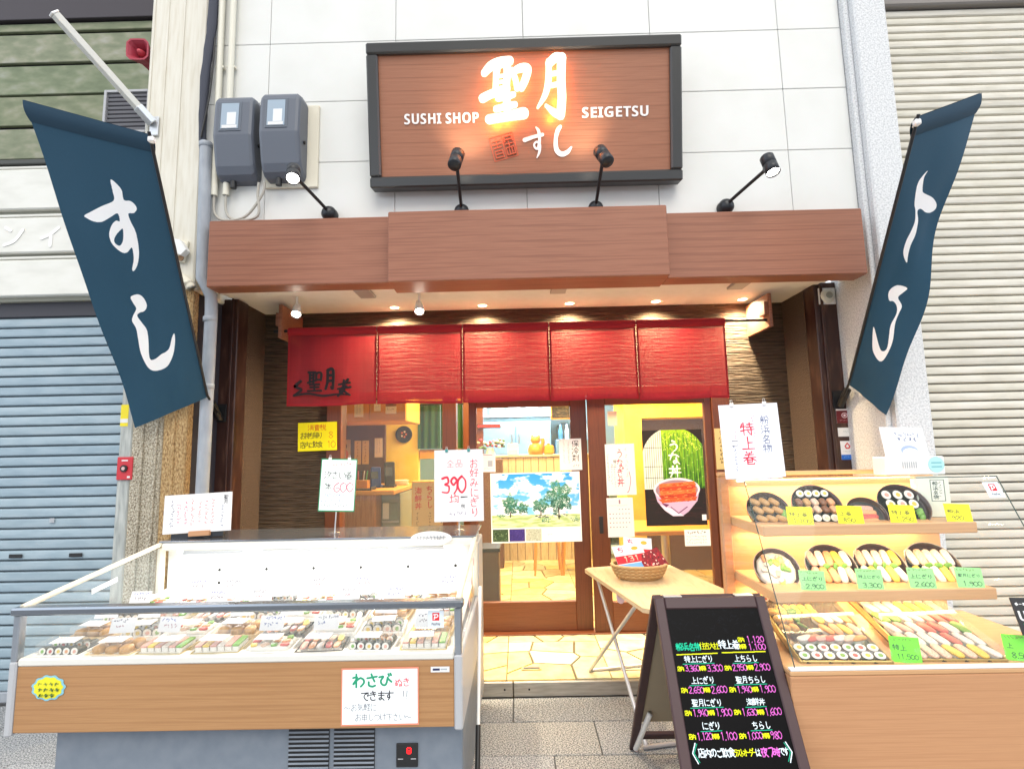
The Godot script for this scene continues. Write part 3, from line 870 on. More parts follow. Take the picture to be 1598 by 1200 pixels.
func build_doors():
	var fr := holder(shop, "door_frame")
	stile(fr, -1.54, -1.42, -0.95, -0.815, 0.09, 1.985, "jamb")
	stile(fr, -0.61, -0.50, -0.95, -0.82, 0.09, 1.925, "post")
	stile(fr, 1.545, 1.685, -0.95, -0.815, 0.09, 1.985, "jamb")
	span(fr, "lintel", Vector3(-1.42, 1.925, -0.95), Vector3(1.545, 1.985, -0.815), M.door_rail, 0.004)
	span(fr, "sill_rail", Vector3(-1.42, 0.09, -0.94), Vector3(-0.61, 0.40, -0.83), M.door_rail, 0.004)
	span(fr, "window_pane", Vector3(-1.42, 0.40, -0.890), Vector3(-0.61, 1.925, -0.886), M.glass, 0.0)
	span(fr, "threshold", Vector3(-0.50, 0.088, -0.95), Vector3(1.545, 0.098, -0.81), M.door_rail, 0.002)
	for d in [["sliding_door", "brown wood sliding door with the landscape poster on its glass", -0.404, 0.550, -0.905], ["sliding_door", "brown wood sliding door with the eel bowl poster on its glass", 0.556, 1.545, -0.855]]:
		var o := thing(d[0], d[1], "door", Vector3(d[2], 0.0985, d[4]), Vector3.ZERO, "sliding entrance doors")
		var w: float = d[3] - d[2]
		var dz := 0.019
		var lw := 0.062 if d[2] < 0 else 0.14
		var rw := 0.13 if d[2] < 0 else 0.06
		span(o, "stile", Vector3(0, 0, -dz), Vector3(lw, 1.825, dz), M.door_wood, 0.004)
		span(o, "stile", Vector3(w - rw, 0, -dz), Vector3(w, 1.825, dz), M.door_wood, 0.004)
		span(o, "bottom_rail", Vector3(lw, 0, -dz), Vector3(w - rw, 0.22, dz), M.door_rail, 0.004)
		span(o, "top_rail", Vector3(lw, 1.74, -dz), Vector3(w - rw, 1.825, dz), M.door_rail, 0.004)
		span(o, "pane", Vector3(lw, 0.22, -0.003), Vector3(w - rw, 1.74, 0.001), M.glass, 0.0)
		if d[2] > 0:
			var pull := bx(o, "finger_pull", Vector3(0.075, 0.80, dz + 0.001), Vector3(0.03, 0.13, 0.004), M.dark_metal, 0.001)
			bx(pull, "pull_recess", Vector3(0, 0, 0.0025), Vector3(0.018, 0.11, 0.002), M.black, 0.0)

# ---------------------------------------------------------------- things fixed to the walls
func build_wall_fittings():
	# two electricity meters in grey hoods
	var board := thing("meter_board", "cream mounting board behind the second grey electricity meter", "board", Vector3(-1.515, 3.60, 0.012))
	bx(board, "plate", Vector3.ZERO, Vector3(0.36, 0.60, 0.022), M.cream, 0.004)
	var hood := mat(lin(0.105, 0.12, 0.15), 0.45)
	var prof := PackedVector2Array([Vector2(0.0, 0.30), Vector2(0.085, 0.297), Vector2(0.12, 0.285), Vector2(0.14, 0.262), Vector2(0.147, 0.235), Vector2(0.155, 0.0), Vector2(0.148, -0.035), Vector2(0.112, -0.20), Vector2(0.09, -0.25), Vector2(0.055, -0.278), Vector2(0.0, -0.285)])
	for a in [[-1.865, 0.002, "dark grey electricity meter nearest the cream conduits"], [-1.545, 0.025, "dark grey electricity meter beside the shop sign, behind the lit wall lamp"]]:
		var m := thing("electricity_meter", a[2], "meter", Vector3(a[0], 3.615, a[1]), Vector3.ZERO, "electricity meters")
		part(m, "hood", bulged(prof, 0.27), hood, Vector3.ZERO)
		bx(m, "window_frame", Vector3(-0.015, 0.13, 0.149), Vector3(0.15, 0.215, 0.012), mat(lin(0.11, 0.13, 0.16), 0.4), 0.003, Vector3(-2, 0, 0))
		var win := bx(m, "window", Vector3(-0.015, 0.13, 0.1565), Vector3(0.118, 0.185, 0.004), mat(lin(0.34, 0.42, 0.50), 0.08), 0.001, Vector3(-2, 0, 0))
		bx(win, "dial_plate", Vector3(0.012, -0.02, 0.0028), Vector3(0.06, 0.09, 0.001), mat(lin(0.7, 0.72, 0.74), 0.4), 0.0)
		bx(win, "label_plate", Vector3(0, -0.078, 0.0028), Vector3(0.10, 0.022, 0.001), M.paper, 0.0)
		part(m, "clip", disc(0.012, 0.02, 10), M.black, Vector3(0.137, -0.03, 0.06), Vector3(0, 0, 90))
		part(m, "cable_gland", disc(0.02, 0.05, 12), M.black, Vector3(-0.03, -0.30, 0.05))
	# conduits and cables
	var cm := mat(lin(0.68, 0.66, 0.56), 0.5)
	for a in [[-2.045, "thin cream conduit running down next to the grey pipe"], [-1.965, "thin cream conduit running down behind the first meter"]]:
		var c := thing("conduit", a[1], "conduit", Vector3(a[0], 0, 0.035))
		part(c, "pipe", tube_mesh([Vector3(0, 5.6, 0), Vector3(0.012, 3.25, 0)], 0.021, 12), cm)
		part(c, "flexible_end", tube_mesh(smooth([Vector3(0.012, 3.25, 0), Vector3(0.02, 3.13, 0.0), Vector3(0.09, 3.07, 0.01), Vector3(0.24, 3.09, 0.015), Vector3(0.35 if a[0] < -2 else 0.24, 3.24, 0.02), Vector3(0.37 if a[0] < -2 else 0.25, 3.32, 0.03)], 6, false), 0.009, 8), mat(lin(0.42, 0.40, 0.35), 0.6))
		for y in [3.5, 4.2, 4.9]:
			bx(c, "clamp", Vector3(0.006, y, -0.012), Vector3(0.06, 0.02, 0.03), cm, 0.003)
	var cb := thing("cable_bundle", "dark grey wrapped cable bundle hanging into the grey downpipe", "cable", Vector3(-2.125, 0, 0.05))
	part(cb, "wrap", tube_mesh(smooth([Vector3(0.02, 5.6, 0), Vector3(0.03, 4.6, 0.0), Vector3(0.005, 4.1, 0.01), Vector3(0.0, 3.7, 0), Vector3(0.02, 3.5, 0)], 8, false), [0.032, 0.034, 0.036, 0.034, 0.03, 0.033, 0.036, 0.03, 0.032, 0.034, 0.03, 0.032, 0.034, 0.03, 0.028, 0.03, 0.032, 0.03, 0.028, 0.026, 0.026, 0.028, 0.026, 0.024, 0.024, 0.024, 0.024, 0.024, 0.024, 0.024, 0.024, 0.024, 0.024], 10), mat(lin(0.05, 0.055, 0.075), 0.8))
	part(cb, "thin_wire", tube_mesh(smooth([Vector3(0.06, 4.4, 0.01), Vector3(0.05, 4.0, 0.02), Vector3(0.01, 3.65, 0.03)], 8, false), 0.006, 6), M.black)
	var dp := thing("downpipe", "blue grey plastic downpipe between the stone pillar and shop column", "pipe", Vector3(-2.09, 0, 0.06))
	part(dp, "pipe", tube_mesh([Vector3(0, 3.62, 0), Vector3(0.02, 2.66, 0), Vector3(0.055, 2.56, -0.05), Vector3(0.055, 2.46, -0.06), Vector3(0.045, 0.0, -0.06)], 0.039, 18), M.pipe)
	for y in [3.6, 2.40, 1.95, 0.8]:
		part(dp, "collar", lathe_mesh([Vector2(0.040, -0.018), Vector2(0.044, -0.015), Vector2(0.044, 0.015), Vector2(0.040, 0.018)], 18), M.pipe, Vector3(0.0 if y > 3 else 0.05, y, 0.0 if y > 3 else -0.06))
	# small lamp base and elbow on the pillar
	var lb := thing("pillar_junction_box", "small cream junction box with a worn cover on the cream pillar", "junction box", Vector3(-2.235, 2.86, 0.035))
	bx(lb, "base_plate", Vector3(0, 0, 0.008), Vector3(0.085, 0.15, 0.016), M.cream, 0.004, Vector3(0, 0, -8))
	part(lb, "cover", prism_mesh(PackedVector2Array([Vector2(-0.035, 0.06), Vector2(0.02, 0.05), Vector2(0.065, -0.02), Vector2(0.03, -0.055), Vector2(-0.03, -0.03)]), 0.05), M.white_plastic, Vector3(0.005, 0.01, 0.04))
	part(lb, "rust_plate", disc(0.02, 0.006, 12), mat(lin(0.35, 0.2, 0.1), 0.8), Vector3(0.01, -0.05, 0.02), Vector3(90, 0, 0))
	var el := thing("cream_elbow", "cream moulded pipe elbow joint at the top of the rusty stone", "pipe fitting", Vector3(-2.20, 2.63, 0.03))
	part(el, "elbow", tube_mesh(smooth([Vector3(-0.10, 0.06, 0.0), Vector3(-0.03, 0.05, 0.02), Vector3(0.03, 0.01, 0.03), Vector3(0.06, -0.03, 0.03)], 6, false), 0.03, 14), M.cream)
	for p in [Vector3(-0.07, 0.058, 0.008), Vector3(0.035, 0.0, 0.03)]:
		part(el, "collar", lathe_mesh([Vector2(0.03, -0.012), Vector2(0.037, -0.01), Vector2(0.037, 0.01), Vector2(0.03, 0.012)], 14), M.cream, p, Vector3(0, 0, 60 if p.x < 0 else 35))
	# pink horn loudspeaker
	var hn := thing("horn_speaker", "dusty red square horn loudspeaker on the green siding", "loudspeaker", Vector3(-2.655, 4.385, -0.24), Vector3(4, 3, 0))
	var hm := mat(lin(0.36, 0.035, 0.06), 0.5)
	part(hn, "horn", square_horn(0.040, 0.075, 0.26), hm)
	part(hn, "driver", lathe_mesh([Vector2(0, 0.03), Vector2(0.012, 0.028), Vector2(0.022, 0.005), Vector2(0.03, -0.04), Vector2(0, -0.05)], 14), mat(lin(0.5, 0.06, 0.08), 0.5), Vector3(0, 0, 0.22), Vector3(90, 0, 0))
	# white square awning arm with its bracket
	var ar := thing("awning_arm", "bare white square tube arm reaching out from the cream pillar", "arm", Vector3(-2.478, 3.783, 0.06))
	var a0 := Vector3(0, 0, 0)
	var a1 := Vector3(-0.322, 0.434, 0.44)
	var dir := (a1 - a0)
	var bar := part(ar, "tube", box_mesh(Vector3(0.045, 0.045, dir.length()), 0.004), mat(lin(0.62, 0.62, 0.57), 0.45), (a0 + a1) / 2)
	bar.basis = Basis.looking_at(dir.normalized(), Vector3.UP)
	var cap := part(ar, "end_cap", box_mesh(Vector3(0.05, 0.05, 0.012), 0.003), M.white_plastic, a1 + dir.normalized() * 0.006)
	cap.basis = bar.basis
	var knk := part(ar, "knuckle", box_mesh(Vector3(0.06, 0.05, 0.12), 0.006), M.alu, dir.normalized() * 0.05)
	knk.basis = bar.basis
	bx(ar, "wall_plate", Vector3(0.01, -0.02, -0.02), Vector3(0.06, 0.14, 0.016), M.alu, 0.003)
	# fire alarm button
	var fa := thing("alarm_button", "small red call button plate on the pillar's steel guide", "alarm", Vector3(-2.525, 1.43, 0.026))
	bx(fa, "plate", Vector3(0, 0, 0.006), Vector3(0.10, 0.145, 0.012), M.red, 0.006)
	part(fa, "button", disc(0.022, 0.012, 18), M.black, Vector3(0, 0.0, 0.016), Vector3(90, 0, 0))
	part(fa, "button_centre", disc(0.011, 0.004, 14), mat(lin(0.6, 0.4, 0.38), 0.4), Vector3(0, 0, 0.0235), Vector3(90, 0, 0))
	bx(fa, "lettering", Vector3(0.0, 0.05, 0.0125), Vector3(0.04, 0.008, 0.001), M.paper, 0.0)
	bx(fa, "lettering", Vector3(0.03, -0.055, 0.0125), Vector3(0.018, 0.012, 0.001), M.paper, 0.0)
	var yt := thing("yellow_sticker", "small yellow and white notice sticker peeking from behind the blue flag", "sticker", Vector3(-2.555, 1.77, 0.026))
	bx(yt, "sheet", Vector3.ZERO, Vector3(0.05, 0.14, 0.002), mat(lin(0.75, 0.62, 0.01), 0.5), 0.0)
	bx(yt, "white_band", Vector3(0, -0.035, 0.0014), Vector3(0.05, 0.025, 0.001), M.paper, 0.0)
	# round white sensor, flag sockets, stickers on the right column
	var cc := thing("round_sensor", "round white camera housing at the top of the right column", "camera", Vector3(2.258, 2.555, -0.345))
	part(cc, "housing", lathe_mesh([Vector2(0, 0.03), Vector2(0.03, 0.03), Vector2(0.048, 0.022), Vector2(0.055, 0.0)], 24), mat(lin(0.66, 0.68, 0.62), 0.4), Vector3.ZERO, Vector3(90, 0, 0))
	part(cc, "lens_plate", disc(0.024, 0.006, 20), mat(lin(0.30, 0.34, 0.30), 0.3), Vector3(0, 0, 0.031), Vector3(90, 0, 0))
	bx(cc, "base", Vector3(0, 0, -0.002), Vector3(0.12, 0.12, 0.012), M.white_plastic, 0.004)
	for a in [["flag_socket", -2.13, 1.80, "black flag socket on the shop column nearest the stone pillar"], ["flag_socket", 2.27, 1.80, "black flag socket on the column above three stickers"]]:
		var s := thing(a[0], a[3], "socket", Vector3(a[1], a[2], -0.348), Vector3.ZERO, "flag sockets")
		bx(s, "plate", Vector3(0, 0, 0.004), Vector3(0.075, 0.13, 0.008), M.black, 0.003)
		part(s, "cup", tube_mesh([Vector3(0, -0.04, 0.02), Vector3(0, 0.06, 0.12)], 0.024, 14), M.black)
	var st_img := page(128, 128, Color(0.42, 0.05, 0.10))
	st_img.fill_rect(Rect2i(0, 0, 128, 14), Color(0.9, 0.88, 0.88))
	fill_poly(st_img, ellipse(Vector2(64, 58), Vector2(24, 24)), Color(0.92, 0.85, 0.86))
	fill_poly(st_img, ellipse(Vector2(64, 58), Vector2(18, 18)), Color(0.52, 0.08, 0.14))
	fill_poly(st_img, ellipse(Vector2(64, 58), Vector2(10, 10)), Color(0.92, 0.85, 0.86))
	scrawl(st_img, Vector2(20, 98), 12, 8, Color(0.9, 0.8, 0.82), false)
	var s3 := page(128, 160, Color(0.93, 0.93, 0.93))
	s3.fill_rect(Rect2i(0, 118, 128, 42), Color(0.12, 0.42, 0.80))
	fill_poly(s3, [Vector2(64, 12), Vector2(92, 44), Vector2(80, 68), Vector2(48, 68), Vector2(36, 44)], Color(0.80, 0.18, 0.16))
	fill_poly(s3, [Vector2(64, 26), Vector2(80, 46), Vector2(72, 58), Vector2(56, 58), Vector2(48, 46)], Color(0.93, 0.93, 0.93))
	scrawl(s3, Vector2(24, 86), 10, 8, Color(0.5, 0.5, 0.52), false)
	scrawl(s3, Vector2(16, 132), 12, 8, Color(0.7, 0.82, 0.95), false)
	var s2 := page(128, 72, Color(0.93, 0.93, 0.92))
	scrawl(s2, Vector2(40, 28), 12, 4, Color(0.55, 0.6, 0.55), false)
	for a in [["dark red sticker with a white round emblem on the right column", st_img, 1.685, 0.115, 0.10], ["plain white sticker between two others on the right column", s2, 1.572, 0.112, 0.062], ["white and blue sticker with a red mark, lowest on the right column", s3, 1.445, 0.095, 0.13]]:
		var s := thing("door_sticker", a[0], "sticker", Vector3(2.305, a[2], -0.348), Vector3.ZERO, "stickers on the column")
		part(s, "sheet", card_mesh(a[3], a[4], 0.002), printed(a[1], 0.4))

# an outline in (z, y) given a width along x, the sides pinched in at the rim
func bulged(prof: PackedVector2Array, w: float) -> Mesh:
	var st := SurfaceTool.new()
	st.begin(Mesh.PRIMITIVE_TRIANGLES)
	var n := prof.size()
	var c := Vector2.ZERO
	for p in prof:
		c += p / n
	var rows := [[-0.5, 0.86], [-0.47, 0.95], [-0.41, 1.0], [0.41, 1.0], [0.47, 0.95], [0.5, 0.86]]
	var at := func(r, p):
		return Vector3(r[0] * w, c.y + (p.y - c.y) * r[1], p.x * (r[1] if p.x > 0.01 else 1.0))
	for i in 5:
		for k in n - 1:
			var q := [at.call(rows[i], prof[k]), at.call(rows[i + 1], prof[k]), at.call(rows[i + 1], prof[k + 1]), at.call(rows[i], prof[k + 1])]
			face(st, q, Vector3(0, prof[k].y + prof[k + 1].y - 2 * c.y, prof[k].x + prof[k + 1].x - c.x))
	for e in [0, 5]:
		face(st, Array(prof).map(func(p): return at.call(rows[e], p)), Vector3(rows[e][0], 0, 0))
	return st.commit()

func square_horn(a: float, b: float, l: float) -> Mesh:
	var st := SurfaceTool.new()
	st.begin(Mesh.PRIMITIVE_TRIANGLES)
	var ring := func(r, z):
		var out := []
		for k in 16:
			var t := TAU * (k + 0.5) / 16
			var c := Vector2(cos(t), sin(t))
			out.append(Vector3(c.x, c.y, 0) * r / pow(pow(absf(c.x), 5) + pow(absf(c.y), 5), 0.2) + Vector3(0, 0, z))
		return out
	var rings := [ring.call(a, 0.0), ring.call(a * 1.15, l * 0.6), ring.call(b, l * 0.98), ring.call(b * 1.04, l), ring.call(b * 0.9, l), ring.call(b * 0.72, l * 0.93), ring.call(a * 0.6, l * 0.7)]
	for i in rings.size() - 1:
		for k in 16:
			var q := [rings[i][k], rings[i][(k + 1) % 16], rings[i + 1][(k + 1) % 16], rings[i + 1][k]]
			var mid: Vector3 = (q[0] + q[2]) / 2
			face(st, q, Vector3(mid.x, mid.y, 0) * (1.0 if i < 3 else -1.0) + Vector3(0, 0, 0.02))
	return st.commit()

# ---------------------------------------------------------------- the sign board
func su(x: float, y: float, w := 0.0) -> Vector3:   # sign drawing units to metres on the board
	return Vector3((x - 770.0) / 1465.0 * 2.065, (740.0 - y) / 695.0 * 0.942, w / 1465.0 * 2.065)

func build_sign():
	var s := thing("shop_sign", "large brown wood shop sign with black frame and glowing white brush characters", "sign", Vector3(0.085, 3.231, 0.12), Vector3(9.2, 0, 0))
	var w := 2.065
	var h := 0.942
	var fw := 0.075
	span(s, "board", Vector3(-w / 2 + 0.03, 0.03, -0.09), Vector3(w / 2 - 0.03, h - 0.03, -0.03), M.sign_wood, 0.0)
	for x in [-1.0, 1.0]:
		bx(s, "frame_side", Vector3(x * (w / 2 - fw / 2), h / 2, -0.05), Vector3(fw, h - 2 * fw, 0.10), M.sign_frame, 0.01)
	bx(s, "frame_bar", Vector3(0, fw / 2, -0.05), Vector3(w, fw - 0.001, 0.102), M.sign_frame, 0.01)
	bx(s, "frame_bar", Vector3(0, h - fw / 2, -0.05), Vector3(w, fw - 0.001, 0.102), M.sign_frame, 0.01)
	for x in [-0.8, 0.8]:
		bx(s, "wall_bracket", Vector3(x, 0.70, -0.16), Vector3(0.05, 0.05, 0.16), M.dark_metal, 0.004)
	# raised opal letters lit from behind
	var lit := glow(Color(1.0, 0.95, 0.84), 0.55)
	var sei := [[su(588, 222, 26), su(620, 190, 34), su(660, 176, 40), su(705, 168, 34)], [su(646, 200, 30), su(640, 260, 22), su(638, 318, 26)], [su(694, 180, 30), su(692, 250, 28), su(684, 318, 30)], [su(644, 240, 10), su(690, 235, 10)], [su(642, 268, 10), su(690, 262, 10)],
		[su(578, 340, 32), su(620, 320, 30), su(690, 296, 30)], [su(716, 214, 22), su(730, 255, 22), su(738, 296, 24)], [su(718, 220, 18), su(755, 204, 30), su(788, 208, 30), su(776, 256, 30), su(758, 296, 26)], [su(736, 300, 16), su(764, 290, 18)],
		[su(648, 342, 22), su(690, 334, 24), su(722, 326, 18)], [su(690, 326, 30), su(688, 370, 30), su(694, 424, 30)], [su(638, 392, 22), su(690, 380, 22), su(726, 374, 22)], [su(606, 440, 34), su(680, 430, 34), su(764, 416, 44)]]
	var tsuki := [[su(884, 176, 22), su(882, 260, 26), su(866, 330, 22), su(830, 390, 8)], [su(886, 186, 30), su(918, 158, 34), su(946, 166, 34)], [su(944, 160, 36), su(940, 260, 34), su(942, 350, 34), su(934, 428, 36)], [su(936, 430, 30), su(905, 415, 26), su(868, 382, 10)], [su(886, 236, 16), su(932, 230, 16)], [su(884, 290, 16), su(932, 282, 16)]]
	var glyphs := {"sei": sei, "tsuki": tsuki}
	for k in ["sei", "tsuki"]:
		var o := part(s, "glowing_character", ribbon_mesh(glyphs[k].map(func(s): return s.map(func(p): return Vector3(p.x, p.y, p.z * 1.12))), 0.018), lit, Vector3(0, 0, 0.028))
		o.set_meta("label", "raised white brush character with orange light behind")
	# halo lamps behind the letters
	for p in [su(640, 300), su(690, 420), su(735, 240), su(905, 210), su(915, 340), su(890, 420), su(640, 440)]:
		var l := OmniLight3D.new()
		l.name = "halo_light"
		l.light_color = Color(1.0, 0.50, 0.05)
		l.light_energy = 0.011
		l.light_size = 0.012
		l.omni_range = 3
		l.shadow_enabled = true
		l.position = Vector3(p.x, p.y, 0.004)
		s.add_child(l)
	var wm := mat(lin(0.80, 0.78, 0.76), 0.5)
	var susi := [[su(768, 522, 20), su(810, 508, 16), su(852, 498, 16)], [su(822, 462, 6), su(834, 480, 14), su(838, 520, 13), su(832, 560, 14), su(818, 562, 10), su(812, 545, 9), su(824, 532, 9), su(838, 545, 12), su(836, 580, 12), su(824, 608, 5)]]
	var sisi := [[su(936, 462, 16), su(924, 480, 20), su(914, 520, 18), su(916, 570, 22), su(938, 594, 24), su(966, 586, 20), su(986, 562, 8)]]
	part(s, "white_character", ribbon_mesh(susi, 0.006), wm, Vector3(0, 0, -0.03))
	part(s, "white_character", ribbon_mesh(sisi, 0.006), wm, Vector3(0, 0, -0.03))
	for a in [["SUSHI SHOP", 380, 408, 0.066], ["SEIGETSU", 1196, 399, 0.066]]:
		var q := su(a[1], a[2])
		var tm := lettering(a[0], a[3], 0.006)
		var o := part(s, "white_lettering", tm, wm, Vector3(q.x, q.y, -0.027))
		o.scale = Vector3((350.0 if a[1] < 700 else 310.0) / 1465.0 * 2.065 / tm.get_aabb().size.x, 1, 1)
	# square red seal
	var seal := []
	var c := su(668, 550)
	var R := func(x, y): # seal grid -1..1, turned
		var v := Vector2(x, y).rotated(deg_to_rad(14)) * 0.079
		return Vector3(c.x + v.x, c.y + v.y, 0.006)
	for q in [[[-1, -1], [1, -1]], [[1, -1], [1, 1]], [[1, 1], [-1, 1]], [[-1, 1], [-1, -1]], [[0.05, -1], [0.05, 1]], [[-0.8, 0.6], [-0.15, 0.6]], [[-0.5, 0.8], [-0.5, 0.05]], [[-0.85, 0.3], [-0.1, 0.3]], [[-0.8, 0.02], [-0.15, 0.02]], [[-0.8, -0.25], [-0.15, -0.25]], [[-0.8, -0.25], [-0.8, -0.8]], [[-0.15, -0.25], [-0.15, -0.8]], [[-0.8, -0.52], [-0.15, -0.52]], [[-0.8, -0.8], [-0.15, -0.8]],
		[[0.2, 0.75], [0.85, 0.75]], [[0.2, 0.75], [0.2, 0.3]], [[0.85, 0.75], [0.85, 0.3]], [[0.2, 0.45], [0.85, 0.45]], [[0.5, 0.3], [0.5, -0.1]], [[0.2, 0.1], [0.85, 0.1]], [[0.2, -0.2], [0.85, -0.2]], [[0.2, -0.2], [0.2, -0.8]], [[0.42, -0.2], [0.42, -0.8]], [[0.64, -0.2], [0.64, -0.8]], [[0.85, -0.2], [0.85, -0.8]], [[0.2, -0.8], [0.85, -0.8]]]:
		seal.append([R.call(q[0][0], q[0][1]), R.call(q[1][0], q[1][1])])
	part(s, "red_seal", ribbon_mesh(seal, 0.002), mat(lin(0.55, 0.10, 0.04), 0.6), Vector3(0, 0, -0.03))

# ---------------------------------------------------------------- arm lamps over the fascia
func build_wall_lamps():
	var arms := [
		{"base": Vector3(-1.245, 3.10, 0.03), "head": Vector3(-1.338, 3.19, 0.40), "aim": Vector3(0.18, -0.75, 0.5), "lit": true, "label": "black arm lamp shining in front of the grey meters"},
		{"base": Vector3(-0.35, 3.09, 0.03), "head": Vector3(-0.343, 3.26, 0.40), "aim": Vector3(0.12, 0.72, -0.40), "lit": false, "label": "black arm lamp aimed up at the sign, nearer the words on its left"},
		{"base": Vector3(0.549, 3.09, 0.03), "head": Vector3(0.551, 3.255, 0.40), "aim": Vector3(-0.25, 0.72, -0.40), "lit": false, "label": "black arm lamp aimed up at the sign, nearer its white kana"},
		{"base": Vector3(1.42, 3.08, 0.03), "head": Vector3(1.552, 3.165, 0.40), "aim": Vector3(0.1, -0.9, 0.3), "lit": true, "label": "black arm lamp shining down near the grey stone pillar"},
	]
	var can := lathe_mesh([Vector2(0.0, -0.075), Vector2(0.036, -0.072), Vector2(0.041, -0.066), Vector2(0.041, -0.012), Vector2(0.037, -0.010), Vector2(0.037, -0.004), Vector2(0.041, -0.002), Vector2(0.041, 0.06), Vector2(0.037, 0.06), Vector2(0.034, 0.035)], 24)
	for a in arms:
		var o := thing("arm_lamp", a.label, "lamp", a.base, Vector3.ZERO, "arm lamps above the fascia")
		part(o, "wall_rose", lathe_mesh([Vector2(0.0, 0.05), Vector2(0.035, 0.046), Vector2(0.05, 0.02), Vector2(0.052, -0.03)], 24), M.dark_metal, Vector3.ZERO, Vector3(90, 0, 0))
		var d: Vector3 = a.head - a.base
		part(o, "arm", tube_mesh(smooth([Vector3(0, 0, 0.03), Vector3(d.x * 0.12, d.y * 0.12 + 0.01, d.z * 0.16), Vector3(d.x * 0.9, d.y * 0.9, d.z * 0.9)], 6, false), 0.011, 12), M.dark_metal)
		part(o, "knuckle", disc(0.018, 0.03, 14), M.dark_metal, d * 0.92, Vector3(0, 0, 90))
		var hd := holder(o, "lamp_head", d)
		var aim: Vector3 = a.aim.normalized()
		hd.basis = Basis.looking_at(-aim, Vector3.UP if absf(aim.y) < 0.95 else Vector3.BACK)   # +z runs along the beam
		part(hd, "housing", can, M.dark_metal, Vector3.ZERO, Vector3(90, 0, 0))
		part(hd, "lamp_face", disc(0.035, 0.004), glow(Color(1.0, 0.97, 0.92), 20.0 if a.lit else 6.0), Vector3(0, 0, 0.048), Vector3(90, 0, 0))
		var l := SpotLight3D.new()
		l.name = "lamp_beam"
		l.light_color = Color(1.0, 0.95, 0.86)
		l.light_energy = 0.2 if a.lit else 0.14
		l.light_size = 0.03
		l.spot_angle = 42
		l.spot_range = 6
		l.shadow_enabled = true
		l.position = Vector3(0, 0, 0.055)
		l.rotation_degrees = Vector3(0, 180, 0)
		hd.add_child(l)

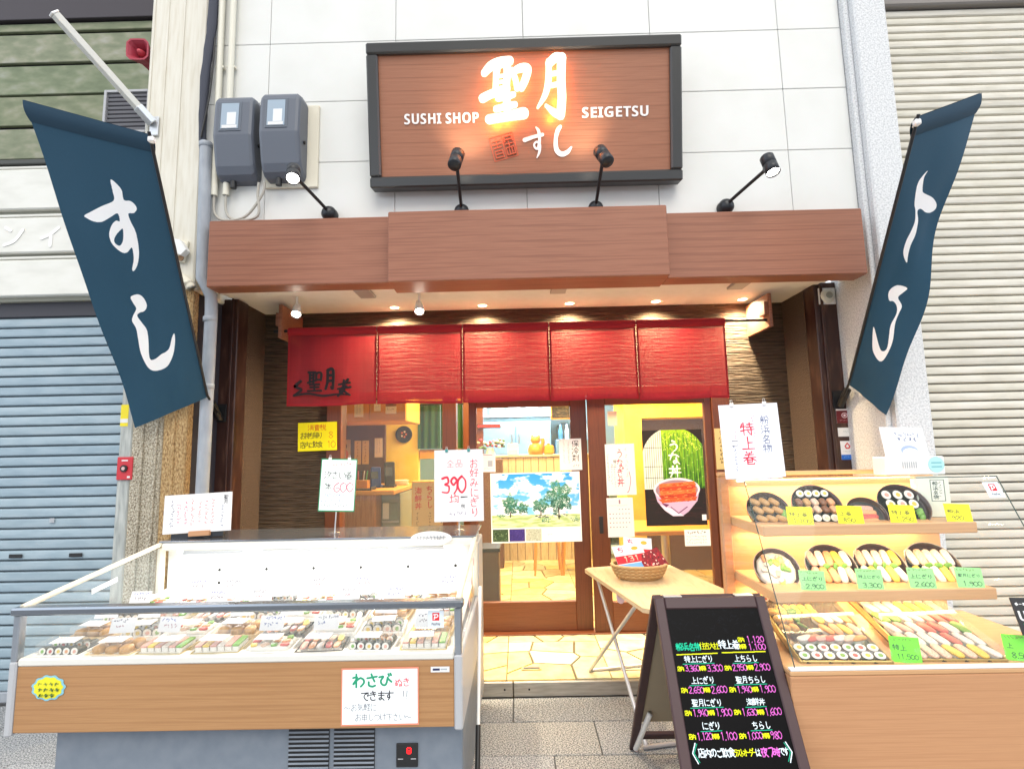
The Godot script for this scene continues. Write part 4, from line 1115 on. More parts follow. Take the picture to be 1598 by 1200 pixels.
# ---------------------------------------------------------------- red noren curtain
func build_noren():
	var z := -0.48
	var n := thing("noren_curtain", "red linen shop curtain in five panels hanging over the entrance", "curtain", Vector3(0, 2.405, z))
	var im := page(256, 256, Color(1, 1, 1))
	var cloth := mat(lin(0.37, 0.016, 0.032, 0.80), 0.85)
	cloth.transparency = BaseMaterial3D.TRANSPARENCY_ALPHA
	cloth.backlight_enabled = true
	cloth.backlight = Color(0.8, 0.8, 0.8)
	var weave := Image.create(128, 128, false, Image.FORMAT_RGBA8)
	var slub := range(128).map(func(_i): return rng.randf_range(0.94, 1.0))
	var thread := range(128).map(func(_i): return rng.randf_range(0.94, 1.0))
	for y in 128:
		for x in 128:
			var v := 0.90 + 0.10 * rng.randf()
			v *= slub[y] * thread[x]
			weave.set_pixel(x, y, Color(v, v, v, 1.0))
	cloth.albedo_texture = ImageTexture.create_from_image(weave)
	cloth.uv1_scale = Vector3(4, 3.4, 1)
	var hem := mat(lin(0.30, 0.006, 0.012), 0.9)
	var xs := [-1.722, -1.048, -0.406, 0.243, 0.893, 1.560]
	for i in 5:
		var x0: float = xs[i] + 0.003
		var x1: float = xs[i + 1] - 0.003
		var ph := rng.randf() * TAU
		var drop := 0.555 + (0.01 if i == 4 else 0.0)
		var shape := func(u, v):
			var fold: float = 0.012 * v * sin(u * 9.0 + ph) + 0.006 * sin(u * 17.0 + ph * 2.0) * (0.3 + v)
			var cx: float = lerpf(x0, x1, u) + 0.006 * v * (u - 0.5) * sin(ph)
			return Vector3(cx, -v * drop - 0.004 * sin(u * 5.0 + ph) * v, 0.004 + fold)
		var p := part(n, "panel", sheet_mesh(shape, 28, 20), cloth)
		for e in [[0.0, 0.022], [0.978, 1.0]]:
			part(p, "side_hem", sheet_mesh(func(u, v): return shape.call(lerpf(e[0], e[1], u), v) + Vector3(0, 0, 0.0015), 2, 20), hem)
		part(p, "bottom_hem", sheet_mesh(func(u, v): return shape.call(lerpf(0.022, 0.978, u), lerpf(0.968, 1.0, v)) + Vector3(0, 0, 0.0015), 28, 2), hem)
		part(p, "top_sleeve", sheet_mesh(func(u, v): return Vector3(lerpf(x0, x1, u), 0.018 + 0.02 * cos(v * PI * 1.2), 0.02 * sin(v * PI * 1.2)) + Vector3(0, -0.025 * v, 0.003), 10, 8), hem)
	# dark brush name with a wave under it, appliqued on the first panel
	var mk := mat(lin(0.015, 0.008, 0.012), 0.9)
	var at := func(px, py, w): return Vector3((px - 590.0) / 555.0 * 0.674 - 1.722, -(py - 480.0) / 430.0 * 0.56, w / 555.0 * 0.674)
	var marks := []
	for s in glyph("聖"):
		marks.append(s.map(func(q): return at.call(722 + q.x * 95, 700 + q.y * 130, 15 - q.y * 3)))
	for s in glyph("月"):
		marks.append(s.map(func(q): return at.call(828 + q.x * 70, 693 + q.y * 130, 19 - q.y * 5)))
	marks.append([at.call(685, 765, 14), at.call(652, 795, 18), at.call(690, 815, 14), at.call(645, 845, 10)])
	marks.append([at.call(645, 848, 13), at.call(730, 838, 12), at.call(820, 852, 14), at.call(910, 845, 12), at.call(990, 850, 7)])
	for s in [[[920, 790], [985, 780]], [[915, 815], [990, 805]], [[950, 765], [940, 840]], [[965, 800], [915, 855]], [[955, 830], [985, 850]], [[975, 760], [925, 830]]]:
		marks.append(s.map(func(q): return at.call(q[0], q[1], 13)))
	part(n, "brush_name", ribbon_mesh(marks, 0.001), mk, Vector3(0, 0, 0.024))
	part(n, "rod", tube_mesh([Vector3(-1.83, 0.015, 0), Vector3(1.90, 0.015, 0)], 0.011, 12), M.dark_metal)
	# wooden brackets that carry the rod
	for a in [[-1.765, "wooden curtain bracket at the end with the brush name"], [1.885, "wooden curtain bracket at the bare end of the rod"]]:
		var b := thing("curtain_bracket", a[1], "bracket", Vector3(a[0], 2.405, z), Vector3.ZERO, "curtain rod brackets")
		span(b, "plate", Vector3(-0.014, -0.045, -0.34), Vector3(0.014, 0.21, 0.05), M.fascia, 0.004)
		span(b, "cross_block", Vector3(-0.04, 0.05, -0.06), Vector3(-0.0145, 0.15, 0.04), M.fascia, 0.004)

# ---------------------------------------------------------------- the two banners
func build_flags():
	var navy := Color(0.125, 0.285, 0.375)
	var white := Color(0.98, 0.98, 0.98)
	var S := Vector2(0.448, 1.28)
	var su_ := "554,165 601,175 631,192 626,221 682,221 717,230 725,244 688,259 633,264 635,289 655,319 649,361 625,400 582,433 530,454 515,449 557,418 575,391 573,375 520,392 472,394 424,380 396,361 401,336 443,309 495,292 530,292 530,268 450,284 363,301 289,302 238,295 217,288 288,274 409,251 527,229 543,202"
	var hole := "539,317 513,321 461,338 429,355 435,367 470,371 513,351"
	var shi := "411,544 492,536 539,549 551,576 508,596 452,601 417,612 445,639 473,667 455,713 427,755 432,776 490,775 566,763 629,757 687,743 743,706 782,691 765,727 713,772 627,808 537,821 441,820 386,806 357,776 346,738 358,696 369,655 350,628 377,609 428,586 416,566"
	var r1 := "430,175 400,195 438,233 500,247 701,271 845,296 868,314 780,320 642,312 513,295 459,300 530,334 553,377 519,411 524,443 545,471 460,449 409,424 405,391 445,361 463,331 409,294 357,273 320,234 317,204 367,186"
	var r2 := "386,573 506,550 670,558 621,575 570,593 659,620 636,646 599,685 600,739 567,784 501,833 379,822 268,790 191,713 273,735 373,770 460,794 526,780 528,736 530,693 594,650 580,624 514,608 433,605"
	var defs := [
		{"label": "dark blue banner with white kana beside the pale blue shutter", "q": [Vector3(-2.403, 3.249, 1.05), Vector3(-1.757, 3.049, 1.05), Vector3(-1.981, 1.871, 0.085), Vector3(-2.405, 1.682, 0.13)], "ink": [su_, shi], "cut": [hole], "pole": 1},
		{"label": "dark blue banner with white kana in front of the beige shutter", "q": [Vector3(1.935, 3.031, 1.05), Vector3(2.439, 3.283, 0.85), Vector3(2.309, 1.654, 0.10), Vector3(2.214, 1.884, -0.12)], "ink": [r1, r2], "cut": [], "pole": 0},
	]
	for d in defs:
		var im := page(448, 1280, navy)
		for k in 9000:   # threads
			im.fill_rect(Rect2i(rng.randi() % 448, rng.randi() % 1280, 1 + rng.randi() % 2, 2 + rng.randi() % 6), navy * rng.randf_range(0.93, 1.07))
		for p in d.ink:
			fill_poly(im, smooth(points(p, S), 4, true), white)
		for p in d.cut:
			fill_poly(im, smooth(points(p, S), 4, true), navy)
		var m := printed(im, 0.8)
		m.backlight_enabled = true
		m.backlight = Color(0.25, 0.25, 0.25)
		var q: Array = d.q
		var o := thing("nobori_banner", d.label, "banner", Vector3.ZERO, Vector3.ZERO, "shop banners")
		var nrm: Vector3 = (q[1] - q[0]).cross(q[3] - q[0]).normalized()
		var ph := 0.6 if d.pole == 1 else 2.0
		var amp := 0.012 if d.pole == 1 else 0.034
		var shape := func(u, v):
			var base: Vector3 = q[0] * (1 - u) * (1 - v) + q[1] * u * (1 - v) + q[2] * u * v + q[3] * (1 - u) * v
			var free: float = (1.0 - u) if d.pole == 1 else u
			return base + nrm * amp * free * (sin(v * 9.0 + ph + u * 3.0) + 0.5 * sin(v * 17.0 - u * 5.0)) * (0.25 + 0.75 * v * (1.6 - v)) + nrm * 0.006 * sin(u * 14.0 + ph) * v
		part(o, "cloth", sheet_mesh(shape, 30, 80), m)
		# sewn sleeves along the pole edge and the top
		var sleeve := mat(Color(0.095, 0.225, 0.305), 0.85)
		var eu := [0.93, 1.0] if d.pole == 1 else [0.0, 0.07]
		var sl := part(o, "pole_sleeve", sheet_mesh(func(u, v): return shape.call(lerpf(eu[0], eu[1], u), lerpf(0.0, 0.99, v)) - nrm * -0.004 * sin(u * PI) + nrm * 0.002, 6, 60), sleeve)
		part(o, "top_sleeve", sheet_mesh(func(u, v): return shape.call(u, lerpf(-0.004, 0.05, v)) + nrm * (0.003 + 0.012 * sin(v * PI)), 24, 6), sleeve)
		part(o, "seam_back", sheet_mesh(func(u, v): return shape.call(u, lerpf(-0.004, 0.05, v)) - nrm * (0.003 + 0.012 * sin(v * PI)), 24, 6), sleeve)
		var pe := 1.0 if d.pole == 1 else 0.0
		var top: Vector3 = shape.call(pe, 0.0)
		var foot: Vector3 = Vector3(-2.13, 1.79, -0.31) if d.pole == 1 else Vector3(2.27, 1.79, -0.31)
		part(o, "pole", tube_mesh([foot, shape.call(pe, 0.99) - nrm * 0.008, top - nrm * 0.008 + (top - foot).normalized() * 0.02], 0.008, 10), M.dark_metal)
		part(o, "cross_rod", tube_mesh([shape.call(0.0, 0.022), shape.call(1.0, 0.022)], 0.007, 8), M.white_plastic)
		part(o, "corner_clip", box_mesh(Vector3(0.03, 0.03, 0.03), 0.006), M.white_plastic, top + Vector3(0.004, -0.02, 0.0))

# ---------------------------------------------------------------- inside the shop
func build_interior():
	# lamps
	for a in [[Vector3(-1.1, 2.5, -2.2), Vector2(0.9, 0.5), Color(1.0, 0.84, 0.56), 4.5, "warm flat ceiling lamp over the register counter"], [Vector3(1.2, 2.5, -2.0), Vector2(0.9, 0.5), Color(1.0, 0.82, 0.52), 4.5, "warm flat ceiling lamp over the dining table"], [Vector3(0.0, 2.5, -3.0), Vector2(0.9, 0.4), Color(1.0, 0.88, 0.66), 3.0, "warm flat ceiling lamp over the sushi counter"], [Vector3(0.2, 2.5, -4.6), Vector2(1.6, 0.5), Color(0.86, 0.95, 1.0), 4.0, "cool white ceiling lamp in the kitchen"]]:
		var o := thing("ceiling_lamp", a[4], "ceiling lamp", a[0])
		bx(o, "tray", Vector3(0, 0.03, 0), Vector3(a[1].x + 0.04, 0.03, a[1].y + 0.04), M.white_plastic, 0.004)
		bx(o, "lamp_diffuser", Vector3(0, 0.008, 0), Vector3(a[1].x, 0.012, a[1].y), glow(a[2], 2.0), 0.002)
		var l := AreaLight3D.new()
		l.name = "lamp_light"
		l.area_size = a[1]
		l.light_color = a[2]
		l.light_energy = a[3]
		l.area_range = 8
		l.shadow_enabled = true
		l.rotation_degrees = Vector3(-90, 0, 0)
		l.position = Vector3(0, -0.002, 0)
		o.add_child(l)
	# partition walls of the shop room
	span(shop, "room_partition", Vector3(-2.30, 0.08, -3.62), Vector3(-1.30, 2.55, -3.5), M.yellow_wall, 0.0)
	span(shop, "room_partition", Vector3(-1.30, 2.12, -3.62), Vector3(-0.72, 2.55, -3.5), M.yellow_wall, 0.0)
	span(shop, "room_partition", Vector3(-0.72, 0.08, -3.62), Vector3(-0.46, 2.55, -3.48), M.door_wood, 0.0)
	span(shop, "room_partition", Vector3(-0.46, 2.20, -3.62), Vector3(1.15, 2.55, -3.5), M.yellow_wall, 0.0)
	span(shop, "room_partition", Vector3(1.15, 0.08, -3.0), Vector3(1.34, 2.55, -2.4), M.yellow_wall, 0.0)
	span(shop, "room_partition", Vector3(1.34, 1.81, -2.9), Vector3(2.30, 2.06, -2.4), M.yellow_wall, 0.0)
	span(shop, "room_partition", Vector3(1.34, 0.08, -3.0), Vector3(2.30, 2.55, -2.9), M.brown_wall, 0.0)
	# register counter with its wood front and glass fronted shelf
	var c := thing("register_counter", "wooden register counter cluttered with small items behind the glass", "counter", Vector3(-1.75, 0.08, -2.1))
	var fm := wood(lin(0.26, 0.10, 0.03), lin(0.42, 0.19, 0.065), Vector3(6, 0.6, 6), 0.45, 31)
	span(c, "front_panel", Vector3(-0.50, 0, -0.5), Vector3(0.415, 1.03, 0.55), fm, 0.004)
	span(c, "counter_top", Vector3(-0.52, 1.03, -0.55), Vector3(0.60, 1.07, 0.60), M.yellow_wood, 0.005)
	span(c, "shelf_case", Vector3(0.42, 0, -0.5), Vector3(0.60, 1.02, 0.35), mat(lin(0.22, 0.24, 0.2), 0.4), 0.004)
	for y in [0.25, 0.5, 0.75]:
		span(c, "shelf_edge", Vector3(0.43, y, 0.351), Vector3(0.59, y + 0.02, 0.36), M.steel, 0.002)
	for k in 6:
		bx(c, "shelf_box", Vector3(0.465 + (k % 2) * 0.08, 0.36 + (k / 2) * 0.25, 0.356), Vector3(0.06, 0.15, 0.01), mat([lin(0.5, 0.45, 0.3), lin(0.1, 0.12, 0.1), lin(0.6, 0.5, 0.1), lin(0.3, 0.3, 0.33), lin(0.65, 0.62, 0.5), lin(0.2, 0.25, 0.2)][k], 0.5), 0.003)
	# things on the counter
	var tray := thing("coin_tray", "flat black tray on the register counter", "tray", Vector3(-1.50, 1.15, -1.62))
	bx(tray, "base", Vector3(0, 0.006, 0), Vector3(0.26, 0.012, 0.18), M.black, 0.004)
	for s in [-1, 1]:
		bx(tray, "rim", Vector3(s * 0.125, 0.015, 0), Vector3(0.01, 0.03, 0.18), M.black, 0.003)
	var pen := thing("pen_box", "orange wooden pen box on the register counter", "box", Vector3(-1.56, 1.15, -1.85))
	bx(pen, "box", Vector3(0, 0.04, 0), Vector3(0.16, 0.08, 0.1), M.yellow_wood, 0.004)
	for k in 5:
		part(pen, "pen", tube_mesh([Vector3(-0.05 + k * 0.025, 0.05, 0), Vector3(-0.06 + k * 0.03, 0.17, -0.02)], 0.006, 8), mat([lin(0.05, 0.05, 0.4), lin(0.6, 0.1, 0.1), M.black.albedo_color, lin(0.7, 0.7, 0.7), lin(0.05, 0.3, 0.1)][k], 0.4))
	for a in [[-1.44, 0.20, lin(0.03, 0.07, 0.32), "blue card terminal standing on the register counter"], [-1.30, 0.25, lin(0.02, 0.022, 0.025), "black register machine on the counter's far end"]]:
		var t := thing("card_terminal", a[3], "machine", Vector3(a[0], 1.15, -1.95))
		bx(t, "body", Vector3(0, a[1] / 2, 0), Vector3(0.10, a[1], 0.06), mat(a[2], 0.4), 0.01, Vector3(-12, 20, 0))
		bx(t, "screen", Vector3(0, a[1] * 0.62, 0.04), Vector3(0.07, a[1] * 0.35, 0.004), mat(lin(0.08, 0.11, 0.14), 0.15), 0.002, Vector3(-12, 20, 0))
		bx(t, "foot", Vector3(0, 0.012, 0), Vector3(0.12, 0.024, 0.12), mat(a[2], 0.5), 0.005)
	var lf := thing("leaflet_pile", "pile of pale leaflets on the register counter", "leaflets", Vector3(-1.28, 1.15, -2.3))
	for k in 4:
		bx(lf, "leaflet", Vector3(0, 0.01 + k * 0.012, 0), Vector3(0.18, 0.01, 0.13), mat(lin(0.66, 0.62, 0.5), 0.8), 0.001, Vector3(0, k * 9, 0))
	# wall cupboard with notices
	var cb := thing("wall_cupboard", "yellow wooden wall cupboard above the register counter", "cupboard", Vector3(-1.72, 1.81, -2.25))
	span(cb, "carcass", Vector3(-0.55, 0, -0.5), Vector3(0.575, 0.74, 0.24), M.yellow_wood, 0.004)
	for k in 3:
		span(cb, "cupboard_door", Vector3(-0.545 + k * 0.374, 0.006, 0.242), Vector3(-0.177 + k * 0.374, 0.73, 0.258), M.yellow_wood, 0.003)
	span(shop, "room_partition", Vector3(-2.30, 0.08, -2.82), Vector3(-1.55, 1.81, -2.75), M.brown_wall, 0.0)
	var n1 := page(96, 128, Color(0.98, 0.92, 0.15))
	scrawl(n1, Vector2(20, 20), 18, 3, Color(0.25, 0.2, 0.1), false)
	ink(n1, "270", Vector2(16, 70), 34, Color(0.25, 0.2, 0.1), 0.09)
	var n2 := page(96, 160)
	scrawl(n2, Vector2(24, 12), 14, 8, Color(0.35, 0.4, 0.6))
	scrawl(n2, Vector2(54, 12), 14, 8, Color(0.35, 0.4, 0.6))
	var n3 := page(128, 128)
	n3.fill_rect(Rect2i(0, 0, 128, 70), Color(0.55, 0.35, 0.25))
	fill_poly(n3, ellipse(Vector2(64, 35), Vector2(45, 26)), Color(0.25, 0.3, 0.18))
	scrawl(n3, Vector2(14, 88), 18, 5, Color(0.3, 0.3, 0.4), false)
	var papers := [[n1, -1.83, 1.97, 0.11, 0.16, "yellow handwritten notice on the wall cupboard"], [n2, -1.63, 1.95, 0.09, 0.18, "white vertical notice on the wall cupboard"], [n2, -1.44, 1.99, 0.07, 0.15, "narrow white slip on the wall cupboard"], [n3, -1.30, 1.97, 0.11, 0.17, "picture postcard notice at the cupboard's end"]]
	for a in papers:
		var p := thing("notice", a[5], "notice", Vector3(a[1], a[2], -1.99))
		part(p, "sheet", card_mesh(a[3], a[4], 0.002), printed(a[0]))
	var n4 := page(96, 128, Color(0.72, 0.62, 0.42))
	fill_poly(n4, ellipse(Vector2(44, 40), Vector2(26, 24)), Color(0.1, 0.08, 0.08))
	fill_poly(n4, ellipse(Vector2(48, 90), Vector2(34, 34)), Color(0.75, 0.35, 0.12))
	fill_poly(n4, ellipse(Vector2(46, 60), Vector2(14, 18)), Color(0.85, 0.72, 0.5))
	var n5 := page(64, 160, Color(0.80, 0.70, 0.48))
	scrawl(n5, Vector2(22, 10), 20, 7, Color(0.3, 0.2, 0.1))
	var deco := [[n4, -2.02, 1.53, 0.15, 0.24, "small portrait print on the brown wall behind the register"], [n5, -1.86, 1.50, 0.075, 0.27, "wooden name tablet nearest the portrait print"], [n5, -1.77, 1.50, 0.075, 0.27, "wooden name tablet farther from the portrait print"], [n2, -1.62, 1.55, 0.09, 0.22, "white calendar slip on the brown wall"]]
	for a in deco:
		var p := thing("wall_print", a[5], "print", Vector3(a[1], a[2], -2.742))
		part(p, "sheet", card_mesh(a[3], a[4], 0.006), printed(a[0]))
	var pl := thing("round_plate", "round black plate clock with a flower motif on the yellow wall", "clock", Vector3(-1.485, 1.72, -3.49))
	part(pl, "plate", lathe_mesh([Vector2(0, 0.012), Vector2(0.085, 0.012), Vector2(0.108, 0.02), Vector2(0.11, 0.008), Vector2(0.09, 0.0)], 28), M.black, Vector3.ZERO, Vector3(90, 0, 0))
	for k in 5:
		part(pl, "petal", disc(0.012, 0.003, 10), mat([lin(0.5, 0.12, 0.05), lin(0.55, 0.45, 0.3)][k % 2], 0.5), Vector3(cos(TAU * k / 5) * 0.03, sin(TAU * k / 5) * 0.035, 0.0145), Vector3(90, 0, 0))
	# green door curtain
	var gc := thing("green_curtain", "dark green split curtain in the kitchen doorway", "curtain", Vector3(-1.01, 2.09, -3.47))
	for s in [-1, 1]:
		part(gc, "panel", sheet_mesh(func(u, v): return Vector3((u * 0.285 + 0.004) * s, -v * 0.56, 0.012 * sin(u * 20.0) * (0.4 + v)), 20, 8), M.green_cloth)
	part(gc, "rod", tube_mesh([Vector3(-0.3, 0.01, 0), Vector3(0.3, 0.01, 0)], 0.01), M.dark_metal)
	span(shop, "door_board", Vector3(-1.29, 1.40, -3.60), Vector3(-0.73, 1.52, -3.52), M.yellow_wood, 0.004)
	# menu box standing in the room
	var mb := page(256, 320, Color(0.80, 0.70, 0.50))
	ink(mb, "ちらし", Vector2(96, 20), 52, Color(0.72, 0.18, 0.10), 0.12, true)
	ink(mb, "海鮮丼", Vector2(18, 30), 50, Color(0.72, 0.18, 0.10), 0.12, true)
	ink(mb, "特上", Vector2(176, 10), 52, Color(0.72, 0.18, 0.10), 0.12, true)
	scrawl(mb, Vector2(30, 200), 18, 5, Color(0.3, 0.2, 0.15))
	scrawl(mb, Vector2(118, 200), 18, 5, Color(0.3, 0.2, 0.15))
	scrawl(mb, Vector2(200, 130), 18, 8, Color(0.3, 0.2, 0.15))
	var bxs := thing("menu_box", "pale wooden box with red handwritten dish names inside the door", "menu", Vector3(-0.84, 0.08, -1.62), Vector3(0, 6, 0))
	span(bxs, "box", Vector3(-0.17, 0.0, -0.2), Vector3(0.17, 1.14, -0.004), M.yellow_wood, 0.004)
	part(bxs, "printed_face", card_mesh(0.33, 0.44, 0.006), printed(mb), Vector3(0, 0.91, 0.0))
	# sushi counter with a slatted pale front
	var sc := thing("sushi_counter", "sushi counter fronted with upright pale wood boards", "counter", Vector3(0.35, 0.08, -3.6))
	span(sc, "carcass", Vector3(-0.80, 0.0, -0.4), Vector3(0.80, 1.30, -0.02), M.brown_wall, 0.0)
	for k in 16:
		span(sc, "board", Vector3(-0.79 + k * 0.099, 0.0, -0.019), Vector3(-0.79 + k * 0.099 + 0.093, 1.315, rng.randf_range(0.0, 0.004)), M.pale_wood, 0.003)
	span(sc, "ledge", Vector3(-0.82, 1.317, -0.42), Vector3(0.82, 1.345, 0.03), M.pale_wood, 0.005)
	var gold := mat(lin(0.65, 0.30, 0.03), 0.35, 0.3)
	var cat := thing("golden_ornament", "golden seated cat ornament on the sushi counter", "ornament", Vector3(0.22, 1.425, -3.66))
	part(cat, "body", lathe_mesh([Vector2(0, 0), Vector2(0.09, 0.0), Vector2(0.105, 0.05), Vector2(0.085, 0.12), Vector2(0.05, 0.155), Vector2(0.0, 0.16)], 20), gold)
	part(cat, "head", lathe_mesh([Vector2(0, 0.0), Vector2(0.05, 0.012), Vector2(0.07, 0.05), Vector2(0.055, 0.09), Vector2(0, 0.105)], 20), gold, Vector3(0, 0.14, 0.01))
	for s in [-1, 1]:
		part(cat, "ear", lathe_mesh([Vector2(0.026, 0), Vector2(0.012, 0.03), Vector2(0, 0.04)], 8), gold, Vector3(s * 0.042, 0.22, 0.0))
	part(cat, "raised_paw", tube_mesh(smooth([Vector3(0.07, 0.08, 0.04), Vector3(0.095, 0.15, 0.05), Vector3(0.09, 0.21, 0.05)], 5, false), [0.028, 0.027, 0.026, 0.025, 0.024, 0.024, 0.025, 0.026, 0.027, 0.026, 0.02], 10), gold)
	var bag := thing("orange_parcel", "orange wrapped parcel next to the golden ornament", "parcel", Vector3(0.39, 1.425, -3.66))
	bx(bag, "wrap", Vector3(0, 0.06, 0), Vector3(0.14, 0.12, 0.1), mat(lin(0.72, 0.30, 0.02), 0.4), 0.02)
	part(bag, "tie", disc(0.02, 0.03, 10), gold, Vector3(0, 0.13, 0))
	for a in [[-0.08, lin(0.7, 0.68, 0.62), "white paper packet on the sushi counter's near end"], [0.60, lin(0.66, 0.52, 0.34), "pale wooden dish stack on the sushi counter"]]:
		var p := thing("counter_packet", a[2], "packet", Vector3(a[0], 1.425, -3.68))
		bx(p, "packet", Vector3(0, 0.075, 0), Vector3(0.13, 0.15, 0.1), mat(a[1], 0.7), 0.006)
		bx(p, "band", Vector3(0, 0.075, 0.051), Vector3(0.132, 0.03, 0.002), M.paper, 0.0)
	var fl := thing("flower_vase", "vase of red, white and green flowers at the counter's end", "flowers", Vector3(-0.36, 1.39, -3.3))
	part(fl, "vase", lathe_mesh([Vector2(0, 0), Vector2(0.05, 0), Vector2(0.06, 0.06), Vector2(0.04, 0.11), Vector2(0.045, 0.13)], 16), M.white_plastic)
	part(fl, "stand", box_mesh(Vector3(0.3, 1.3, 0.3), 0.01), M.brown_wall, Vector3(0, -0.652, 0))
	for k in 34:
		var p := Vector3(rng.randf_range(-0.17, 0.17), 0.13 + rng.randf() * 0.10, rng.randf_range(-0.1, 0.1))
		part(fl, "bloom" if k % 3 else "leaf", lathe_mesh([Vector2(0, 0.018), Vector2(0.018, 0.012), Vector2(0.022, 0.0), Vector2(0.01, -0.01), Vector2(0, -0.01)], 7) if not cache.has("bloom") else cache["bloom"], mat([lin(0.06, 0.14, 0.03), lin(0.35, 0.03, 0.06), lin(0.7, 0.66, 0.6)][k % 3], 0.7), p, Vector3(rng.randf() * 60, rng.randf() * 90, 0))
	# kitchen
	var fr := thing("kitchen_fridge", "tall pale blue steel refrigerator doors in the kitchen", "refrigerator", Vector3(-0.05, 0.08, -5.2))
	span(fr, "body", Vector3(-0.55, 0, -0.4), Vector3(0.55, 1.85, 0.3), M.kitchen_door, 0.006)
	for s in [-1, 1]:
		for y in [[0.1, 0.95], [0.98, 1.80]]:
			var dd := span(fr, "fridge_door", Vector3(0.012 if s > 0 else -0.54, y[0], 0.302), Vector3(0.54 if s > 0 else -0.012, y[1], 0.33), M.kitchen_door, 0.006)
			bx(dd, "handle", Vector3(-s * 0.22, 0.2, 0.03), Vector3(0.02, 0.16, 0.02), M.steel, 0.004)
	var rack := thing("kitchen_shelf", "white kitchen shelf unit with boxes above the refrigerator", "shelf", Vector3(0.1, 2.0, -5.1))
	span(rack, "shelf_board", Vector3(-0.9, 0, -0.25), Vector3(0.9, 0.03, 0.2), M.white_plastic, 0.003)
	for k in 6:
		bx(rack, "carton", Vector3(-0.7 + k * 0.27, 0.13, 0.0), Vector3(0.2, 0.18 + 0.04 * (k % 3), 0.2), mat([lin(0.7, 0.72, 0.7), lin(0.3, 0.4, 0.3), lin(0.75, 0.78, 0.8), lin(0.55, 0.65, 0.7), lin(0.2, 0.25, 0.28), lin(0.7, 0.7, 0.66)][k], 0.5), 0.004)
	var st := thing("kitchen_cabinet", "blue steel kitchen cabinet with bottles beside the refrigerator", "cabinet", Vector3(0.85, 0.08, -5.0))
	span(st, "body", Vector3(-0.28, 0, -0.3), Vector3(0.4, 1.55, 0.25), mat(lin(0.30, 0.48, 0.60), 0.3, 0.3), 0.006)
	for k in 6:
		part(st, "bottle", lathe_mesh([Vector2(0, 0), Vector2(0.035, 0), Vector2(0.035, 0.14), Vector2(0.014, 0.19), Vector2(0.014, 0.24), Vector2(0, 0.24)], 12), mat([lin(0.1, 0.3, 0.4), lin(0.7, 0.75, 0.75), lin(0.05, 0.12, 0.05)][k % 3], 0.2), Vector3(-0.2 + k * 0.1, 1.55, 0.1))
	var pic := thing("framed_picture", "dark painting in a gold frame hanging over the sushi counter", "picture", Vector3(0.56, 1.99, -3.49))
	var pi := page(128, 112, Color(0.09, 0.09, 0.05))
	for k in 60:
		var q := Vector2(rng.randf() * 128, rng.randf() * 112)
		stroke(pi, [q, q + Vector2(rng.randf_range(4, 22), rng.randf_range(-3, 3))], 1.2, Color(0.45, 0.40, 0.22, 0.6))
	part(pic, "canvas", card_mesh(0.25, 0.21, 0.01), printed(pi, 0.4))
	for s in [-1, 1]:
		bx(pic, "frame", Vector3(s * 0.13, 0, 0.004), Vector3(0.016, 0.24, 0.02), gold, 0.003)
		bx(pic, "frame", Vector3(0, s * 0.112, 0.004), Vector3(0.245, 0.016, 0.02), gold, 0.003)
	for x in [-0.1, 0.1]:
		part(pic, "cord", tube_mesh([Vector3(x, 0.115, 0), Vector3(x, 0.22, -0.02)], 0.003, 6), M.black)
	var wc := thing("wall_dial", "round grey dial on the white wall under the gold frame", "dial", Vector3(0.76, 1.80, -5.55))
	part(wc, "dial", lathe_mesh([Vector2(0, 0.02), Vector2(0.11, 0.02), Vector2(0.125, 0.03), Vector2(0.13, 0.0)], 24), mat(lin(0.4, 0.45, 0.5), 0.4), Vector3.ZERO, Vector3(90, 0, 0))
	part(wc, "face", disc(0.09, 0.004), mat(lin(0.65, 0.7, 0.75), 0.4), Vector3(0, 0, 0.022), Vector3(90, 0, 0))
	var led := thing("led_sign", "small glowing red dot matrix sign over the kitchen pass", "sign", Vector3(-0.38, 1.80, -3.45))
	bx(led, "case", Vector3.ZERO, Vector3(0.30, 0.05, 0.03), M.black, 0.003)
	for k in 11:
		bx(led, "led_dots", Vector3(-0.13 + k * 0.026, 0.0, 0.016), Vector3(0.014, 0.022, 0.002), glow(Color(1.0, 0.06, 0.05), 3.0), 0.0)
	# dining table and bench on the right
	var tb := thing("dining_table", "wooden dining table with a steel leg behind the eel poster", "table", Vector3(1.45, 0.08, -1.9))
	span(tb, "table_top", Vector3(-0.42, 0.62, -0.38), Vector3(0.48, 0.66, 0.38), M.yellow_wood, 0.006)
	part(tb, "leg", tube_mesh([Vector3(-0.05, 0.02, 0), Vector3(-0.05, 0.62, 0)], 0.04, 16), M.steel)
	part(tb, "foot_plate", disc(0.2, 0.02, 24), M.dark_metal, Vector3(-0.05, 0.012, 0))
	var bn := thing("wooden_bench", "orange wooden bench seen below the dining table", "bench", Vector3(1.95, 0.08, -1.35), Vector3(0, -25, 0))
	span(bn, "seat", Vector3(-0.22, 0.36, -0.55), Vector3(0.2, 0.40, 0.42), M.yellow_wood, 0.006)
	span(bn, "side_board", Vector3(-0.2, 0.0, -0.5), Vector3(-0.17, 0.36, 0.38), M.yellow_wood, 0.004)
	for z in [-0.45, 0.33]:
		span(bn, "leg_board", Vector3(-0.169, 0.0, z), Vector3(0.18, 0.36, z + 0.03), M.yellow_wood, 0.004)
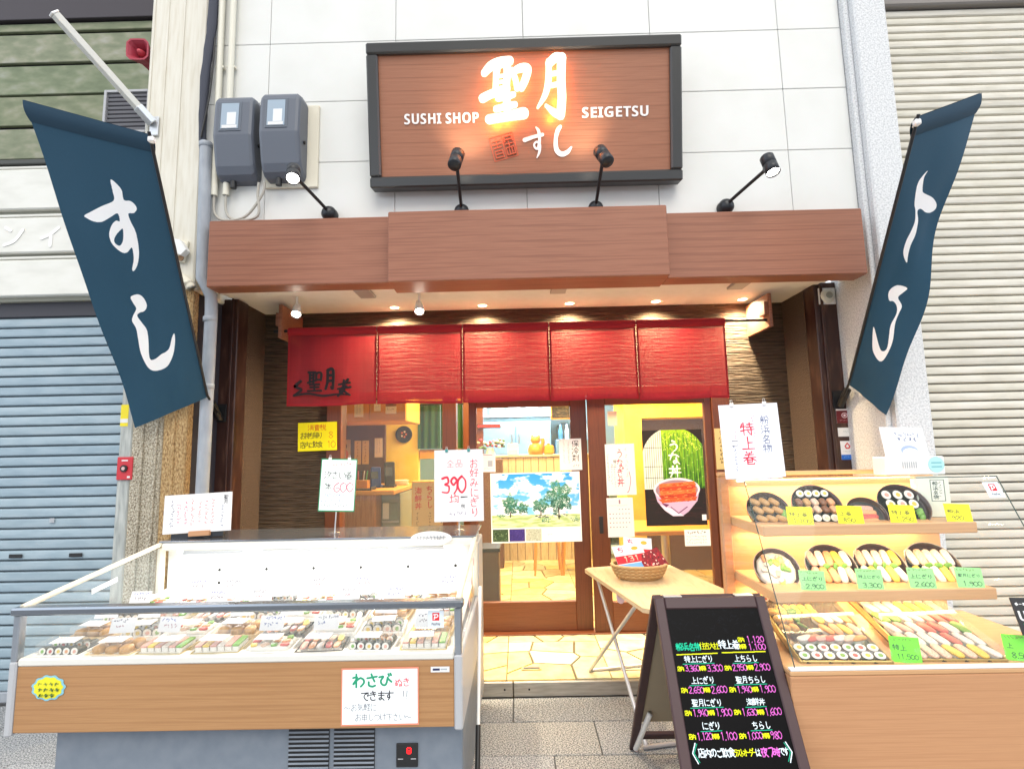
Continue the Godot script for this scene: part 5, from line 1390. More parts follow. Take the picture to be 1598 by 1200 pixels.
	for x in [0.30, 0.62]:
		var ch := thing("counter_stool", "wooden stool with thin legs at the sushi counter, %s" % ("nearer the green curtain" if x < 0.5 else "nearer the yellow pillar"), "stool", Vector3(x, 0.09, -2.9), Vector3.ZERO, "counter stools")
		bx(ch, "seat", Vector3(0, 0.62, 0), Vector3(0.3, 0.035, 0.3), M.yellow_wood, 0.01)
		for s in [[-1, -1], [1, -1], [1, 1], [-1, 1]]:
			part(ch, "leg", tube_mesh([Vector3(s[0] * 0.15, 0, s[1] * 0.15), Vector3(s[0] * 0.11, 0.605, s[1] * 0.11)], [0.012, 0.016], 10), M.yellow_wood)
	var bin := thing("umbrella_stand", "dark brown umbrella stand box just inside the sliding door", "stand", Vector3(-0.32, 0.09, -1.35))
	span(bin, "box", Vector3(-0.13, 0, -0.14), Vector3(0.13, 0.55, 0.14), mat(lin(0.09, 0.055, 0.035), 0.5), 0.006)
	span(bin, "rim", Vector3(-0.14, 0.55, -0.15), Vector3(0.14, 0.58, 0.15), M.dark_metal, 0.004)

# ---------------------------------------------------------------- food
func wspan(o: Node3D, called: String, a: Vector3, b: Vector3, m: Material, bevel := 0.003) -> MeshInstance3D:   # a box between two world points under an unturned thing
	return span(o, called, a - o.position, b - o.position, m, bevel)

func blob_mesh(s: Vector3, p := 0.7, nu := 12, nv := 7) -> Mesh:   # a rounded block
	var key := "blob %s %s" % [s, p]
	if not cache.has(key):
		var f := func(c): return signf(c) * pow(absf(c), p)
		cache[key] = sheet_mesh(func(u, v):
			var a: float = TAU * (1.0 - u)
			var b: float = PI * (0.5 - v)
			return Vector3(f.call(cos(b)) * f.call(cos(a)) * s.x / 2, f.call(sin(b)) * s.y / 2, f.call(cos(b)) * f.call(sin(a)) * s.z / 2), nu, nv)
	return cache[key]

var F := {}
func food_materials():
	F.rice = grained([[0.0, lin(0.66, 0.63, 0.56)], [0.5, lin(0.78, 0.76, 0.70)], [1.0, lin(0.82, 0.80, 0.76)]], Vector3.ONE * 20, 0.06, 0.6, 0.15, 90, false, 2)
	F.nori = mat(lin(0.012, 0.018, 0.014), 0.5)
	var tops := {"salmon": [lin(0.68, 0.22, 0.06), lin(0.80, 0.42, 0.22)], "tuna": [lin(0.45, 0.04, 0.04), lin(0.62, 0.12, 0.10)], "squid": [lin(0.72, 0.69, 0.63), lin(0.80, 0.78, 0.74)], "egg": [lin(0.74, 0.48, 0.03), lin(0.82, 0.62, 0.09)], "shrimp": [lin(0.70, 0.26, 0.12), lin(0.80, 0.62, 0.50)], "pink": [lin(0.62, 0.22, 0.19), lin(0.75, 0.45, 0.38)], "green": [lin(0.07, 0.24, 0.03), lin(0.20, 0.48, 0.07)], "inari": [lin(0.40, 0.19, 0.05), lin(0.58, 0.34, 0.11)], "eel": [lin(0.09, 0.03, 0.015), lin(0.24, 0.09, 0.03)], "roe": [lin(0.70, 0.18, 0.03), lin(0.78, 0.36, 0.10)], "ginger": [lin(0.70, 0.40, 0.36), lin(0.76, 0.52, 0.48)]}
	var flesh := grained([[0.0, Color(0.78, 0.74, 0.72)], [0.5, Color(0.92, 0.90, 0.88)], [1.0, Color(1, 1, 1)]], Vector3(14, 14, 40), 0.03, 0.35, 0.0, 91, false, 2)
	for k in tops:
		F[k] = tinted(flesh, tops[k][0].lerp(tops[k][1], 0.9), rng.randf())
	F.tray_black = mat(lin(0.014, 0.014, 0.016), 0.25)
	F.tray_gold = mat(lin(0.42, 0.32, 0.12), 0.3, 0.5)
	F.tray_wood = mat(lin(0.62, 0.44, 0.22), 0.5)
	F.tray_white = mat(lin(0.78, 0.78, 0.76), 0.4)
	F.leaf = mat(lin(0.03, 0.13, 0.02), 0.4)
	var lid := glass(0.04, Color(1, 1, 1))
	lid.metallic_specular = 0.4
	F.lid = lid

func nigiri(parent: Node3D, at: Vector3, turn: float, top: String, s := 1.0):
	var r := part(parent, "rice", blob_mesh(Vector3(0.024, 0.022, 0.052), 0.75), F.rice, at + Vector3(0, 0.011 * s, 0), Vector3(0, turn, 0))
	r.scale = Vector3.ONE * s
	part(r, "topping", blob_mesh(Vector3(0.029, 0.012, 0.066), 0.6), F[top], Vector3(0, 0.011, 0), Vector3(rng.randf_range(-4, 4), rng.randf_range(-6, 6), rng.randf_range(-6, 6)))

func maki(parent: Node3D, at: Vector3, turn: Vector3, core: String, r := 0.018, h := 0.026):
	var n := part(parent, "roll", disc(r, h, 16), F.nori, at, turn)
	part(n, "rice", disc(r * 0.90, h + 0.002, 16), F.rice)
	part(n, "filling", disc(r * 0.42, h + 0.004, 10), F[core], Vector3(r * 0.08, 0, 0))

func fill_nigiri(o: Node3D, nx: int, nz: int, dx: float, dz: float, tops: Array, y := 0.006, s := 1.0, turn := 0.0):
	for j in nz:
		for i in nx:
			nigiri(o, Vector3((i - (nx - 1) / 2.0) * dx, y, (j - (nz - 1) / 2.0) * dz), turn + rng.randf_range(-5, 5), tops[(i + j * nx) % tops.size()], s)

func pack_proto(kind: int) -> Node3D:
	var o := Node3D.new()
	o.name = "sushi_pack"
	var w := 0.186
	var d := 0.132
	var tm: Material = [F.tray_white, F.tray_black, F.tray_wood, F.tray_white, F.tray_gold, F.tray_white][kind]
	bx(o, "tray", Vector3(0, 0.004, 0), Vector3(w, 0.008, d), tm, 0.003)
	for s in [-1, 1]:
		bx(o, "tray_rim", Vector3(s * (w / 2 - 0.003), 0.012, 0), Vector3(0.006, 0.014, d), tm, 0.002)
		bx(o, "tray_rim", Vector3(0, 0.012, s * (d / 2 - 0.003)), Vector3(w - 0.012, 0.014, 0.006), tm, 0.002)
	match kind:
		0:
			for i in 10:
				maki(o, Vector3(-0.066 + (i % 5) * 0.033, 0.024, -0.03 + (i / 5) * 0.06), Vector3(78, 0, 0), ["green", "tuna", "egg", "salmon", "pink"][i % 5], 0.0155, 0.045)
		1:
			fill_nigiri(o, 5, 2, 0.032, 0.06, ["tuna", "salmon", "squid", "shrimp", "egg", "pink", "salmon", "squid"], 0.008, 0.9)
		2:
			for i in 6:
				part(o, "inari", blob_mesh(Vector3(0.046, 0.034, 0.052), 0.6), F.inari, Vector3(-0.055 + (i % 3) * 0.055, 0.025, -0.03 + (i / 3) * 0.06), Vector3(0, rng.randf_range(-10, 10), 0))
		3:
			part(o, "rice_bed", blob_mesh(Vector3(0.165, 0.03, 0.112), 0.3), F.rice, Vector3(0, 0.018, 0))
			for i in 12:
				part(o, "garnish", blob_mesh(Vector3(0.034, 0.010, 0.026), 0.5), F[["salmon", "egg", "shrimp", "green", "tuna", "squid", "roe"][i % 7]], Vector3(-0.06 + (i % 4) * 0.04 + rng.randf_range(-0.006, 0.006), 0.034, -0.034 + (i / 4) * 0.034), Vector3(rng.randf_range(-10, 10), rng.randf() * 180, rng.randf_range(-10, 10)))
		4:
			for i in 6:
				var r := part(o, "pressed_rice", box_mesh(Vector3(0.025, 0.024, 0.09), 0.003), F.rice, Vector3(-0.072 + i * 0.029, 0.02, 0))
				bx(r, "topping", Vector3(0, 0.0155, 0), Vector3(0.025, 0.008, 0.09), F[["pink", "egg", "pink", "squid", "pink", "green"][i]], 0.003)
		5:
			for i in 8:
				maki(o, Vector3(-0.062 + (i % 4) * 0.041, 0.022, -0.03 + (i / 4) * 0.058), Vector3(82, 8, 0), ["egg", "egg", "pink", "green"][i % 4], 0.0195, 0.03)
	part(o, "lid", box_mesh(Vector3(w - 0.004, 0.040, d - 0.004), 0.008), F.lid, Vector3(0, 0.0395, 0))
	return o

func build_case():
	food_materials()
	var o := thing("display_chiller", "open top chilled sushi display case with wood front on the pavement", "display case", Vector3(-1.115, 0, 0.88))
	var xl := -1.968
	var xr := -0.268
	var inner := mat(lin(0.68, 0.67, 0.62), 0.35)
	wspan(o, "plinth", Vector3(-1.85, 0.06, 0.372), Vector3(-0.245, 0.452, 1.235), M.grey_body, 0.006)
	for x in [-1.75, -0.35]:
		for z in [0.6, 1.15]:
			part(o, "caster", lathe_mesh([Vector2(0, -0.015), Vector2(0.028, -0.015), Vector2(0.03, 0), Vector2(0.028, 0.015), Vector2(0, 0.015)], 14), M.black, Vector3(x + 1.115, 0.03, z - 0.88), Vector3(0, 0, 90))
	for g in [-0.926, -0.748]:
		var gr := holder(o, "air_grille", Vector3(g + 1.115, 0.0, 1.2365 - 0.88))
		span(gr, "grille_back", Vector3(0, 0.12, 0), Vector3(0.16, 0.447, 0.002), M.black, 0.0)
		for k in 20:
			bx(gr, "louvre", Vector3(0.08, 0.128 + k * 0.0162, 0.006), Vector3(0.158, 0.007, 0.003), M.grey_body, 0.001, Vector3(-28, 0, 0))
	var ct := holder(o, "controller", Vector3(-0.461 + 1.115, 0.33, 1.236 - 0.88))
	bx(ct, "panel", Vector3(0, 0, 0.003), Vector3(0.084, 0.085, 0.008), M.black, 0.004)
	for q in [[0, 0.010, 0.012, 0.003], [0, 0, 0.010, 0.003], [0, -0.010, 0.012, 0.003], [-0.007, 0.005, 0.003, 0.008], [0.007, 0.005, 0.003, 0.008], [-0.007, -0.005, 0.003, 0.008], [0.007, -0.005, 0.003, 0.008]]:
		bx(ct, "display_segment", Vector3(0.008 + q[0], 0.018 + q[1], 0.0075), Vector3(q[2], q[3], 0.001), glow(Color(1.0, 0.05, 0.08), 2.0), 0.0)
	for x in [-0.025, 0.025]:
		bx(ct, "lettering", Vector3(x, -0.012, 0.0075), Vector3(0.02, 0.003, 0.0006), M.grey_cap, 0.0)
	wspan(o, "wood_front", Vector3(xl, 0.458, 1.26), Vector3(xr, 0.70, 1.30), M.case_wood, 0.003)
	wspan(o, "tub", Vector3(xl, 0.4525, 0.43), Vector3(xr, 0.70, 1.259), M.grey_cap, 0.003)
	for x in [[-1.998, xl], [xr, -0.236]]:
		wspan(o, "end_cap", Vector3(x[0], 0.448, 0.40), Vector3(x[1], 0.72, 1.308), M.grey_cap, 0.006)
		wspan(o, "corner_post", Vector3(x[0] + 0.002, 0.72, 1.27), Vector3(x[1] - 0.002, 0.893, 1.306), mat(lin(0.34, 0.37, 0.41), 0.3, 0.7), 0.004)
		var gx: float = (x[0] + x[1]) / 2
		var sideglass := prism_mesh(PackedVector2Array([Vector2(0.0, 0.72), Vector2(0.0, 0.905), Vector2(-0.80, 1.0), Vector2(-0.80, 0.72)]), 0.005)
		part(o, "side_glass", sideglass, M.glass, Vector3(gx + 1.115, 0, 1.272 - 0.88), Vector3(0, -90, 0))
		part(o, "side_rail", tube_mesh([Vector3(gx + 1.115, 0.918, 1.285 - 0.88), Vector3(gx + 1.115, 1.022, 0.45 - 0.88)], 0.012, 10), M.cream)
		wspan(o, "rear_post", Vector3(x[0] + 0.004, 0.72, 0.43), Vector3(x[1] - 0.004, 1.0, 0.475), M.cream, 0.004)
	wspan(o, "white_rail", Vector3(xl, 0.701, 1.235), Vector3(xr, 0.731, 1.304), inner, 0.006)
	wspan(o, "front_glass", Vector3(xl + 0.002, 0.731, 1.286), Vector3(xr - 0.002, 0.893, 1.291), M.glass, 0.0)
	wspan(o, "front_rim", Vector3(-2.004, 0.893, 1.262), Vector3(-0.230, 0.923, 1.318), mat(lin(0.30, 0.33, 0.37), 0.2, 0.9), 0.008)
	wspan(o, "back_panel", Vector3(xl, 0.70, 0.37), Vector3(xr, 0.985, 0.42), inner, 0.004)
	wspan(o, "rear_body", Vector3(-1.99, 0.10, 0.06), Vector3(-0.24, 0.985, 0.369), M.grey_cap, 0.006)
	wspan(o, "hood", Vector3(-1.975, 0.986, 0.06), Vector3(-0.26, 1.028, 0.475), inner, 0.008)
	wspan(o, "hood_top", Vector3(-1.99, 1.0285, 0.05), Vector3(-0.245, 1.038, 0.472), mat(lin(0.34, 0.36, 0.40), 0.16, 0.85), 0.003)
	for x in [[-1.86, -1.52], [-1.42, -1.0], [-0.96, -0.72], [-0.68, -0.42]]:
		wspan(o, "lamp_cover", Vector3(x[0], 0.962, 0.452), Vector3(x[1], 0.985, 0.470), M.alu, 0.004)
	part(o, "lamp_tube", tube_mesh([Vector3(-0.78, 0.974, -0.435), Vector3(0.78, 0.974, -0.435)], 0.009, 12), glow(Color(0.97, 0.98, 1.0), 2.5))
	var al := AreaLight3D.new()
	al.name = "case_lamp_light"
	al.area_size = Vector2(1.5, 0.03)
	al.light_color = Color(0.98, 0.99, 1.0)
	al.light_energy = 0.42
	al.area_range = 5
	al.shadow_enabled = true
	al.position = Vector3(0, 0.960, -0.40)
	al.rotation_degrees = Vector3(-62, 180, 0)
	o.add_child(al)
	for k in 6:
		for y in [0.887, 0.818]:
			if y > 0.85 or k in [0, 2, 3, 5]:
				part(o, "peg_hole", disc(0.0085, 0.003, 12), M.black, Vector3(-1.675 + k * 0.262 + 1.115, y - 0.016, 0.4205 - 0.88), Vector3(90, 0, 0))
	# sloping deck
	bx(o, "deck", Vector3(0, 0.742, 0.845 - 0.88), Vector3(1.69, 0.01, 0.85), inner, 0.002, Vector3(4.5, 0, 0))
	bx(o, "label_strip", Vector3(-1.9786 + 1.115, 0.90, 0.86 - 0.88), Vector3(0.001, 0.024, 0.16), M.paper, 0.0, Vector3(7, 0, 0))
	for k in 3:
		part(o, "round_mark", disc(0.022, 0.001, 18), mat(lin(0.72, 0.45, 0.45), 0.6), Vector3(-0.2478 + 1.115, 0.93 - k * 0.07, 0.62 + k * 0.12 - 0.88), Vector3(0, 0, 90))
	# small marks on the case
	var mk := thing("maker_badge", "small white maker's badge at the end of the case's wood front", "badge", Vector3(-0.322, 0.667, 1.302))
	var mi := page(128, 36)
	mi.fill_rect(Rect2i(14, 11, 48, 14), Color(0.1, 0.12, 0.3))
	mi.fill_rect(Rect2i(68, 12, 44, 10), Color(0.65, 0.68, 0.7))
	part(mk, "plate", card_mesh(0.072, 0.02, 0.002), printed(mi, 0.4))
	pay_sticker(Vector3(-0.339, 0.849, 1.2935), Vector2(0.062, 0.064), Vector3.ZERO, "white payment sticker with a red square mark on the case glass")
	# packs of sushi on the deck
	var protos := []
	for k in 6:
		protos.append(pack_proto(k))
	var kinds := [[0, 2, 4, 4, 3, 1, 0, 4], [2, 5, 3, 2, 1, 3, 5, 2], [0, 4, 1, 5, 3, 0, 2, 4], [3, 1, 4, 0, 3, 5, 1, 2]]
	var names := ["thin seaweed rolls", "mixed nigiri", "brown tofu pocket sushi", "scattered chirashi", "pressed pink sushi", "thick egg rolls"]
	var rowname := ["front row", "second row", "third row", "back row"]
	var ordinal := ["first", "second", "third", "fourth", "fifth", "sixth", "seventh", "eighth"]
	var lab := page(512, 144)
	var lmesh := []
	for k in 8:
		var c := Vector2((k % 4) * 128, (k / 4) * 72)
		scrawl(lab, c + Vector2(14 + k % 3 * 6, 8), 15, 5 + k % 3, [Color(0.2, 0.2, 0.3), Color(0.25, 0.3, 0.6)][k % 2], false)
		scrawl(lab, c + Vector2(30 - k % 3 * 4, 34), 14 + k % 2 * 4, 3 + k % 2, [Color(0.55, 0.3, 0.35), Color(0.3, 0.25, 0.3), Color(0.3, 0.35, 0.55)][k % 3], false)
		var u := Vector2((k % 4) / 4.0, (k / 4) / 2.0)
		lmesh.append(card_mesh(0.098, 0.058, 0.0012, u + Vector2(0.003, 0.01), u + Vector2(0.247, 0.49)))
	var lm := printed(lab)
	for r in 4:
		for i in 8:
			var z := 1.212 - r * 0.165
			var p: Node3D = protos[kinds[r][i]].duplicate()
			p.name = numbered("sushi_pack")
			add_child(p)
			p.position = Vector3(-1.845 + i * 0.2075 + rng.randf_range(-0.006, 0.006), 0.748 + (1.26 - z) * tan(deg_to_rad(4.5)) - 0.026, z)
			p.position.y = 0.742 + 0.0052 - sin(deg_to_rad(4.5)) * (z - 0.845) + 0.0008
			p.rotation_degrees = Vector3(4.5, rng.randf_range(-4, 4), 0)
			tag(p, "clear pack of %s, %s, %s from the pillar end" % [names[kinds[r][i]], rowname[r], ordinal[i]], "sushi pack", "sushi packs in the case")
			part(p, "price_label", lmesh[(i * 3 + r) % 8], lm, Vector3(rng.randf_range(-0.02, 0.02), 0.0602, 0.02), Vector3(-90, rng.randf_range(-8, 8), 0))
			if (i + r) % 3 > 0:
				part(p, "price_card", lmesh[(i * 5 + r * 3 + 1) % 8], lm, Vector3(rng.randf_range(-0.03, 0.03), 0.088, -0.045), Vector3(-24, rng.randf_range(-8, 8), 0))
	for p in protos:
		p.free()

func pay_sticker(at: Vector3, size: Vector2, turn: Vector3, label: String):
	var im := page(128, 132, Color(0.86, 0.90, 0.93))
	im.fill_rect(Rect2i(36, 16, 56, 60), Color(0.86, 0.10, 0.14))
	stroke(im, [Vector2(50, 66), Vector2(58, 28)], 4.0, Color(0.95, 0.95, 0.95))
	stroke(im, smooth([Vector2(46, 30), Vector2(72, 28), Vector2(80, 42), Vector2(66, 52), Vector2(50, 52)], 6, false), 4.0, Color(0.95, 0.95, 0.95))
	var o := thing("payment_sticker", label, "sticker", at, turn, "payment stickers")
	part(o, "sheet", card_mesh(size.x, size.y, 0.0015), printed(im, 0.4))
	var t := part(o, "lettering", lettering("PayPay", 0.009, 0.0006), mat(lin(0.12, 0.12, 0.14), 0.5), Vector3(0, -size.y * 0.27, 0.0011))
	t.scale = Vector3(0.8, 1, 1)

# ---------------------------------------------------------------- the wooden showcase on the right
func build_showcase():
	var o := thing("wooden_showcase", "light wood showcase with sloping glass front, two shelves and food samples", "showcase", Vector3(1.52, 0, 1.1))
	wspan(o, "base_front", Vector3(0.952, 0.0, 1.40), Vector3(2.11, 0.672, 1.435), M.show_wood, 0.004)
	wspan(o, "base_side", Vector3(0.952, 0.0, 0.76), Vector3(0.982, 0.672, 1.399), M.show_wood, 0.004)
	wspan(o, "base_side", Vector3(2.08, 0.0, 0.76), Vector3(2.11, 0.672, 1.399), M.show_wood, 0.004)
	wspan(o, "base_back", Vector3(0.983, 0.0, 0.76), Vector3(2.079, 0.672, 0.79), M.show_wood, 0.004)
	wspan(o, "deck", Vector3(0.952, 0.673, 0.76), Vector3(2.11, 0.69, 1.436), M.shelf_wood, 0.004)
	wspan(o, "white_track", Vector3(0.955, 0.690, 1.412), Vector3(2.11, 0.699, 1.436), M.white_plastic, 0.002)
	wspan(o, "back_panel", Vector3(1.02, 0.69, 0.77), Vector3(2.02, 1.335, 0.795), M.shelf_wood, 0.003)
	wspan(o, "back_post", Vector3(0.975, 0.69, 0.765), Vector3(1.019, 1.345, 0.81), M.show_wood, 0.004)
	wspan(o, "top_bar", Vector3(0.975, 1.346, 0.765), Vector3(2.03, 1.366, 0.80), M.shelf_wood, 0.003)
	for s in [[1.158, 1.148, 1.915], [0.905, 1.205, 1.915]]:
		wspan(o, "shelf", Vector3(1.02, s[0] - 0.045, 0.796), Vector3(s[2], s[0], s[1]), M.shelf_wood, 0.004)
	# glass: sloping front, top, two sides; dark ground edges
	var zt := 1.10
	var zb := 1.424
	var front := holder(o, "front_glass")
	var a := Vector3(0.975, 0.70, zb) - o.position
	var b := Vector3(2.06, 0.70, zb) - o.position
	var c := Vector3(2.06, 1.342, zt) - o.position
	var d := Vector3(0.975, 1.342, zt) - o.position
	var gq := func(p0, p1, p2, p3):
		return sheet_mesh(func(u, v): return p0 * (1 - u) * (1 - v) + p1 * u * (1 - v) + p2 * u * v + p3 * (1 - u) * v, 1, 1)
	part(front, "pane", gq.call(a, b, c, d), M.glass)
	var edge := mat(lin(0.03, 0.06, 0.05), 0.2)
	for e in [[a, d], [b, c], [d, c]]:
		part(front, "glass_edge", tube_mesh([e[0], e[1]], 0.0022, 6), edge)
	var e0 := Vector3(0.975, 1.345, 0.80) - o.position
	var e1 := Vector3(2.06, 1.345, 0.80) - o.position
	part(o, "top_glass", gq.call(d + Vector3(0, 0.003, 0), c + Vector3(0, 0.003, 0), e1, e0), M.glass)
	for x in [0.974, 2.061]:
		var q := [Vector3(x, 0.692, 1.42) - o.position, Vector3(x, 1.34, zt) - o.position, Vector3(x, 1.34, 0.80) - o.position, Vector3(x, 0.692, 0.80) - o.position]
		part(o, "side_glass", gq.call(q[0], q[1], q[2], q[3]), M.glass)
	# strip lamps under the shelves and the top; added front ones brighten the food
	for s in [[1.330, 0.84, 0.9], [1.111, 0.84, 0.9], [0.858, 0.84, 1.1]]:
		wspan(o, "lamp_strip", Vector3(1.05, s[0] - 0.008, s[1] - 0.02), Vector3(1.90, s[0], s[1]), glow(Color(1.0, 0.90, 0.72), 2.5), 0.001)
		var l := AreaLight3D.new()
		l.name = "shelf_light"
		l.area_size = Vector2(0.84, 0.02)
		l.light_color = Color(1.0, 0.86, 0.62)
		l.light_energy = s[2] * 0.36
		l.area_range = 4
		l.shadow_enabled = true
		l.position = Vector3(1.475, s[0] - 0.012, s[1] - 0.01) - o.position
		l.rotation_degrees = Vector3(-62, 180, 0) if s[1] < 1.0 else Vector3(-75, 0, 0)
		o.add_child(l)
		if s[0] < 1.2:
			var l2: AreaLight3D = l.duplicate()
			l2.name = "added_front_light"
			l2.light_energy = 0.09
			l2.position = Vector3(1.475, s[0] - 0.004, s[1] + 0.27) - o.position
			l2.rotation_degrees = Vector3(-80, 0, 0)
			o.add_child(l2)
			wspan(o, "lamp_strip", Vector3(1.05, s[0] - 0.002, s[1] + 0.26), Vector3(1.90, s[0] + 0.002, s[1] + 0.28), glow(Color(1.0, 0.90, 0.72), 1.5), 0.0005)  # made-up strip that goes with the added front light on the food
	sample_bowls()
	party_trays()
	price_cards()
	# green and white gift box on the top shelf
	var gi := page(128, 192, Color(0.88, 0.91, 0.86))
	gi.fill_rect(Rect2i(54, 14, 56, 104), Color(0.35, 0.42, 0.38))
	gi.fill_rect(Rect2i(57, 17, 50, 98), Color(0.90, 0.92, 0.88))
	ink(gi, "粉浜名物", Vector2(62, 22), 22, Color(0.25, 0.32, 0.3), 0.1, true)
	scrawl(gi, Vector2(88, 24), 12, 6, Color(0.4, 0.45, 0.42))
	ink(gi, "本", Vector2(22, 146), 20, Color(0.4, 0.5, 0.42), 0.1)
	var gb := thing("gift_box", "pale green gift box standing at the end of the top shelf", "box", Vector3(1.865, 1.159, 0.99), Vector3(0, -8, 0))
	bx(gb, "box", Vector3(0, 0.09, -0.025), Vector3(0.135, 0.18, 0.045), mat(lin(0.62, 0.68, 0.58), 0.6), 0.002)
	part(gb, "printed_face", card_mesh(0.133, 0.178, 0.002), printed(gi, 0.5), Vector3(0, 0.09, -0.001))
	# white card stand box on the top glass
	var tb := thing("white_basket", "white box with a pale blue round sticker on top of the showcase", "box", Vector3(1.80, 1.347, 0.985))
	span(tb, "box", Vector3(-0.135, 0.0, -0.09), Vector3(0.135, 0.082, 0.0), M.white_plastic, 0.004)
	for k in 7:
		bx(tb, "vent_slot", Vector3(-0.055 + k * 0.010, 0.045, 0.0006), Vector3(0.004, 0.028, 0.001), M.grey_cap, 0.0)
	part(tb, "round_sticker", disc(0.036, 0.002, 24), mat(lin(0.42, 0.72, 0.72), 0.5), Vector3(0.095, 0.045, 0.001), Vector3(90, 0, 0))
	for k in 2:
		bx(tb, "sticker_lettering", Vector3(0.095, 0.053 - k * 0.018, 0.0026), Vector3(0.046, 0.006, 0.0006), mat(lin(0.2, 0.5, 0.55), 0.5), 0.0)
	var ci := page(192, 144)
	scrawl(ci, Vector2(58, 26), 18, 6, Color(0.45, 0.5, 0.62), false)
	scrawl(ci, Vector2(70, 48), 22, 4, Color(0.3, 0.35, 0.5), false)
	fill_poly(ci, ellipse(Vector2(112, 104), Vector2(38, 22)), Color(0.62, 0.68, 0.86))
	fill_poly(ci, ellipse(Vector2(116, 112), Vector2(34, 18)), Color(0.97, 0.97, 0.96))
	var cd := thing("white_card", "white card with a blue wave drawing propped in the white box", "card", Vector3(1.80, 1.49, 0.93), Vector3(-14, 0, -2))
	part(cd, "sheet", card_mesh(0.20, 0.155, 0.002), printed(ci))
	pay_sticker(Vector3(2.012, 1.287, 1.134), Vector2(0.066, 0.07), Vector3(-26.8, 0, 0), "white payment sticker with a red mark at the showcase glass corner")
	# black delivery sign at the right end
	var ub := thing("delivery_sign", "black delivery service sign with white and green letters at the showcase end", "sign", Vector3(1.92, 0.845, 1.375), Vector3(-20, -6, 0))
	bx(ub, "plate", Vector3.ZERO, Vector3(0.17, 0.13, 0.006), M.black, 0.002)
	bx(ub, "stand", Vector3(0, -0.08, -0.02), Vector3(0.02, 0.14, 0.004), M.clear, 0.0, Vector3(20, 0, 0))
	for k in 8:
		bx(ub, "small_lettering", Vector3(-0.07 + k * 0.013, 0.042, 0.0033), Vector3(0.009, 0.002 if k % 2 else 0.009, 0.0008), M.paper, 0.0, Vector3(0, 0, 0 if k % 3 else 30))
	part(ub, "white_lettering", lettering("Uber", 0.034, 0.001), M.paper, Vector3(-0.024, 0.0, 0.0035))
	part(ub, "green_lettering", lettering("Eats", 0.034, 0.001), mat(lin(0.02, 0.42, 0.10), 0.5), Vector3(-0.026, -0.042, 0.0035))

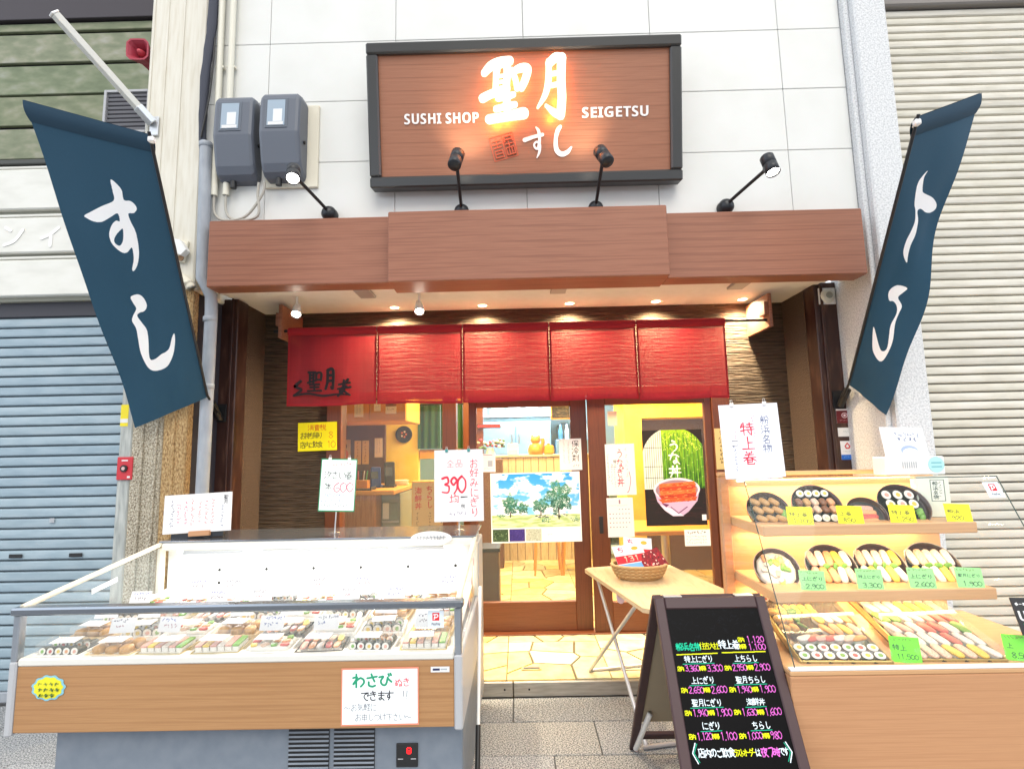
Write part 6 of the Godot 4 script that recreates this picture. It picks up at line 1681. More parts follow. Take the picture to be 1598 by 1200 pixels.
func sample_bowls():
	var bowl := lathe_mesh([Vector2(0.0, 0.0), Vector2(0.045, 0.0), Vector2(0.05, 0.006), Vector2(0.092, 0.022), Vector2(0.100, 0.052), Vector2(0.1005, 0.055), Vector2(0.098, 0.055), Vector2(0.095, 0.034), Vector2(0.085, 0.026), Vector2(0.0, 0.024)], 36)
	var rim := lathe_mesh([Vector2(0.0975, 0.0545), Vector2(0.0982, 0.0565), Vector2(0.1002, 0.0565), Vector2(0.101, 0.0545)], 36)
	var inside := disc(0.088, 0.003, 32)
	var defs := [
		[1.11, 1.225, 0.98, 0.86, "inari", "lacquer bowl of brown tofu pocket sushi on the showcase's top shelf"], [1.325, 1.235, 0.98, 1.0, "mixed", "lacquer bowl of white rolls and browned sushi on the top shelf"], [1.535, 1.205, 1.0, 0.78, "eel", "small lacquer bowl of glazed eel on the top shelf"], [1.715, 1.23, 0.97, 1.0, "rolls", "black bowl of thick white sushi rolls on the top shelf"],
		[1.118, 0.975, 1.0, 0.90, "chirashi", "grey rimmed bowl of chirashi with green leaves on the lower shelf"], [1.353, 0.975, 1.0, 1.0, "platter", "bowl of assorted nigiri on the lower shelf, second from the wooden post"], [1.565, 0.975, 1.0, 1.0, "white", "bowl of pale nigiri with yellow egg on the lower shelf"], [1.795, 0.970, 1.0, 1.04, "green", "black bowl of nigiri with parsley at the lower shelf's open end"]]
	for d in defs:
		var o := thing("sample_bowl", d[5], "bowl", Vector3(d[0], d[1] - 0.045, d[2]), Vector3(52, -6, 0), "sample bowls in the showcase")
		o.scale = Vector3.ONE * d[3] * 1.06
		part(o, "bowl", bowl, M.lacquer)
		part(o, "rim", rim, mat(lin(0.30, 0.28, 0.27), 0.3) if d[1] < 1.1 else mat(lin(0.16, 0.11, 0.09), 0.3))
		part(o, "floor", inside, M.lacquer_in, Vector3(0, 0.026, 0))
		var st := bx(o, "prop_stand", Vector3(0, -0.018, -0.045), Vector3(0.08, 0.004, 0.07), M.clear, 0.0, Vector3(-46, 0, 0))
		match d[4]:
			"inari":
				for k in 9:
					part(o, "inari", blob_mesh(Vector3(0.03, 0.026, 0.056), 0.65), F.inari, Vector3(-0.05 + (k % 3) * 0.045 + (k / 3) * 0.006, 0.043, -0.048 + (k / 3) * 0.047), Vector3(0, 55 + rng.randf_range(-8, 8), 12))
				for k in 4:
					part(o, "leaf", blob_mesh(Vector3(0.03, 0.008, 0.02), 0.8), F.green, Vector3(0.068, 0.045, 0.01 + k * 0.012), Vector3(rng.randf() * 40, rng.randf() * 90, 20))
			"mixed":
				for k in 4:
					maki(o, Vector3(-0.05 + k * 0.033, 0.041, -0.062), Vector3(12, 0, 0), "egg", 0.017, 0.02)
				for k in 10:
					part(o, "browned_piece", blob_mesh(Vector3(0.028, 0.022, 0.036), 0.6), F[["eel", "inari", "shrimp", "eel", "salmon"][k % 5]], Vector3(-0.064 + (k % 5) * 0.032, 0.041, -0.022 + (k / 5) * 0.036), Vector3(0, 20, 0))
				for k in 4:
					maki(o, Vector3(-0.048 + k * 0.033, 0.041, 0.056), Vector3(12, 0, 0), "squid", 0.017, 0.02)
			"eel":
				for k in 4:
					part(o, "eel_strip", blob_mesh(Vector3(0.12 - absf(k - 1.5) * 0.012, 0.012, 0.03), 0.5), F[["pink", "salmon", "tuna", "salmon"][k]], Vector3(0, 0.036 + 0.003 * k, -0.042 + k * 0.028), Vector3(rng.randf_range(-8, 8), -4 + k * 3, 0))
			"rolls":
				for k in 8:
					maki(o, Vector3(-0.052 + (k % 3) * 0.045, 0.041, -0.05 + (k / 3) * 0.045), Vector3(10, 0, -6), "egg" if k % 2 else "pink", 0.0215, 0.026)
				for k in 4:
					part(o, "leaf", blob_mesh(Vector3(0.03, 0.008, 0.02), 0.8), F.green, Vector3(0.055, 0.04, 0.02 + k * 0.012), Vector3(rng.randf() * 40, rng.randf() * 90, 20))
			"chirashi":
				part(o, "rice_bed", blob_mesh(Vector3(0.172, 0.026, 0.172), 0.9), F.rice, Vector3(0, 0.035, 0))
				for k in 16:
					var a := rng.randf() * TAU
					var r := sqrt(rng.randf()) * 0.066
					part(o, "garnish", blob_mesh(Vector3(0.036, 0.010, 0.022), 0.5), F[["squid", "egg", "green", "shrimp", "salmon", "squid"][k % 6]], Vector3(cos(a) * r, 0.050, sin(a) * r), Vector3(rng.randf_range(-15, 15), rng.randf() * 180, rng.randf_range(-15, 15)))
			_:
				var sets := {"platter": ["pink", "squid", "salmon", "egg", "squid", "pink", "roe", "salmon", "squid", "shrimp"], "white": ["pink", "squid", "squid", "squid", "egg", "squid", "egg", "squid", "egg", "squid"], "green": ["squid", "shrimp", "squid", "squid", "squid", "egg", "squid", "squid", "egg", "shrimp"]}
				for k in 10:
					nigiri(o, Vector3(-0.066 + (k % 5) * 0.033, 0.027, -0.036 + (k / 5) * 0.070), 8 + rng.randf_range(-6, 6), sets[d[4]][k], 1.08)
				for k in 3:
					part(o, "leaf", blob_mesh(Vector3(0.03, 0.010, 0.022), 0.8), F.green, Vector3(-0.02 + k * 0.035, 0.055, 0.0), Vector3(rng.randf() * 40, rng.randf() * 90, 20))

func party_trays():
	for d in [[1.205, "large black and gold party tray of mixed sushi nearest the menu board", 0], [1.62, "large black and gold party tray of nigiri in slanting rows", 1]]:
		var o := thing("party_tray", d[1], "sushi tray", Vector3(d[0], 0.728, 1.155), Vector3(16, -3, 0), "party trays in the showcase")
		var w := 0.335
		var l := 0.44
		bx(o, "tray", Vector3(0, 0.006, 0), Vector3(w, 0.012, l), F.tray_black, 0.004)
		for s in [-1, 1]:
			var r1 := bx(o, "tray_wall", Vector3(s * (w / 2 - 0.004), 0.016, 0), Vector3(0.008, 0.034, l), F.tray_gold, 0.003)
			var r2 := bx(o, "tray_wall", Vector3(0, 0.016, s * (l / 2 - 0.004)), Vector3(w - 0.016, 0.034, 0.008), F.tray_gold, 0.003)
			for k in 8:
				bx(r2, "pattern_patch", Vector3(-0.14 + k * 0.04, -0.003 if k % 2 else 0.003, s * 0.0042), Vector3(0.016, 0.02, 0.0006), F.tray_black, 0.0, Vector3(0, 0, 20 if k % 2 else -25))
		bx(o, "prop_block", Vector3(0, -0.052, -0.15), Vector3(0.2, 0.085, 0.04), M.shelf_wood, 0.003, Vector3(-16, 0, 0))
		if d[2] == 0:
			for k in 7:
				maki(o, Vector3(-0.135 + k * 0.045, 0.026, -0.19), Vector3(10, 0, 0), "tuna", 0.018, 0.024)
			for k in 10:
				part(o, "egg_cube", blob_mesh(Vector3(0.026, 0.022, 0.03), 0.5), F.egg, Vector3(-0.10 + (k % 5) * 0.032, 0.028, -0.135 + (k / 5) * 0.034), Vector3(0, rng.randf() * 30, 0))
			for k in 6:
				part(o, "fried_piece", blob_mesh(Vector3(0.036, 0.028, 0.05), 0.7), F.inari, Vector3(-0.135 + (k % 2) * 0.034, 0.03, -0.10 + (k / 2) * 0.058), Vector3(0, rng.randf() * 90, 0))
			for k in 8:
				nigiri(o, Vector3(0.02 + (k % 4) * 0.036, 0.012, -0.045 + (k / 4) * 0.075), 12, ["egg", "squid", "squid", "inari", "roe", "salmon", "egg", "shrimp"][k], 1.1)
			for k in 3:
				part(o, "leaf", blob_mesh(Vector3(0.045, 0.01, 0.03), 0.8), F.leaf, Vector3(-0.065, 0.04, -0.09 + k * 0.05), Vector3(20, k * 70, 10))
			for k in 7:
				nigiri(o, Vector3(-0.09 + k * 0.034, 0.012, 0.085), -72, ["squid", "tuna", "pink", "tuna", "squid", "shrimp", "roe"][k], 1.0)
			for k in 14:
				maki(o, Vector3(-0.14 + (k % 7) * 0.0455, 0.026, 0.145 + (k / 7) * 0.046), Vector3(8, 0, 6), ["egg", "green", "tuna"][k % 3], 0.0205, 0.024)
		else:
			var rows := [["squid", "squid", "squid", "squid", "squid", "squid", "squid"], ["squid", "squid", "squid", "egg", "egg", "egg", "pink"], ["green", "green", "squid", "squid", "pink", "tuna", "tuna"], ["squid", "pink", "squid", "tuna", "tuna", "squid", "green"], ["shrimp", "squid", "squid", "squid", "tuna", "squid", "squid"], ["shrimp", "shrimp", "shrimp", "egg", "shrimp", "egg", "squid"]]
			for j in 6:
				for i in 7:
					nigiri(o, Vector3(-0.132 + i * 0.044, 0.012, -0.18 + j * 0.072), 14, rows[j][i], 1.22)
		part(o, "lid", box_mesh(Vector3(w - 0.006, 0.035, l - 0.006), 0.008), F.lid, Vector3(0, 0.0515, 0))

func price_cards():
	var atlas := page(512, 384, Color(1, 1, 1))
	var txt := [["特上巻", "1,100"], ["上巻", "850"], ["特上巻", "1,250"], ["粉浜", "920"], ["上にぎり", "2,900"], ["特上にぎり", "3,300"], ["上にぎり", "2,600"], ["聖月にぎり", "1,900"], ["特上", "11,500"], ["上", "8,500"]]
	for k in 10:
		var c := Color(0.95, 0.93, 0.05) if k < 4 else Color(0.60, 0.86, 0.55) if k < 8 else Color(0.45, 0.86, 0.22)
		var at := Vector2((k % 4) * 128, (k / 4) * 128)
		atlas.fill_rect(Rect2i(int(at.x), int(at.y), 128, 128), c)
		var dark := Color(0.22, 0.24, 0.14) if k < 4 else Color(0.14, 0.28, 0.2)
		scrawl(atlas, at + Vector2(10, 10), 14, 6, Color(dark.r + 0.25, dark.g + 0.15, dark.b, 0.7), false)
		ink(atlas, txt[k][0], at + Vector2(12, 40), 104.0 / txt[k][0].length() if txt[k][0].length() > 3 else 30.0, dark, 0.09)
		ink(atlas, txt[k][1], at + Vector2(20, 84), 32 if txt[k][1].length() < 6 else 26, dark, 0.09, false, 0.9)
	var m := printed(atlas)
	var places := [[1.185, 1.158, 1.139, 0.108, 0.075, 0], [1.397, 1.158, 1.139, 0.108, 0.075, 1], [1.617, 1.158, 1.139, 0.108, 0.075, 2], [1.852, 1.158, 1.139, 0.108, 0.075, 3],
		[1.186, 0.905, 1.196, 0.104, 0.078, 4], [1.418, 0.905, 1.196, 0.106, 0.08, 5], [1.629, 0.905, 1.196, 0.108, 0.08, 6], [1.822, 0.905, 1.196, 0.108, 0.078, 7], [1.412, 0.69, 1.375, 0.11, 0.088, 8], [1.83, 0.69, 1.375, 0.11, 0.088, 9]]
	var what := ["yellow price card beside the tofu pocket bowl", "yellow price card between the mixed bowl and the eel bowl", "yellow price card in front of the thick roll bowl", "yellow price card in front of the pale green gift box", "pale green price card beside the chirashi bowl", "pale green price card between the two middle lower bowls", "pale green price card in front of the parsley bowl", "pale green price card at the lower shelf's open end", "bright green price card between the two party trays", "bright green price card at the far end of the deck"]
	for p in places:
		var k: int = p[5]
		var u0 := Vector2((k % 4) / 4.0, (k / 4) / 3.0)
		var o := thing("price_card", what[k], "price card", Vector3(p[0], p[1], p[2]), Vector3(-14, 0, -3 if k < 8 else -5), "price cards in the showcase")
		part(o, "card", card_mesh(p[3], p[4], 0.0015, u0 + Vector2(0.004, 0.005), u0 + Vector2(0.246, 0.328)), m, Vector3(0, p[4] / 2, 0))
		bx(o, "foot", Vector3(0, 0.003, -0.012), Vector3(0.04, 0.004, 0.03), M.clear, 0.0)

# ---------------------------------------------------------------- A-frame menu board
func build_board():
	var o := thing("menu_board", "black A-frame menu board with neon handwritten sushi prices", "menu board", Vector3(0.736, 0, 1.25), Vector3.ZERO)
	var tilts := {1: 28.0, -1: 36.0}
	var fr := mat(lin(0.045, 0.018, 0.020), 0.5)
	var L := 1.02
	var w := 0.432
	var apex := 0.905
	for side in [1, -1]:
		L = apex / cos(deg_to_rad(tilts[side]))
		var leaf := holder(o, "front_leaf" if side > 0 else "rear_leaf", Vector3(0, apex, 0.012 * side), Vector3(-tilts[side] * side, 0, 0))
		for s in [-1, 1]:
			bx(leaf, "frame_side", Vector3(s * (w / 2 - 0.019), -L / 2, 0), Vector3(0.038, L, 0.022), fr, 0.004)
		bx(leaf, "frame_top", Vector3(0, -0.022, 0), Vector3(w - 0.077, 0.044, 0.022), fr, 0.004)
		bx(leaf, "frame_bottom", Vector3(0, -L + 0.12, 0), Vector3(w - 0.077, 0.04, 0.022), fr, 0.004)
		if side < 0:
			bx(leaf, "back_sheet", Vector3(0, -0.46, 0.0), Vector3(w - 0.077, 0.83, 0.008), mat(lin(0.30, 0.25, 0.17), 0.8), 0.0)
		else:
			var im := menu_print()
			var m := printed(im, 0.4)
			m.metallic_specular = 0.2
			part(leaf, "writing_face", card_mesh(w - 0.077, L - 0.184, 0.008), m, Vector3(0, -0.044 - (L - 0.184) / 2, 0.001))
	for s in [-1, 1]:
		bx(o, "hinge", Vector3(s * 0.14, apex + 0.003, 0), Vector3(0.07, 0.006, 0.03), M.alu, 0.001)
	part(o, "stay_strut", tube_mesh([Vector3(-0.15, 0.26, -0.46), Vector3(-0.19, 0.014, -0.64)], 0.013, 10), M.white_plastic)

func menu_print() -> Image:
	var im := page(512, 1120, Color(0.012, 0.014, 0.022))
	var W := Color(0.88, 0.93, 0.95)
	var Y := Color(0.90, 0.92, 0.10)
	var P := Color(0.88, 0.42, 0.80)
	var G := Color(0.10, 0.72, 0.55)
	var y0 := 150.0
	for k in 90:   # chalk dust left by wiping
		var q := Vector2(rng.randf() * 512, rng.randf() * 160)
		stroke(im, [q, q + Vector2(rng.randf_range(-26, 26), rng.randf_range(-20, 20))], 1.5, Color(0.16, 0.18, 0.22, 0.12))
	ink(im, "粉浜名物", Vector2(20, y0 + 8), 38, G, 0.13, false, 0.92, 0.95, 1.0)
	ink(im, "住吉大社", Vector2(148, y0 + 8), 34, Y, 0.09, false, 0.82, 0.9, 1.0)
	ink(im, "特上巻", Vector2(250, y0 - 2), 44, W, 0.10, false, 0.86, 0.98, 1.0)
	ink(im, "店内", Vector2(360, y0 - 14), 24, Y, 0.13, false, 0.8, 0.9, 1.0)
	ink(im, "1,120", Vector2(404, y0 - 18), 32, P, 0.11, false, 0.95, 1.0, 1.0)
	ink(im, "持帰", Vector2(360, y0 + 18), 24, Y, 0.13, false, 0.8, 0.9, 1.0)
	ink(im, "1,100", Vector2(404, y0 + 16), 32, P, 0.11, false, 0.95, 1.0, 1.0)
	stroke(im, [Vector2(18, y0 + 62), Vector2(236, y0 + 58)], 2.2, Y)
	stroke(im, [Vector2(262, y0 + 56), Vector2(494, y0 + 54)], 2.2, Y)
	var items := [["特上にぎり", "3,360", "3,300", "上ちらし", "2,950", "2,900"], ["上にぎり", "2,650", "2,600", "聖月ちらし", "1,940", "1,900"], ["聖月にぎり", "1,940", "1,900", "海鮮丼", "1,630", "1,600"], ["にぎり", "1,120", "1,100", "ちらし", "1,000", "980"]]
	for r in 4:
		for c in 2:
			var nm: String = items[r][c * 3]
			var x := 14.0 + c * 250
			var y := y0 + 66 + r * 93
			var s := 33.0
			var tw := nm.length() * s * 0.94
			ink(im, nm, Vector2(x + 116 - tw / 2, y), s, W, 0.11, false, 0.94, 1.0, 1.0)
			stroke(im, [Vector2(x + 106 - tw / 2, y + s + 5), Vector2(x + 118 + tw / 2, y + s + 3)], 1.6, G)
			ink(im, "店内", Vector2(x - 6, y + 46), 23, Y, 0.14, false, 0.76, 0.9, 1.0)
			ink(im, items[r][c * 3 + 1], Vector2(x + 30, y + 41), 32, P, 0.09, false, 0.88, 0.88, 1.0)
			ink(im, "持帰", Vector2(x + 110, y + 46), 23, Y, 0.14, false, 0.76, 0.9, 1.0)
			ink(im, items[r][c * 3 + 2], Vector2(x + 146, y + 39), 35, P, 0.09, false, 0.86, 0.88, 1.0)
	var yb := y0 + 446
	ink(im, "店内のご飲食", Vector2(40, yb), 38, W, 0.11, false, 0.84, 0.92, 1.0)
	ink(im, "ラストオーダー", Vector2(214, yb + 4), 32, Y, 0.11, false, 0.66, 0.72, 1.0)
	ink(im, "は", Vector2(322, yb + 4), 32, W, 0.11, false, 0.7, 0.8, 1.0)
	ink(im, "夜7時", Vector2(348, yb), 38, P, 0.12, false, 0.94, 0.96, 1.0)
	ink(im, "です", Vector2(436, yb), 34, W, 0.11, false, 0.74, 0.9, 1.0)
	for q in [[14, 34], [500, 480]]:
		stroke(im, [Vector2(q[1], yb - 18), Vector2(q[0], yb + 20), Vector2(q[1], yb + 58)], 2.5, W)
		stroke(im, [Vector2(q[1] + (8 if q[0] < 100 else -8), yb - 16), Vector2(q[0] + (8 if q[0] < 100 else -8), yb + 20), Vector2(q[1] + (8 if q[0] < 100 else -8), yb + 54)], 1.5, G)
	return im

# ---------------------------------------------------------------- folding table with a basket of leaflets
func build_table():
	var o := thing("folding_table", "beige folding table with crossed silver legs before the sliding door", "table", Vector3(0.40, 0, -0.15))
	var ax := Vector3(0.19, 0, 0.94)      # long edge
	var bxv := Vector3(0.56, 0, -0.11)    # short edge
	var top := func(u, v, y): return ax * u + bxv * v + Vector3(0, y, 0)
	var poly := PackedVector2Array()
	for q in [[0.0, 0.06], [0.04, 0.0], [0.96, 0.0], [1.0, 0.06], [1.0, 0.94], [0.96, 1.0], [0.04, 1.0], [0.0, 0.94]]:
		var p: Vector3 = top.call(q[0], q[1], 0.0)
		poly.append(Vector2(p.x, -p.z))
	var tm := wood(lin(0.50, 0.36, 0.20), lin(0.62, 0.47, 0.29), Vector3(5, 5, 0.7), 0.5, 95)
	part(o, "table_top", prism_mesh(poly, 0.022), tm, Vector3(0, 0.712, 0), Vector3(-90, 0, 0))
	var lm := mat(lin(0.62, 0.62, 0.64), 0.35, 0.6)
	for v in [0.06, 0.92]:
		var f0: Vector3 = top.call(0.03, v, 0.098)
		f0.x -= 0.02
		part(o, "leg", tube_mesh([f0, top.call(0.80, v, 0.695)], 0.0105, 10), lm)
		var f1: Vector3 = top.call(0.80, v + 0.03, 0.010)
		part(o, "leg", tube_mesh([top.call(0.12, v + 0.03, 0.695), f1], 0.0105, 10), lm)
	part(o, "foot_bar", tube_mesh([top.call(0.03, 0.03, 0.10), top.call(0.03, 0.94, 0.10)], 0.0105, 10), lm)
	part(o, "foot_bar", tube_mesh([top.call(0.80, 0.06, 0.011), top.call(0.80, 0.97, 0.011)], 0.0105, 10), lm)
	# wicker basket
	var b := thing("wicker_basket", "oval wicker basket holding leaflets on the folding table", "basket", Vector3(0.70, 0.724, 0.16))
	var wick := mat(lin(0.42, 0.25, 0.10), 0.7)
	var wick2 := mat(lin(0.54, 0.36, 0.17), 0.7)
	for j in 9:
		var y := 0.006 + j * 0.0095
		var r := 0.095 + 0.045 * sqrt(j / 8.0)
		var ring := []
		for k in 49:
			var a := TAU * k / 48
			var wob := 0.004 * (1 if (k + j) % 2 else -1)
			ring.append(Vector3(cos(a) * (r + wob) * 1.15, y, sin(a) * (r + wob) * 0.8))
		part(b, "weave_strand" if j < 8 else "rim", tube_mesh(ring, 0.0062 if j < 8 else 0.008, 6), wick if j % 2 else wick2)
	for k in 24:
		var a := TAU * (k + 0.5) / 24
		part(b, "stake", tube_mesh([Vector3(cos(a) * 0.105, 0.0, sin(a) * 0.073), Vector3(cos(a) * 0.162, 0.084, sin(a) * 0.113)], 0.003, 5), wick)
	part(b, "base", disc(0.088, 0.006, 24), wick)
	var l1 := page(128, 160)
	l1.fill_rect(Rect2i(0, 60, 128, 44), Color(0.78, 0.12, 0.18))
	l1.fill_rect(Rect2i(0, 108, 128, 30), Color(0.45, 0.68, 0.90))
	ink(l1, "131", Vector2(24, 64), 34, Color(0.95, 0.75, 0.65), 0.14)
	ink(l1, "ち", Vector2(14, 10), 32, Color(0.7, 0.2, 0.35), 0.12)
	fill_poly(l1, ellipse(Vector2(92, 26), Vector2(14, 10)), Color(0.95, 0.65, 0.2))
	var l2 := page(128, 128, Color(0.50, 0.03, 0.10))
	for k in 70:
		fill_poly(l2, ellipse(Vector2(rng.randf() * 128, rng.randf() * 128), Vector2(4, 6), 8), [Color(0.9, 0.75, 0.7), Color(0.7, 0.12, 0.18), Color(0.3, 0.02, 0.08)][k % 3])
	var lv := [[l1, Vector3(0.66, 0.835, 0.14), Vector3(-38, 8, 6), 0.19, 0.18, "white leaflet with red and blue bands in the wicker basket"], [l2, Vector3(0.785, 0.825, 0.16), Vector3(-40, -18, 32), 0.13, 0.13, "dark red patterned booklet in the wicker basket"], [l1, Vector3(0.71, 0.86, 0.10), Vector3(-32, -4, -4), 0.17, 0.19, "white leaflet standing at the back of the wicker basket"]]
	for a in lv:
		var p := thing("leaflet", a[5], "leaflet", a[1], a[2])
		part(p, "sheet", card_mesh(a[3], a[4], 0.004), printed(a[0]))
	var tg := thing("round_tag", "pink oval tag hanging on the folding table's edge", "tag", Vector3(0.535, 0.69, 0.43), Vector3(0, -20, 0))
	var oval := part(tg, "card", disc(0.03, 0.003, 20), mat(lin(0.72, 0.5, 0.5), 0.7), Vector3.ZERO, Vector3(90, 0, 0))
	oval.scale = Vector3(0.8, 1, 1.15)
	bx(tg, "lettering", Vector3(0, 0.004, 0.002), Vector3(0.02, 0.006, 0.0008), M.red, 0.0)

func build_leaning_pole():
	var o := thing("leaning_pole", "thin white pole with a black foot leaning on the case's end", "pole", Vector3(-0.20, 0, 0.9))
	part(o, "shaft", tube_mesh([Vector3(-0.006, 0.30, 0.06), Vector3(-0.016, 0.80, -0.30)], 0.008, 10), M.white_plastic)
	part(o, "foot", tube_mesh([Vector3(0.0, 0.004, 0.276), Vector3(-0.006, 0.302, 0.06)], 0.011, 10), M.black)

# ---------------------------------------------------------------- paper signs and posters
func sheet_sign(called: String, label: String, category: String, im: Image, at: Vector3, size: Vector2, turn := Vector3.ZERO, t := 0.003) -> Node3D:
	var o := thing(called, label, category, at, turn)
	part(o, "sheet", card_mesh(size.x, size.y, t), printed(im))
	return o

func clips(o: Node3D, xs: Array, y: float, m: Material):
	for x in xs:
		var c := bx(o, "clip", Vector3(x, y, 0.004), Vector3(0.016, 0.018, 0.012), m, 0.002)
		part(c, "clip_wire", tube_mesh([Vector3(-0.005, 0.008, 0), Vector3(-0.003, 0.024, 0), Vector3(0.003, 0.024, 0), Vector3(0.005, 0.008, 0)], 0.0012, 6), M.steel)

func stand(o: Node3D, top: float, bottom: float, x := 0.0):
	part(o, "stand_rod", tube_mesh([Vector3(x, top, -0.004), Vector3(x, bottom, -0.004)], 0.004, 8), M.steel)
	part(o, "stand_foot", lathe_mesh([Vector2(0, 0.012), Vector2(0.01, 0.012), Vector2(0.032, 0.004), Vector2(0.034, 0.0)], 20), M.clear, Vector3(x, bottom, -0.004))

func build_papers():
	var K := Color(0.13, 0.13, 0.16)
	var R := Color(0.82, 0.13, 0.25)
	var B := Color(0.20, 0.28, 0.45)
	# 390 sign
	var im := page(384, 544)
	ink(im, "全品", Vector2(96, 76), 62, Color(0.72, 0.30, 0.38), 0.06, false, 1.1)
	ink(im, "390", Vector2(36, 196), 150, R, 0.12, false, 0.86, 0.72)
	ink(im, "均", Vector2(118, 336), 78, R, 0.08)
	ink(im, "一", Vector2(206, 334), 56, K, 0.18)
	ink(im, "税込", Vector2(208, 416), 30, K, 0.08)
	scrawl(im, Vector2(120, 478), 26, 5, Color(0.5, 0.45, 0.55), false)
	ink(im, "お好みにぎり", Vector2(276, 70), 74, R, 0.075, true, 1.0)
	var s := sheet_sign("price_sign", "white sign on a stand with a big red 390", "sign", im, Vector3(-0.356, 1.299, 0.30), Vector2(0.286, 0.411), Vector3(-4, 0, 0.5))
	clips(s, [-0.07, 0.06], 0.201, mat(lin(0.04, 0.26, 0.26), 0.4))
	stand(s, -0.203, -0.259)
	# 600 sign with a green edge
	im = page(288, 400, Color(0.93, 0.97, 0.95))
	for r in [Rect2i(0, 0, 288, 9), Rect2i(0, 391, 288, 9), Rect2i(0, 0, 7, 400), Rect2i(281, 0, 7, 400)]:
		im.fill_rect(r, Color(0.16, 0.55, 0.38))
	scrawl(im, Vector2(40, 34), 26, 8, Color(0.85, 0.45, 0.42), false)
	ink(im, "汐さい巻", Vector2(30, 92), 68, K, 0.075, false, 0.86, 0.95)
	ink(im, "1本", Vector2(28, 186), 54, K, 0.08, false, 0.8, 0.8)
	ink(im, "600", Vector2(96, 176), 84, Color(0.88, 0.35, 0.45), 0.09, false, 0.92)
	scrawl(im, Vector2(36, 268), 24, 7, Color(0.35, 0.4, 0.6), false)
	scrawl(im, Vector2(24, 308), 22, 9, Color(0.5, 0.52, 0.72), false)
	scrawl(im, Vector2(24, 346), 20, 10, Color(0.35, 0.36, 0.4), false)
	s = sheet_sign("price_sign", "white sign with green border and pink 600 on a thin stand", "sign", im, Vector3(-1.065, 1.314, 0.30), Vector2(0.213, 0.304), Vector3(-3, 0, -2.0))
	clips(s, [-0.055, 0.06], 0.149, M.white_plastic)
	stand(s, -0.15, -0.274)
	# slanting notice on the case's left end
	im = page(480, 288)
	ink(im, "聖月", Vector2(420, 20), 34, K, 0.11, true)
	scrawl(im, Vector2(406, 96), 22, 7, B)
	for k in 7:
		scrawl(im, Vector2(340 - k * 48, 40 + (k % 3) * 14), 24, 8 - k % 3, [Color(0.88, 0.45, 0.45), Color(0.88, 0.45, 0.45), Color(0.85, 0.4, 0.5), Color(0.4, 0.4, 0.48)][mini(3, k / 2)])
	s = sheet_sign("notice_board", "white handwritten notice propped on the case beside the rusty pillar", "notice", im, Vector3(-1.848, 1.176, 0.36), Vector2(0.39, 0.216), Vector3(-5, 0, 2.5))
	bx(s, "wooden_clip", Vector3(0.02, -0.114, 0.006), Vector3(0.12, 0.03, 0.022), M.show_wood, 0.003)
	bx(s, "support", Vector3(0, -0.124, -0.012), Vector3(0.3, 0.028, 0.02), M.dark_metal, 0.003)
	# wasabi notice taped on the case front
	im = page(480, 352, Color(0.95, 0.97, 0.98))
	for r in [Rect2i(0, 0, 480, 10), Rect2i(0, 342, 480, 10), Rect2i(0, 0, 8, 352), Rect2i(472, 0, 8, 352)]:
		im.fill_rect(r, Color(0.88, 0.55, 0.45))
	ink(im, "わさび", Vector2(62, 32), 92, Color(0.08, 0.58, 0.42), 0.13, false, 0.92, 0.98, 1.0)
	ink(im, "ぬき", Vector2(326, 62), 58, Color(0.85, 0.25, 0.30), 0.08, false, 0.9, 0.95, 1.0)
	ink(im, "できます", Vector2(118, 138), 66, K, 0.09, false, 0.84, 0.9, 1.0)
	ink(im, "!!", Vector2(352, 138), 62, K, 0.06, false, 0.34, 1.0, 1.0)
	ink(im, "~お気軽に", Vector2(16, 216), 48, Color(0.3, 0.32, 0.36), 0.06, false, 0.92, 0.92)
	ink(im, "お申しつけ下さい~", Vector2(84, 276), 50, Color(0.3, 0.32, 0.36), 0.06, false, 0.88, 0.88)
	s = sheet_sign("wasabi_notice", "white notice with orange edge and green kana taped on the case's wood front", "notice", im, Vector3(-0.553, 0.573, 1.3025), Vector2(0.298, 0.208), Vector3(0, 0, 0.3), 0.002)
	# yellow cloud sticker on the wood front
	var cloud := []
	for k in 44:
		var a := TAU * k / 44
		var r := 1.0 + (0.05 if k % 4 < 2 else -0.03)
		cloud.append(Vector2(cos(a) * 0.064 * r, sin(a) * 0.045 * r))
	var cs := thing("cloud_sticker", "yellow cloud shaped sticker with blue edge on the case's wood front", "sticker", Vector3(-1.838, 0.623, 1.302))
	part(cs, "blue_edge", prism_mesh(PackedVector2Array(cloud), 0.002), mat(lin(0.22, 0.50, 0.62), 0.5))
	part(cs, "yellow_face", prism_mesh(PackedVector2Array(cloud.map(func(p): return p * 0.86)), 0.003), mat(lin(0.75, 0.70, 0.02), 0.5), Vector3(0, 0, 0.0008))
	var mk := []
	for k in 11:
		var q := Vector2(-0.035 + (k % 4) * 0.022 + (k / 4) * 0.004, 0.02 - (k / 4) * 0.02)
		mk.append([Vector3(q.x, q.y, 0.0013), Vector3(q.x + rng.randf_range(-0.006, 0.008), q.y - 0.011, 0.0013)])
		mk.append([Vector3(q.x - 0.004, q.y - 0.002 - rng.randf() * 0.006, 0.0013), Vector3(q.x + 0.009, q.y - 0.004, 0.0013)])
	part(cs, "handwriting", ribbon_mesh(mk, 0.0006), mat(lin(0.12, 0.2, 0.06), 0.7), Vector3(0, 0, 0.0024))
	# oval sign on the hood
	var ov := thing("oval_sign", "white oval price tag on the case's lamp hood", "tag", Vector3(-0.487, 1.03, 0.492), Vector3(-8, 0, 0))
	part(ov, "card", prism_mesh(PackedVector2Array(ellipse(Vector2.ZERO, Vector2(0.112, 0.038), 36)), 0.003), M.paper)
	var om := []
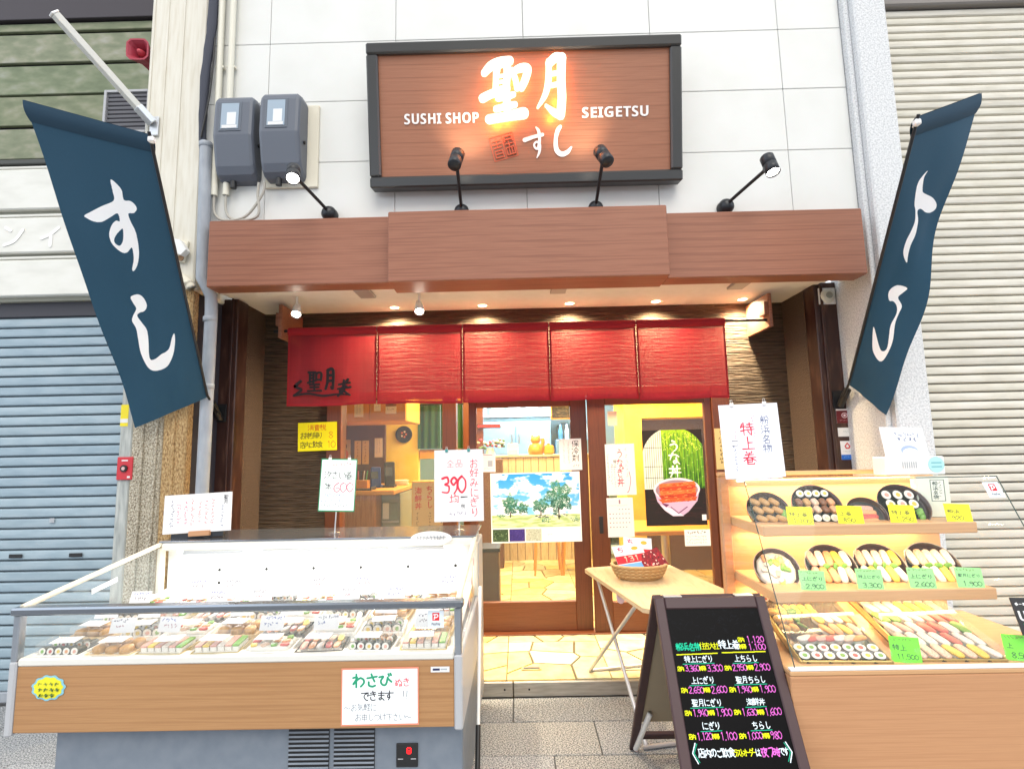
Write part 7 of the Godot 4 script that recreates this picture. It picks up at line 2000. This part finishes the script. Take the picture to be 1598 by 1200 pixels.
	for k in 9:
		var q := Vector2(-0.075 + k * 0.018, 0.004)
		om.append([Vector3(q.x, q.y + 0.009, 0.002), Vector3(q.x + rng.randf_range(-0.004, 0.008), q.y - 0.010, 0.002)])
		om.append([Vector3(q.x - 0.003, q.y + 0.003, 0.002), Vector3(q.x + 0.010, q.y + rng.randf_range(-0.004, 0.004), 0.002)])
	part(ov, "handwriting", ribbon_mesh(om, 0.0006), mat(lin(0.25, 0.27, 0.3), 0.7), Vector3(0, 0, 0.0018))
	# yellow tax notice on the plaster wall
	im = page(384, 272, Color(0.97, 0.93, 0.06))
	ink(im, "消費税", Vector2(96, 20), 62, Color(0.80, 0.35, 0.08), 0.09, false, 0.95)
	ink(im, "お持ち帰り", Vector2(20, 92), 66, K, 0.085, false, 0.76, 0.85)
	ink(im, "8", Vector2(288, 90), 74, Color(0.85, 0.55, 0.10), 0.09)
	ink(im, "店内ご飲食", Vector2(20, 180), 66, K, 0.085, false, 0.76, 0.85)
	ink(im, "10", Vector2(270, 178), 74, Color(0.85, 0.55, 0.10), 0.09, false, 0.8)
	sheet_sign("yellow_notice", "bright yellow handwritten notice hung before the dark plaster wall", "notice", im, Vector3(-1.60, 1.633, -0.79), Vector2(0.31, 0.225), Vector3(0, 0, 1))
	# sign on top of the showcase
	im = page(352, 432, Color(0.95, 0.95, 0.98))
	ink(im, "粉浜名物", Vector2(236, 70), 56, B, 0.075, true, 1.0)
	ink(im, "特上巻", Vector2(112, 104), 84, R, 0.10, true, 1.02)
	scrawl(im, Vector2(190, 70), 22, 6, Color(0.9, 0.5, 0.6))
	ink(im, "一一", Vector2(56, 196), 40, K, 0.1, true, 0.62)
	scrawl(im, Vector2(64, 246), 18, 8, Color(0.35, 0.4, 0.55))
	scrawl(im, Vector2(76, 160), 16, 3, Color(0.8, 0.4, 0.5))
	s = sheet_sign("special_roll_sign", "white sign with red brush characters clipped above the showcase corner", "sign", im, Vector3(1.062, 1.517, 1.0), Vector2(0.27, 0.335), Vector3(-2, 0, 1.5))
	clips(s, [-0.075, 0.075], 0.166, M.white_plastic)
	bx(s, "stand_plate", Vector3(0.01, -0.170, -0.02), Vector3(0.2, 0.006, 0.09), M.chrome, 0.002)
	# papers on the doors' glass
	im = page(320, 420)
	ink(im, "うなぎ丼", Vector2(118, 40), 80, R, 0.10, true, 0.98)
	scrawl(im, Vector2(216, 40), 30, 8, Color(0.92, 0.6, 0.66))
	ink(im, "特上", Vector2(84, 130), 32, K, 0.1, true)
	scrawl(im, Vector2(86, 200), 20, 8, Color(0.75, 0.5, 0.55))
	ink(im, "上", Vector2(52, 160), 30, K, 0.12)
	scrawl(im, Vector2(56, 200), 18, 7, Color(0.6, 0.5, 0.55))
	scrawl(im, Vector2(20, 80), 20, 11, Color(0.4, 0.38, 0.45))
	stroke(im, smooth([Vector2(250, 230), Vector2(262, 300), Vector2(240, 380), Vector2(220, 400)], 8, false), 3.0, Color(0.85, 0.3, 0.4))
	sheet_sign("eel_bowl_notice", "tall white notice with red brush kana beside the eel poster", "notice", im, Vector3(0.80, 1.325, -0.8325), Vector2(0.232, 0.40), Vector3(0, 0, 0.5), 0.002)
	im = page(256, 336)
	for j in 6:
		for i in 7:
			if j * 7 + i > 2 and j * 7 + i < 34:
				im.fill_rect(Rect2i(22 + i * 31, 96 + j * 38, 12, 7), Color(0.45, 0.45, 0.5) if i else Color(0.8, 0.3, 0.3))
	im.fill_rect(Rect2i(118, 18, 16, 34), Color(0.6, 0.45, 0.5))
	scrawl(im, Vector2(24, 60), 12, 14, Color(0.5, 0.5, 0.55), false)
	sheet_sign("wall_calendar", "white monthly calendar page hanging under the brush kana notice", "calendar", im, Vector3(0.782, 0.955, -0.829), Vector2(0.205, 0.30), Vector3(0, 0, 0.5), 0.002)
	im = page(224, 320)
	ink(im, "保冷剤", Vector2(124, 16), 74, K, 0.09, true, 1.0)
	scrawl(im, Vector2(86, 40), 20, 10, Color(0.4, 0.4, 0.45))
	scrawl(im, Vector2(40, 26), 18, 12, Color(0.55, 0.5, 0.55))
	scrawl(im, Vector2(130, 268), 24, 3, Color(0.75, 0.4, 0.45), false)
	sheet_sign("cold_pack_notice", "cream notice with black brush kanji above the landscape poster", "notice", im, Vector3(0.413, 1.45, -0.8835), Vector2(0.178, 0.25), Vector3(0, 0, 0.5), 0.002)
	im = page(128, 160)
	im.fill_rect(Rect2i(10, 8, 90, 5), Color(0.8, 0.45, 0.5))
	im.fill_rect(Rect2i(52, 60, 48, 52), Color(0.62, 0.64, 0.68))
	scrawl(im, Vector2(14, 124), 12, 8, Color(0.5, 0.5, 0.55), false)
	sheet_sign("small_notice", "small white notice with a grey square on the door glass", "notice", im, Vector3(-0.245, 1.395, -0.895), Vector2(0.105, 0.145), Vector3.ZERO, 0.002)
	im = page(192, 128, Color(0.95, 0.93, 0.92))
	scrawl(im, Vector2(20, 12), 24, 6, K, false)
	for k in 3:
		scrawl(im, Vector2(16, 48 + k * 24), 16, 9, Color(0.85, 0.45, 0.45) if k < 2 else Color(0.45, 0.45, 0.5), false)
	sheet_sign("small_notice", "small white handwritten slip below the eel poster", "notice", im, Vector3(1.378, 0.786, -0.845), Vector2(0.20, 0.125), Vector3.ZERO, 0.002)
	im = page(64, 96, Color(0.93, 0.88, 0.74))
	sheet_sign("blank_slip", "blank cream slip on the door glass near the yellow pillar", "notice", im, Vector3(0.755, 1.73, -0.850), Vector2(0.075, 0.115), Vector3.ZERO, 0.002)
	sheet_sign("landscape_poster", "landscape calendar poster of trees under a blue sky on the door glass", "poster", landscape(), Vector3(0.123, 1.04, -0.8835), Vector2(0.715, 0.545), Vector3(0, 0, 0.3), 0.003)
	sheet_sign("eel_poster", "poster of a grilled eel bowl before green bamboo on the door glass", "poster", eel_poster(), Vector3(1.222, 1.255, -0.843), Vector2(0.475, 0.745), Vector3(0, 0, 0.3), 0.003)
	im = page(64, 192, Color(0.80, 0.72, 0.5))
	scrawl(im, Vector2(22, 10), 20, 8, Color(0.3, 0.2, 0.12))
	sheet_sign("side_notice", "narrow cream strip notice at the right door jamb", "notice", im, Vector3(1.60, 1.47, -0.813), Vector2(0.10, 0.32), Vector3.ZERO, 0.002)

func landscape() -> Image:
	var w := 512
	var h := 390
	var im := page(w, h, Color(0.96, 0.96, 0.95))
	var n := FastNoiseLite.new()
	n.frequency = 0.012
	n.fractal_octaves = 4
	for y in range(6, 306):
		for x in range(6, 506):
			var t := y / 300.0
			var c := Color(0.16, 0.58, 0.88).lerp(Color(0.62, 0.84, 0.95), t)
			var cl := clampf((n.get_noise_2d(x * 0.7, y * 1.3) + 0.12 + t * 0.35 - 0.10 * cos((x - 250) * 0.012)) * 3.4, 0, 1)
			c = c.lerp(Color(0.96, 0.97, 0.98), cl)
			if y > 236 + 4 * n.get_noise_1d(x * 2.0):
				c = Color(0.66, 0.76, 0.48).lerp(Color(0.86, 0.90, 0.72), clampf(0.5 + n.get_noise_2d(x * 0.8, y * 4.0) * 1.6, 0, 1))
			im.set_pixel(x, y, c)
	var greens := [Color(0.06, 0.22, 0.19), Color(0.10, 0.33, 0.26), Color(0.17, 0.43, 0.32), Color(0.28, 0.54, 0.42), Color(0.42, 0.66, 0.55)]
	for t in [[388, 140, 84, 100, 3600], [110, 178, 48, 62, 1500], [180, 200, 38, 36, 700], [284, 186, 52, 42, 1100], [60, 238, 30, 8, 60], [310, 266, 34, 18, 110], [480, 266, 30, 16, 60]]:
		for k in t[4]:
			var a := rng.randf() * TAU
			var r := sqrt(rng.randf())
			var lump := 0.82 + 0.18 * sin(a * 5.0 + t[0]) + 0.10 * sin(a * 11.0)
			dab(im, Vector2(t[0] + cos(a) * t[2] * r * lump, t[1] + sin(a) * t[3] * r * lump), 0.75 + 0.5 * (rng.randi() % 4), greens[clampi(int(rng.randf() * 3.0 + (1.0 - sin(a) * r)), 0, 4)])
	for t in [[386, 200, 386, 262], [112, 220, 110, 246], [284, 216, 284, 240]]:
		stroke(im, [Vector2(t[0], t[1]), Vector2(t[2], t[3])], 3.0, Color(0.22, 0.18, 0.16))
	for k in 26:
		fill_poly(im, ellipse(Vector2(240 + rng.randf() * 210, 238 + rng.randf() * 14), Vector2(5 + rng.randf() * 6, 3), 10), Color(0.12, 0.12, 0.14) if k % 2 else Color(0.88, 0.88, 0.86))
	for k in 3:
		im.fill_rect(Rect2i(8 + k * 94, 314, 88, 68), [Color(0.22, 0.32, 0.20), Color(0.22, 0.16, 0.48), Color(0.72, 0.74, 0.66)][k])
		for j in 50:
			var q := Vector2(10 + k * 94 + rng.randf() * 84, 316 + rng.randf() * 62)
			dab(im, q, 2.0, [Color(0.08, 0.16, 0.08), Color(0.36, 0.28, 0.62), Color(0.5, 0.52, 0.46)][k] if j % 2 else [Color(0.6, 0.7, 0.5), Color(0.16, 0.1, 0.36), Color(0.86, 0.87, 0.82)][k])
	scrawl(im, Vector2(316, 344), 10, 3, Color(0.7, 0.7, 0.72), false)
	return im

func eel_poster() -> Image:
	var w := 384
	var h := 600
	var im := page(w, h, Color(0.09, 0.045, 0.06))
	# round window with bamboo and paper screen
	var c := Vector2(196, 188)
	var R := 204.0
	var n := FastNoiseLite.new()
	n.frequency = 0.03
	for y in range(0, 372):
		for x in w:
			if Vector2(x, y).distance_to(c) < R or y > c.y:
				var g := 0.5 + 0.5 * n.get_noise_2d(x * 2.2, y * 0.35)
				var t := float(y) / 372.0
				var col := Color(0.62, 0.80, 0.12).lerp(Color(0.10, 0.30, 0.05), clampf(t * 0.9 + (0.5 - g) * 1.1, 0, 1))
				if x < 122:
					col = Color(0.88, 0.91, 0.84)
				im.set_pixel(x, y, col)
	for k in 9:
		var x := 136 + k * 28 + rng.randi() % 10
		for y in range(20, 360):
			if Vector2(x, y).distance_to(c) < R - 6 or y > c.y:
				im.fill_rect(Rect2i(x, y, 8 + k % 3 * 3, 1), Color(0.42, 0.66, 0.14) if (y + k * 17) % 62 > 3 else Color(0.72, 0.82, 0.4))
				im.fill_rect(Rect2i(x + 8, y, 3, 1), Color(0.10, 0.26, 0.05))
	for k in 160:
		var q := Vector2(130 + rng.randf() * 240, 8 + rng.randf() * 120)
		if q.distance_to(c) < R - 8:
			stroke(im, [q, q + Vector2(rng.randf_range(-10, 10), rng.randf_range(2, 12))], 1.5, [Color(0.78, 0.88, 0.25), Color(0.30, 0.55, 0.10), Color(0.9, 0.93, 0.4)][k % 3])
	for k in 8:
		var x := 14 + k * 14
		for y in range(10, 366):
			if Vector2(x, y).distance_to(c) < R - 2 or y > c.y:
				im.fill_rect(Rect2i(x, y, 3, 1), Color(0.30, 0.33, 0.28))
	for y in [110, 230, 300]:
		for x in range(4, 122):
			if Vector2(x, y).distance_to(c) < R - 2 or y > c.y:
				im.fill_rect(Rect2i(x, y, 1, 3), Color(0.30, 0.33, 0.28))
	for k in 40:
		var q := Vector2(rng.randf() * 384, 372 + rng.randf() * 220)
		stroke(im, [q, q + Vector2(rng.randf_range(30, 120), rng.randf_range(-4, 4))], 1.5, Color(0.22, 0.09, 0.11, 0.5))
	ink(im, "うな丼", Vector2(158, 60), 82, Color(0.96, 0.96, 0.93), 0.14, true, 0.98)
	# bowl
	fill_poly(im, [Vector2(56, 370), Vector2(350, 370), Vector2(330, 450), Vector2(270, 516), Vector2(230, 542), Vector2(170, 542), Vector2(120, 506), Vector2(76, 450)], Color(0.80, 0.68, 0.80))
	fill_poly(im, [Vector2(90, 470), Vector2(180, 500), Vector2(240, 542), Vector2(170, 542), Vector2(120, 506)], Color(0.92, 0.84, 0.92))
	fill_poly(im, [Vector2(100, 458), Vector2(150, 470), Vector2(130, 486)], Color(0.42, 0.14, 0.34))
	stroke(im, [Vector2(160, 486), Vector2(206, 524), Vector2(262, 486)], 3.0, Color(0.45, 0.25, 0.42))
	fill_poly(im, ellipse(Vector2(203, 376), Vector2(148, 72)), Color(0.90, 0.84, 0.90))
	fill_poly(im, ellipse(Vector2(203, 380), Vector2(134, 62)), Color(0.62, 0.50, 0.55))
	for k in 5:
		var y := 332.0 + k * 24
		fill_poly(im, [Vector2(94 - k * 3, y + 8), Vector2(316 + k * 4, y - 4), Vector2(330 - k * 3, y + 20), Vector2(92 + k * 4, y + 32)], [Color(0.86, 0.42, 0.20), Color(0.78, 0.25, 0.12), Color(0.88, 0.46, 0.22), Color(0.74, 0.24, 0.12), Color(0.82, 0.36, 0.18)][k])
		for j in 26:
			var q := Vector2(98 + rng.randf() * 212, y + 4 + rng.randf() * 20)
			stroke(im, [q, q + Vector2(8 + rng.randf() * 14, rng.randf_range(-2, 2))], 1.2, [Color(0.95, 0.62, 0.38), Color(0.60, 0.15, 0.08), Color(0.9, 0.3, 0.12)][j % 3])
	im.fill_rect(Rect2i(352, 536, 28, 36), Color(0.93, 0.92, 0.92))
	return im
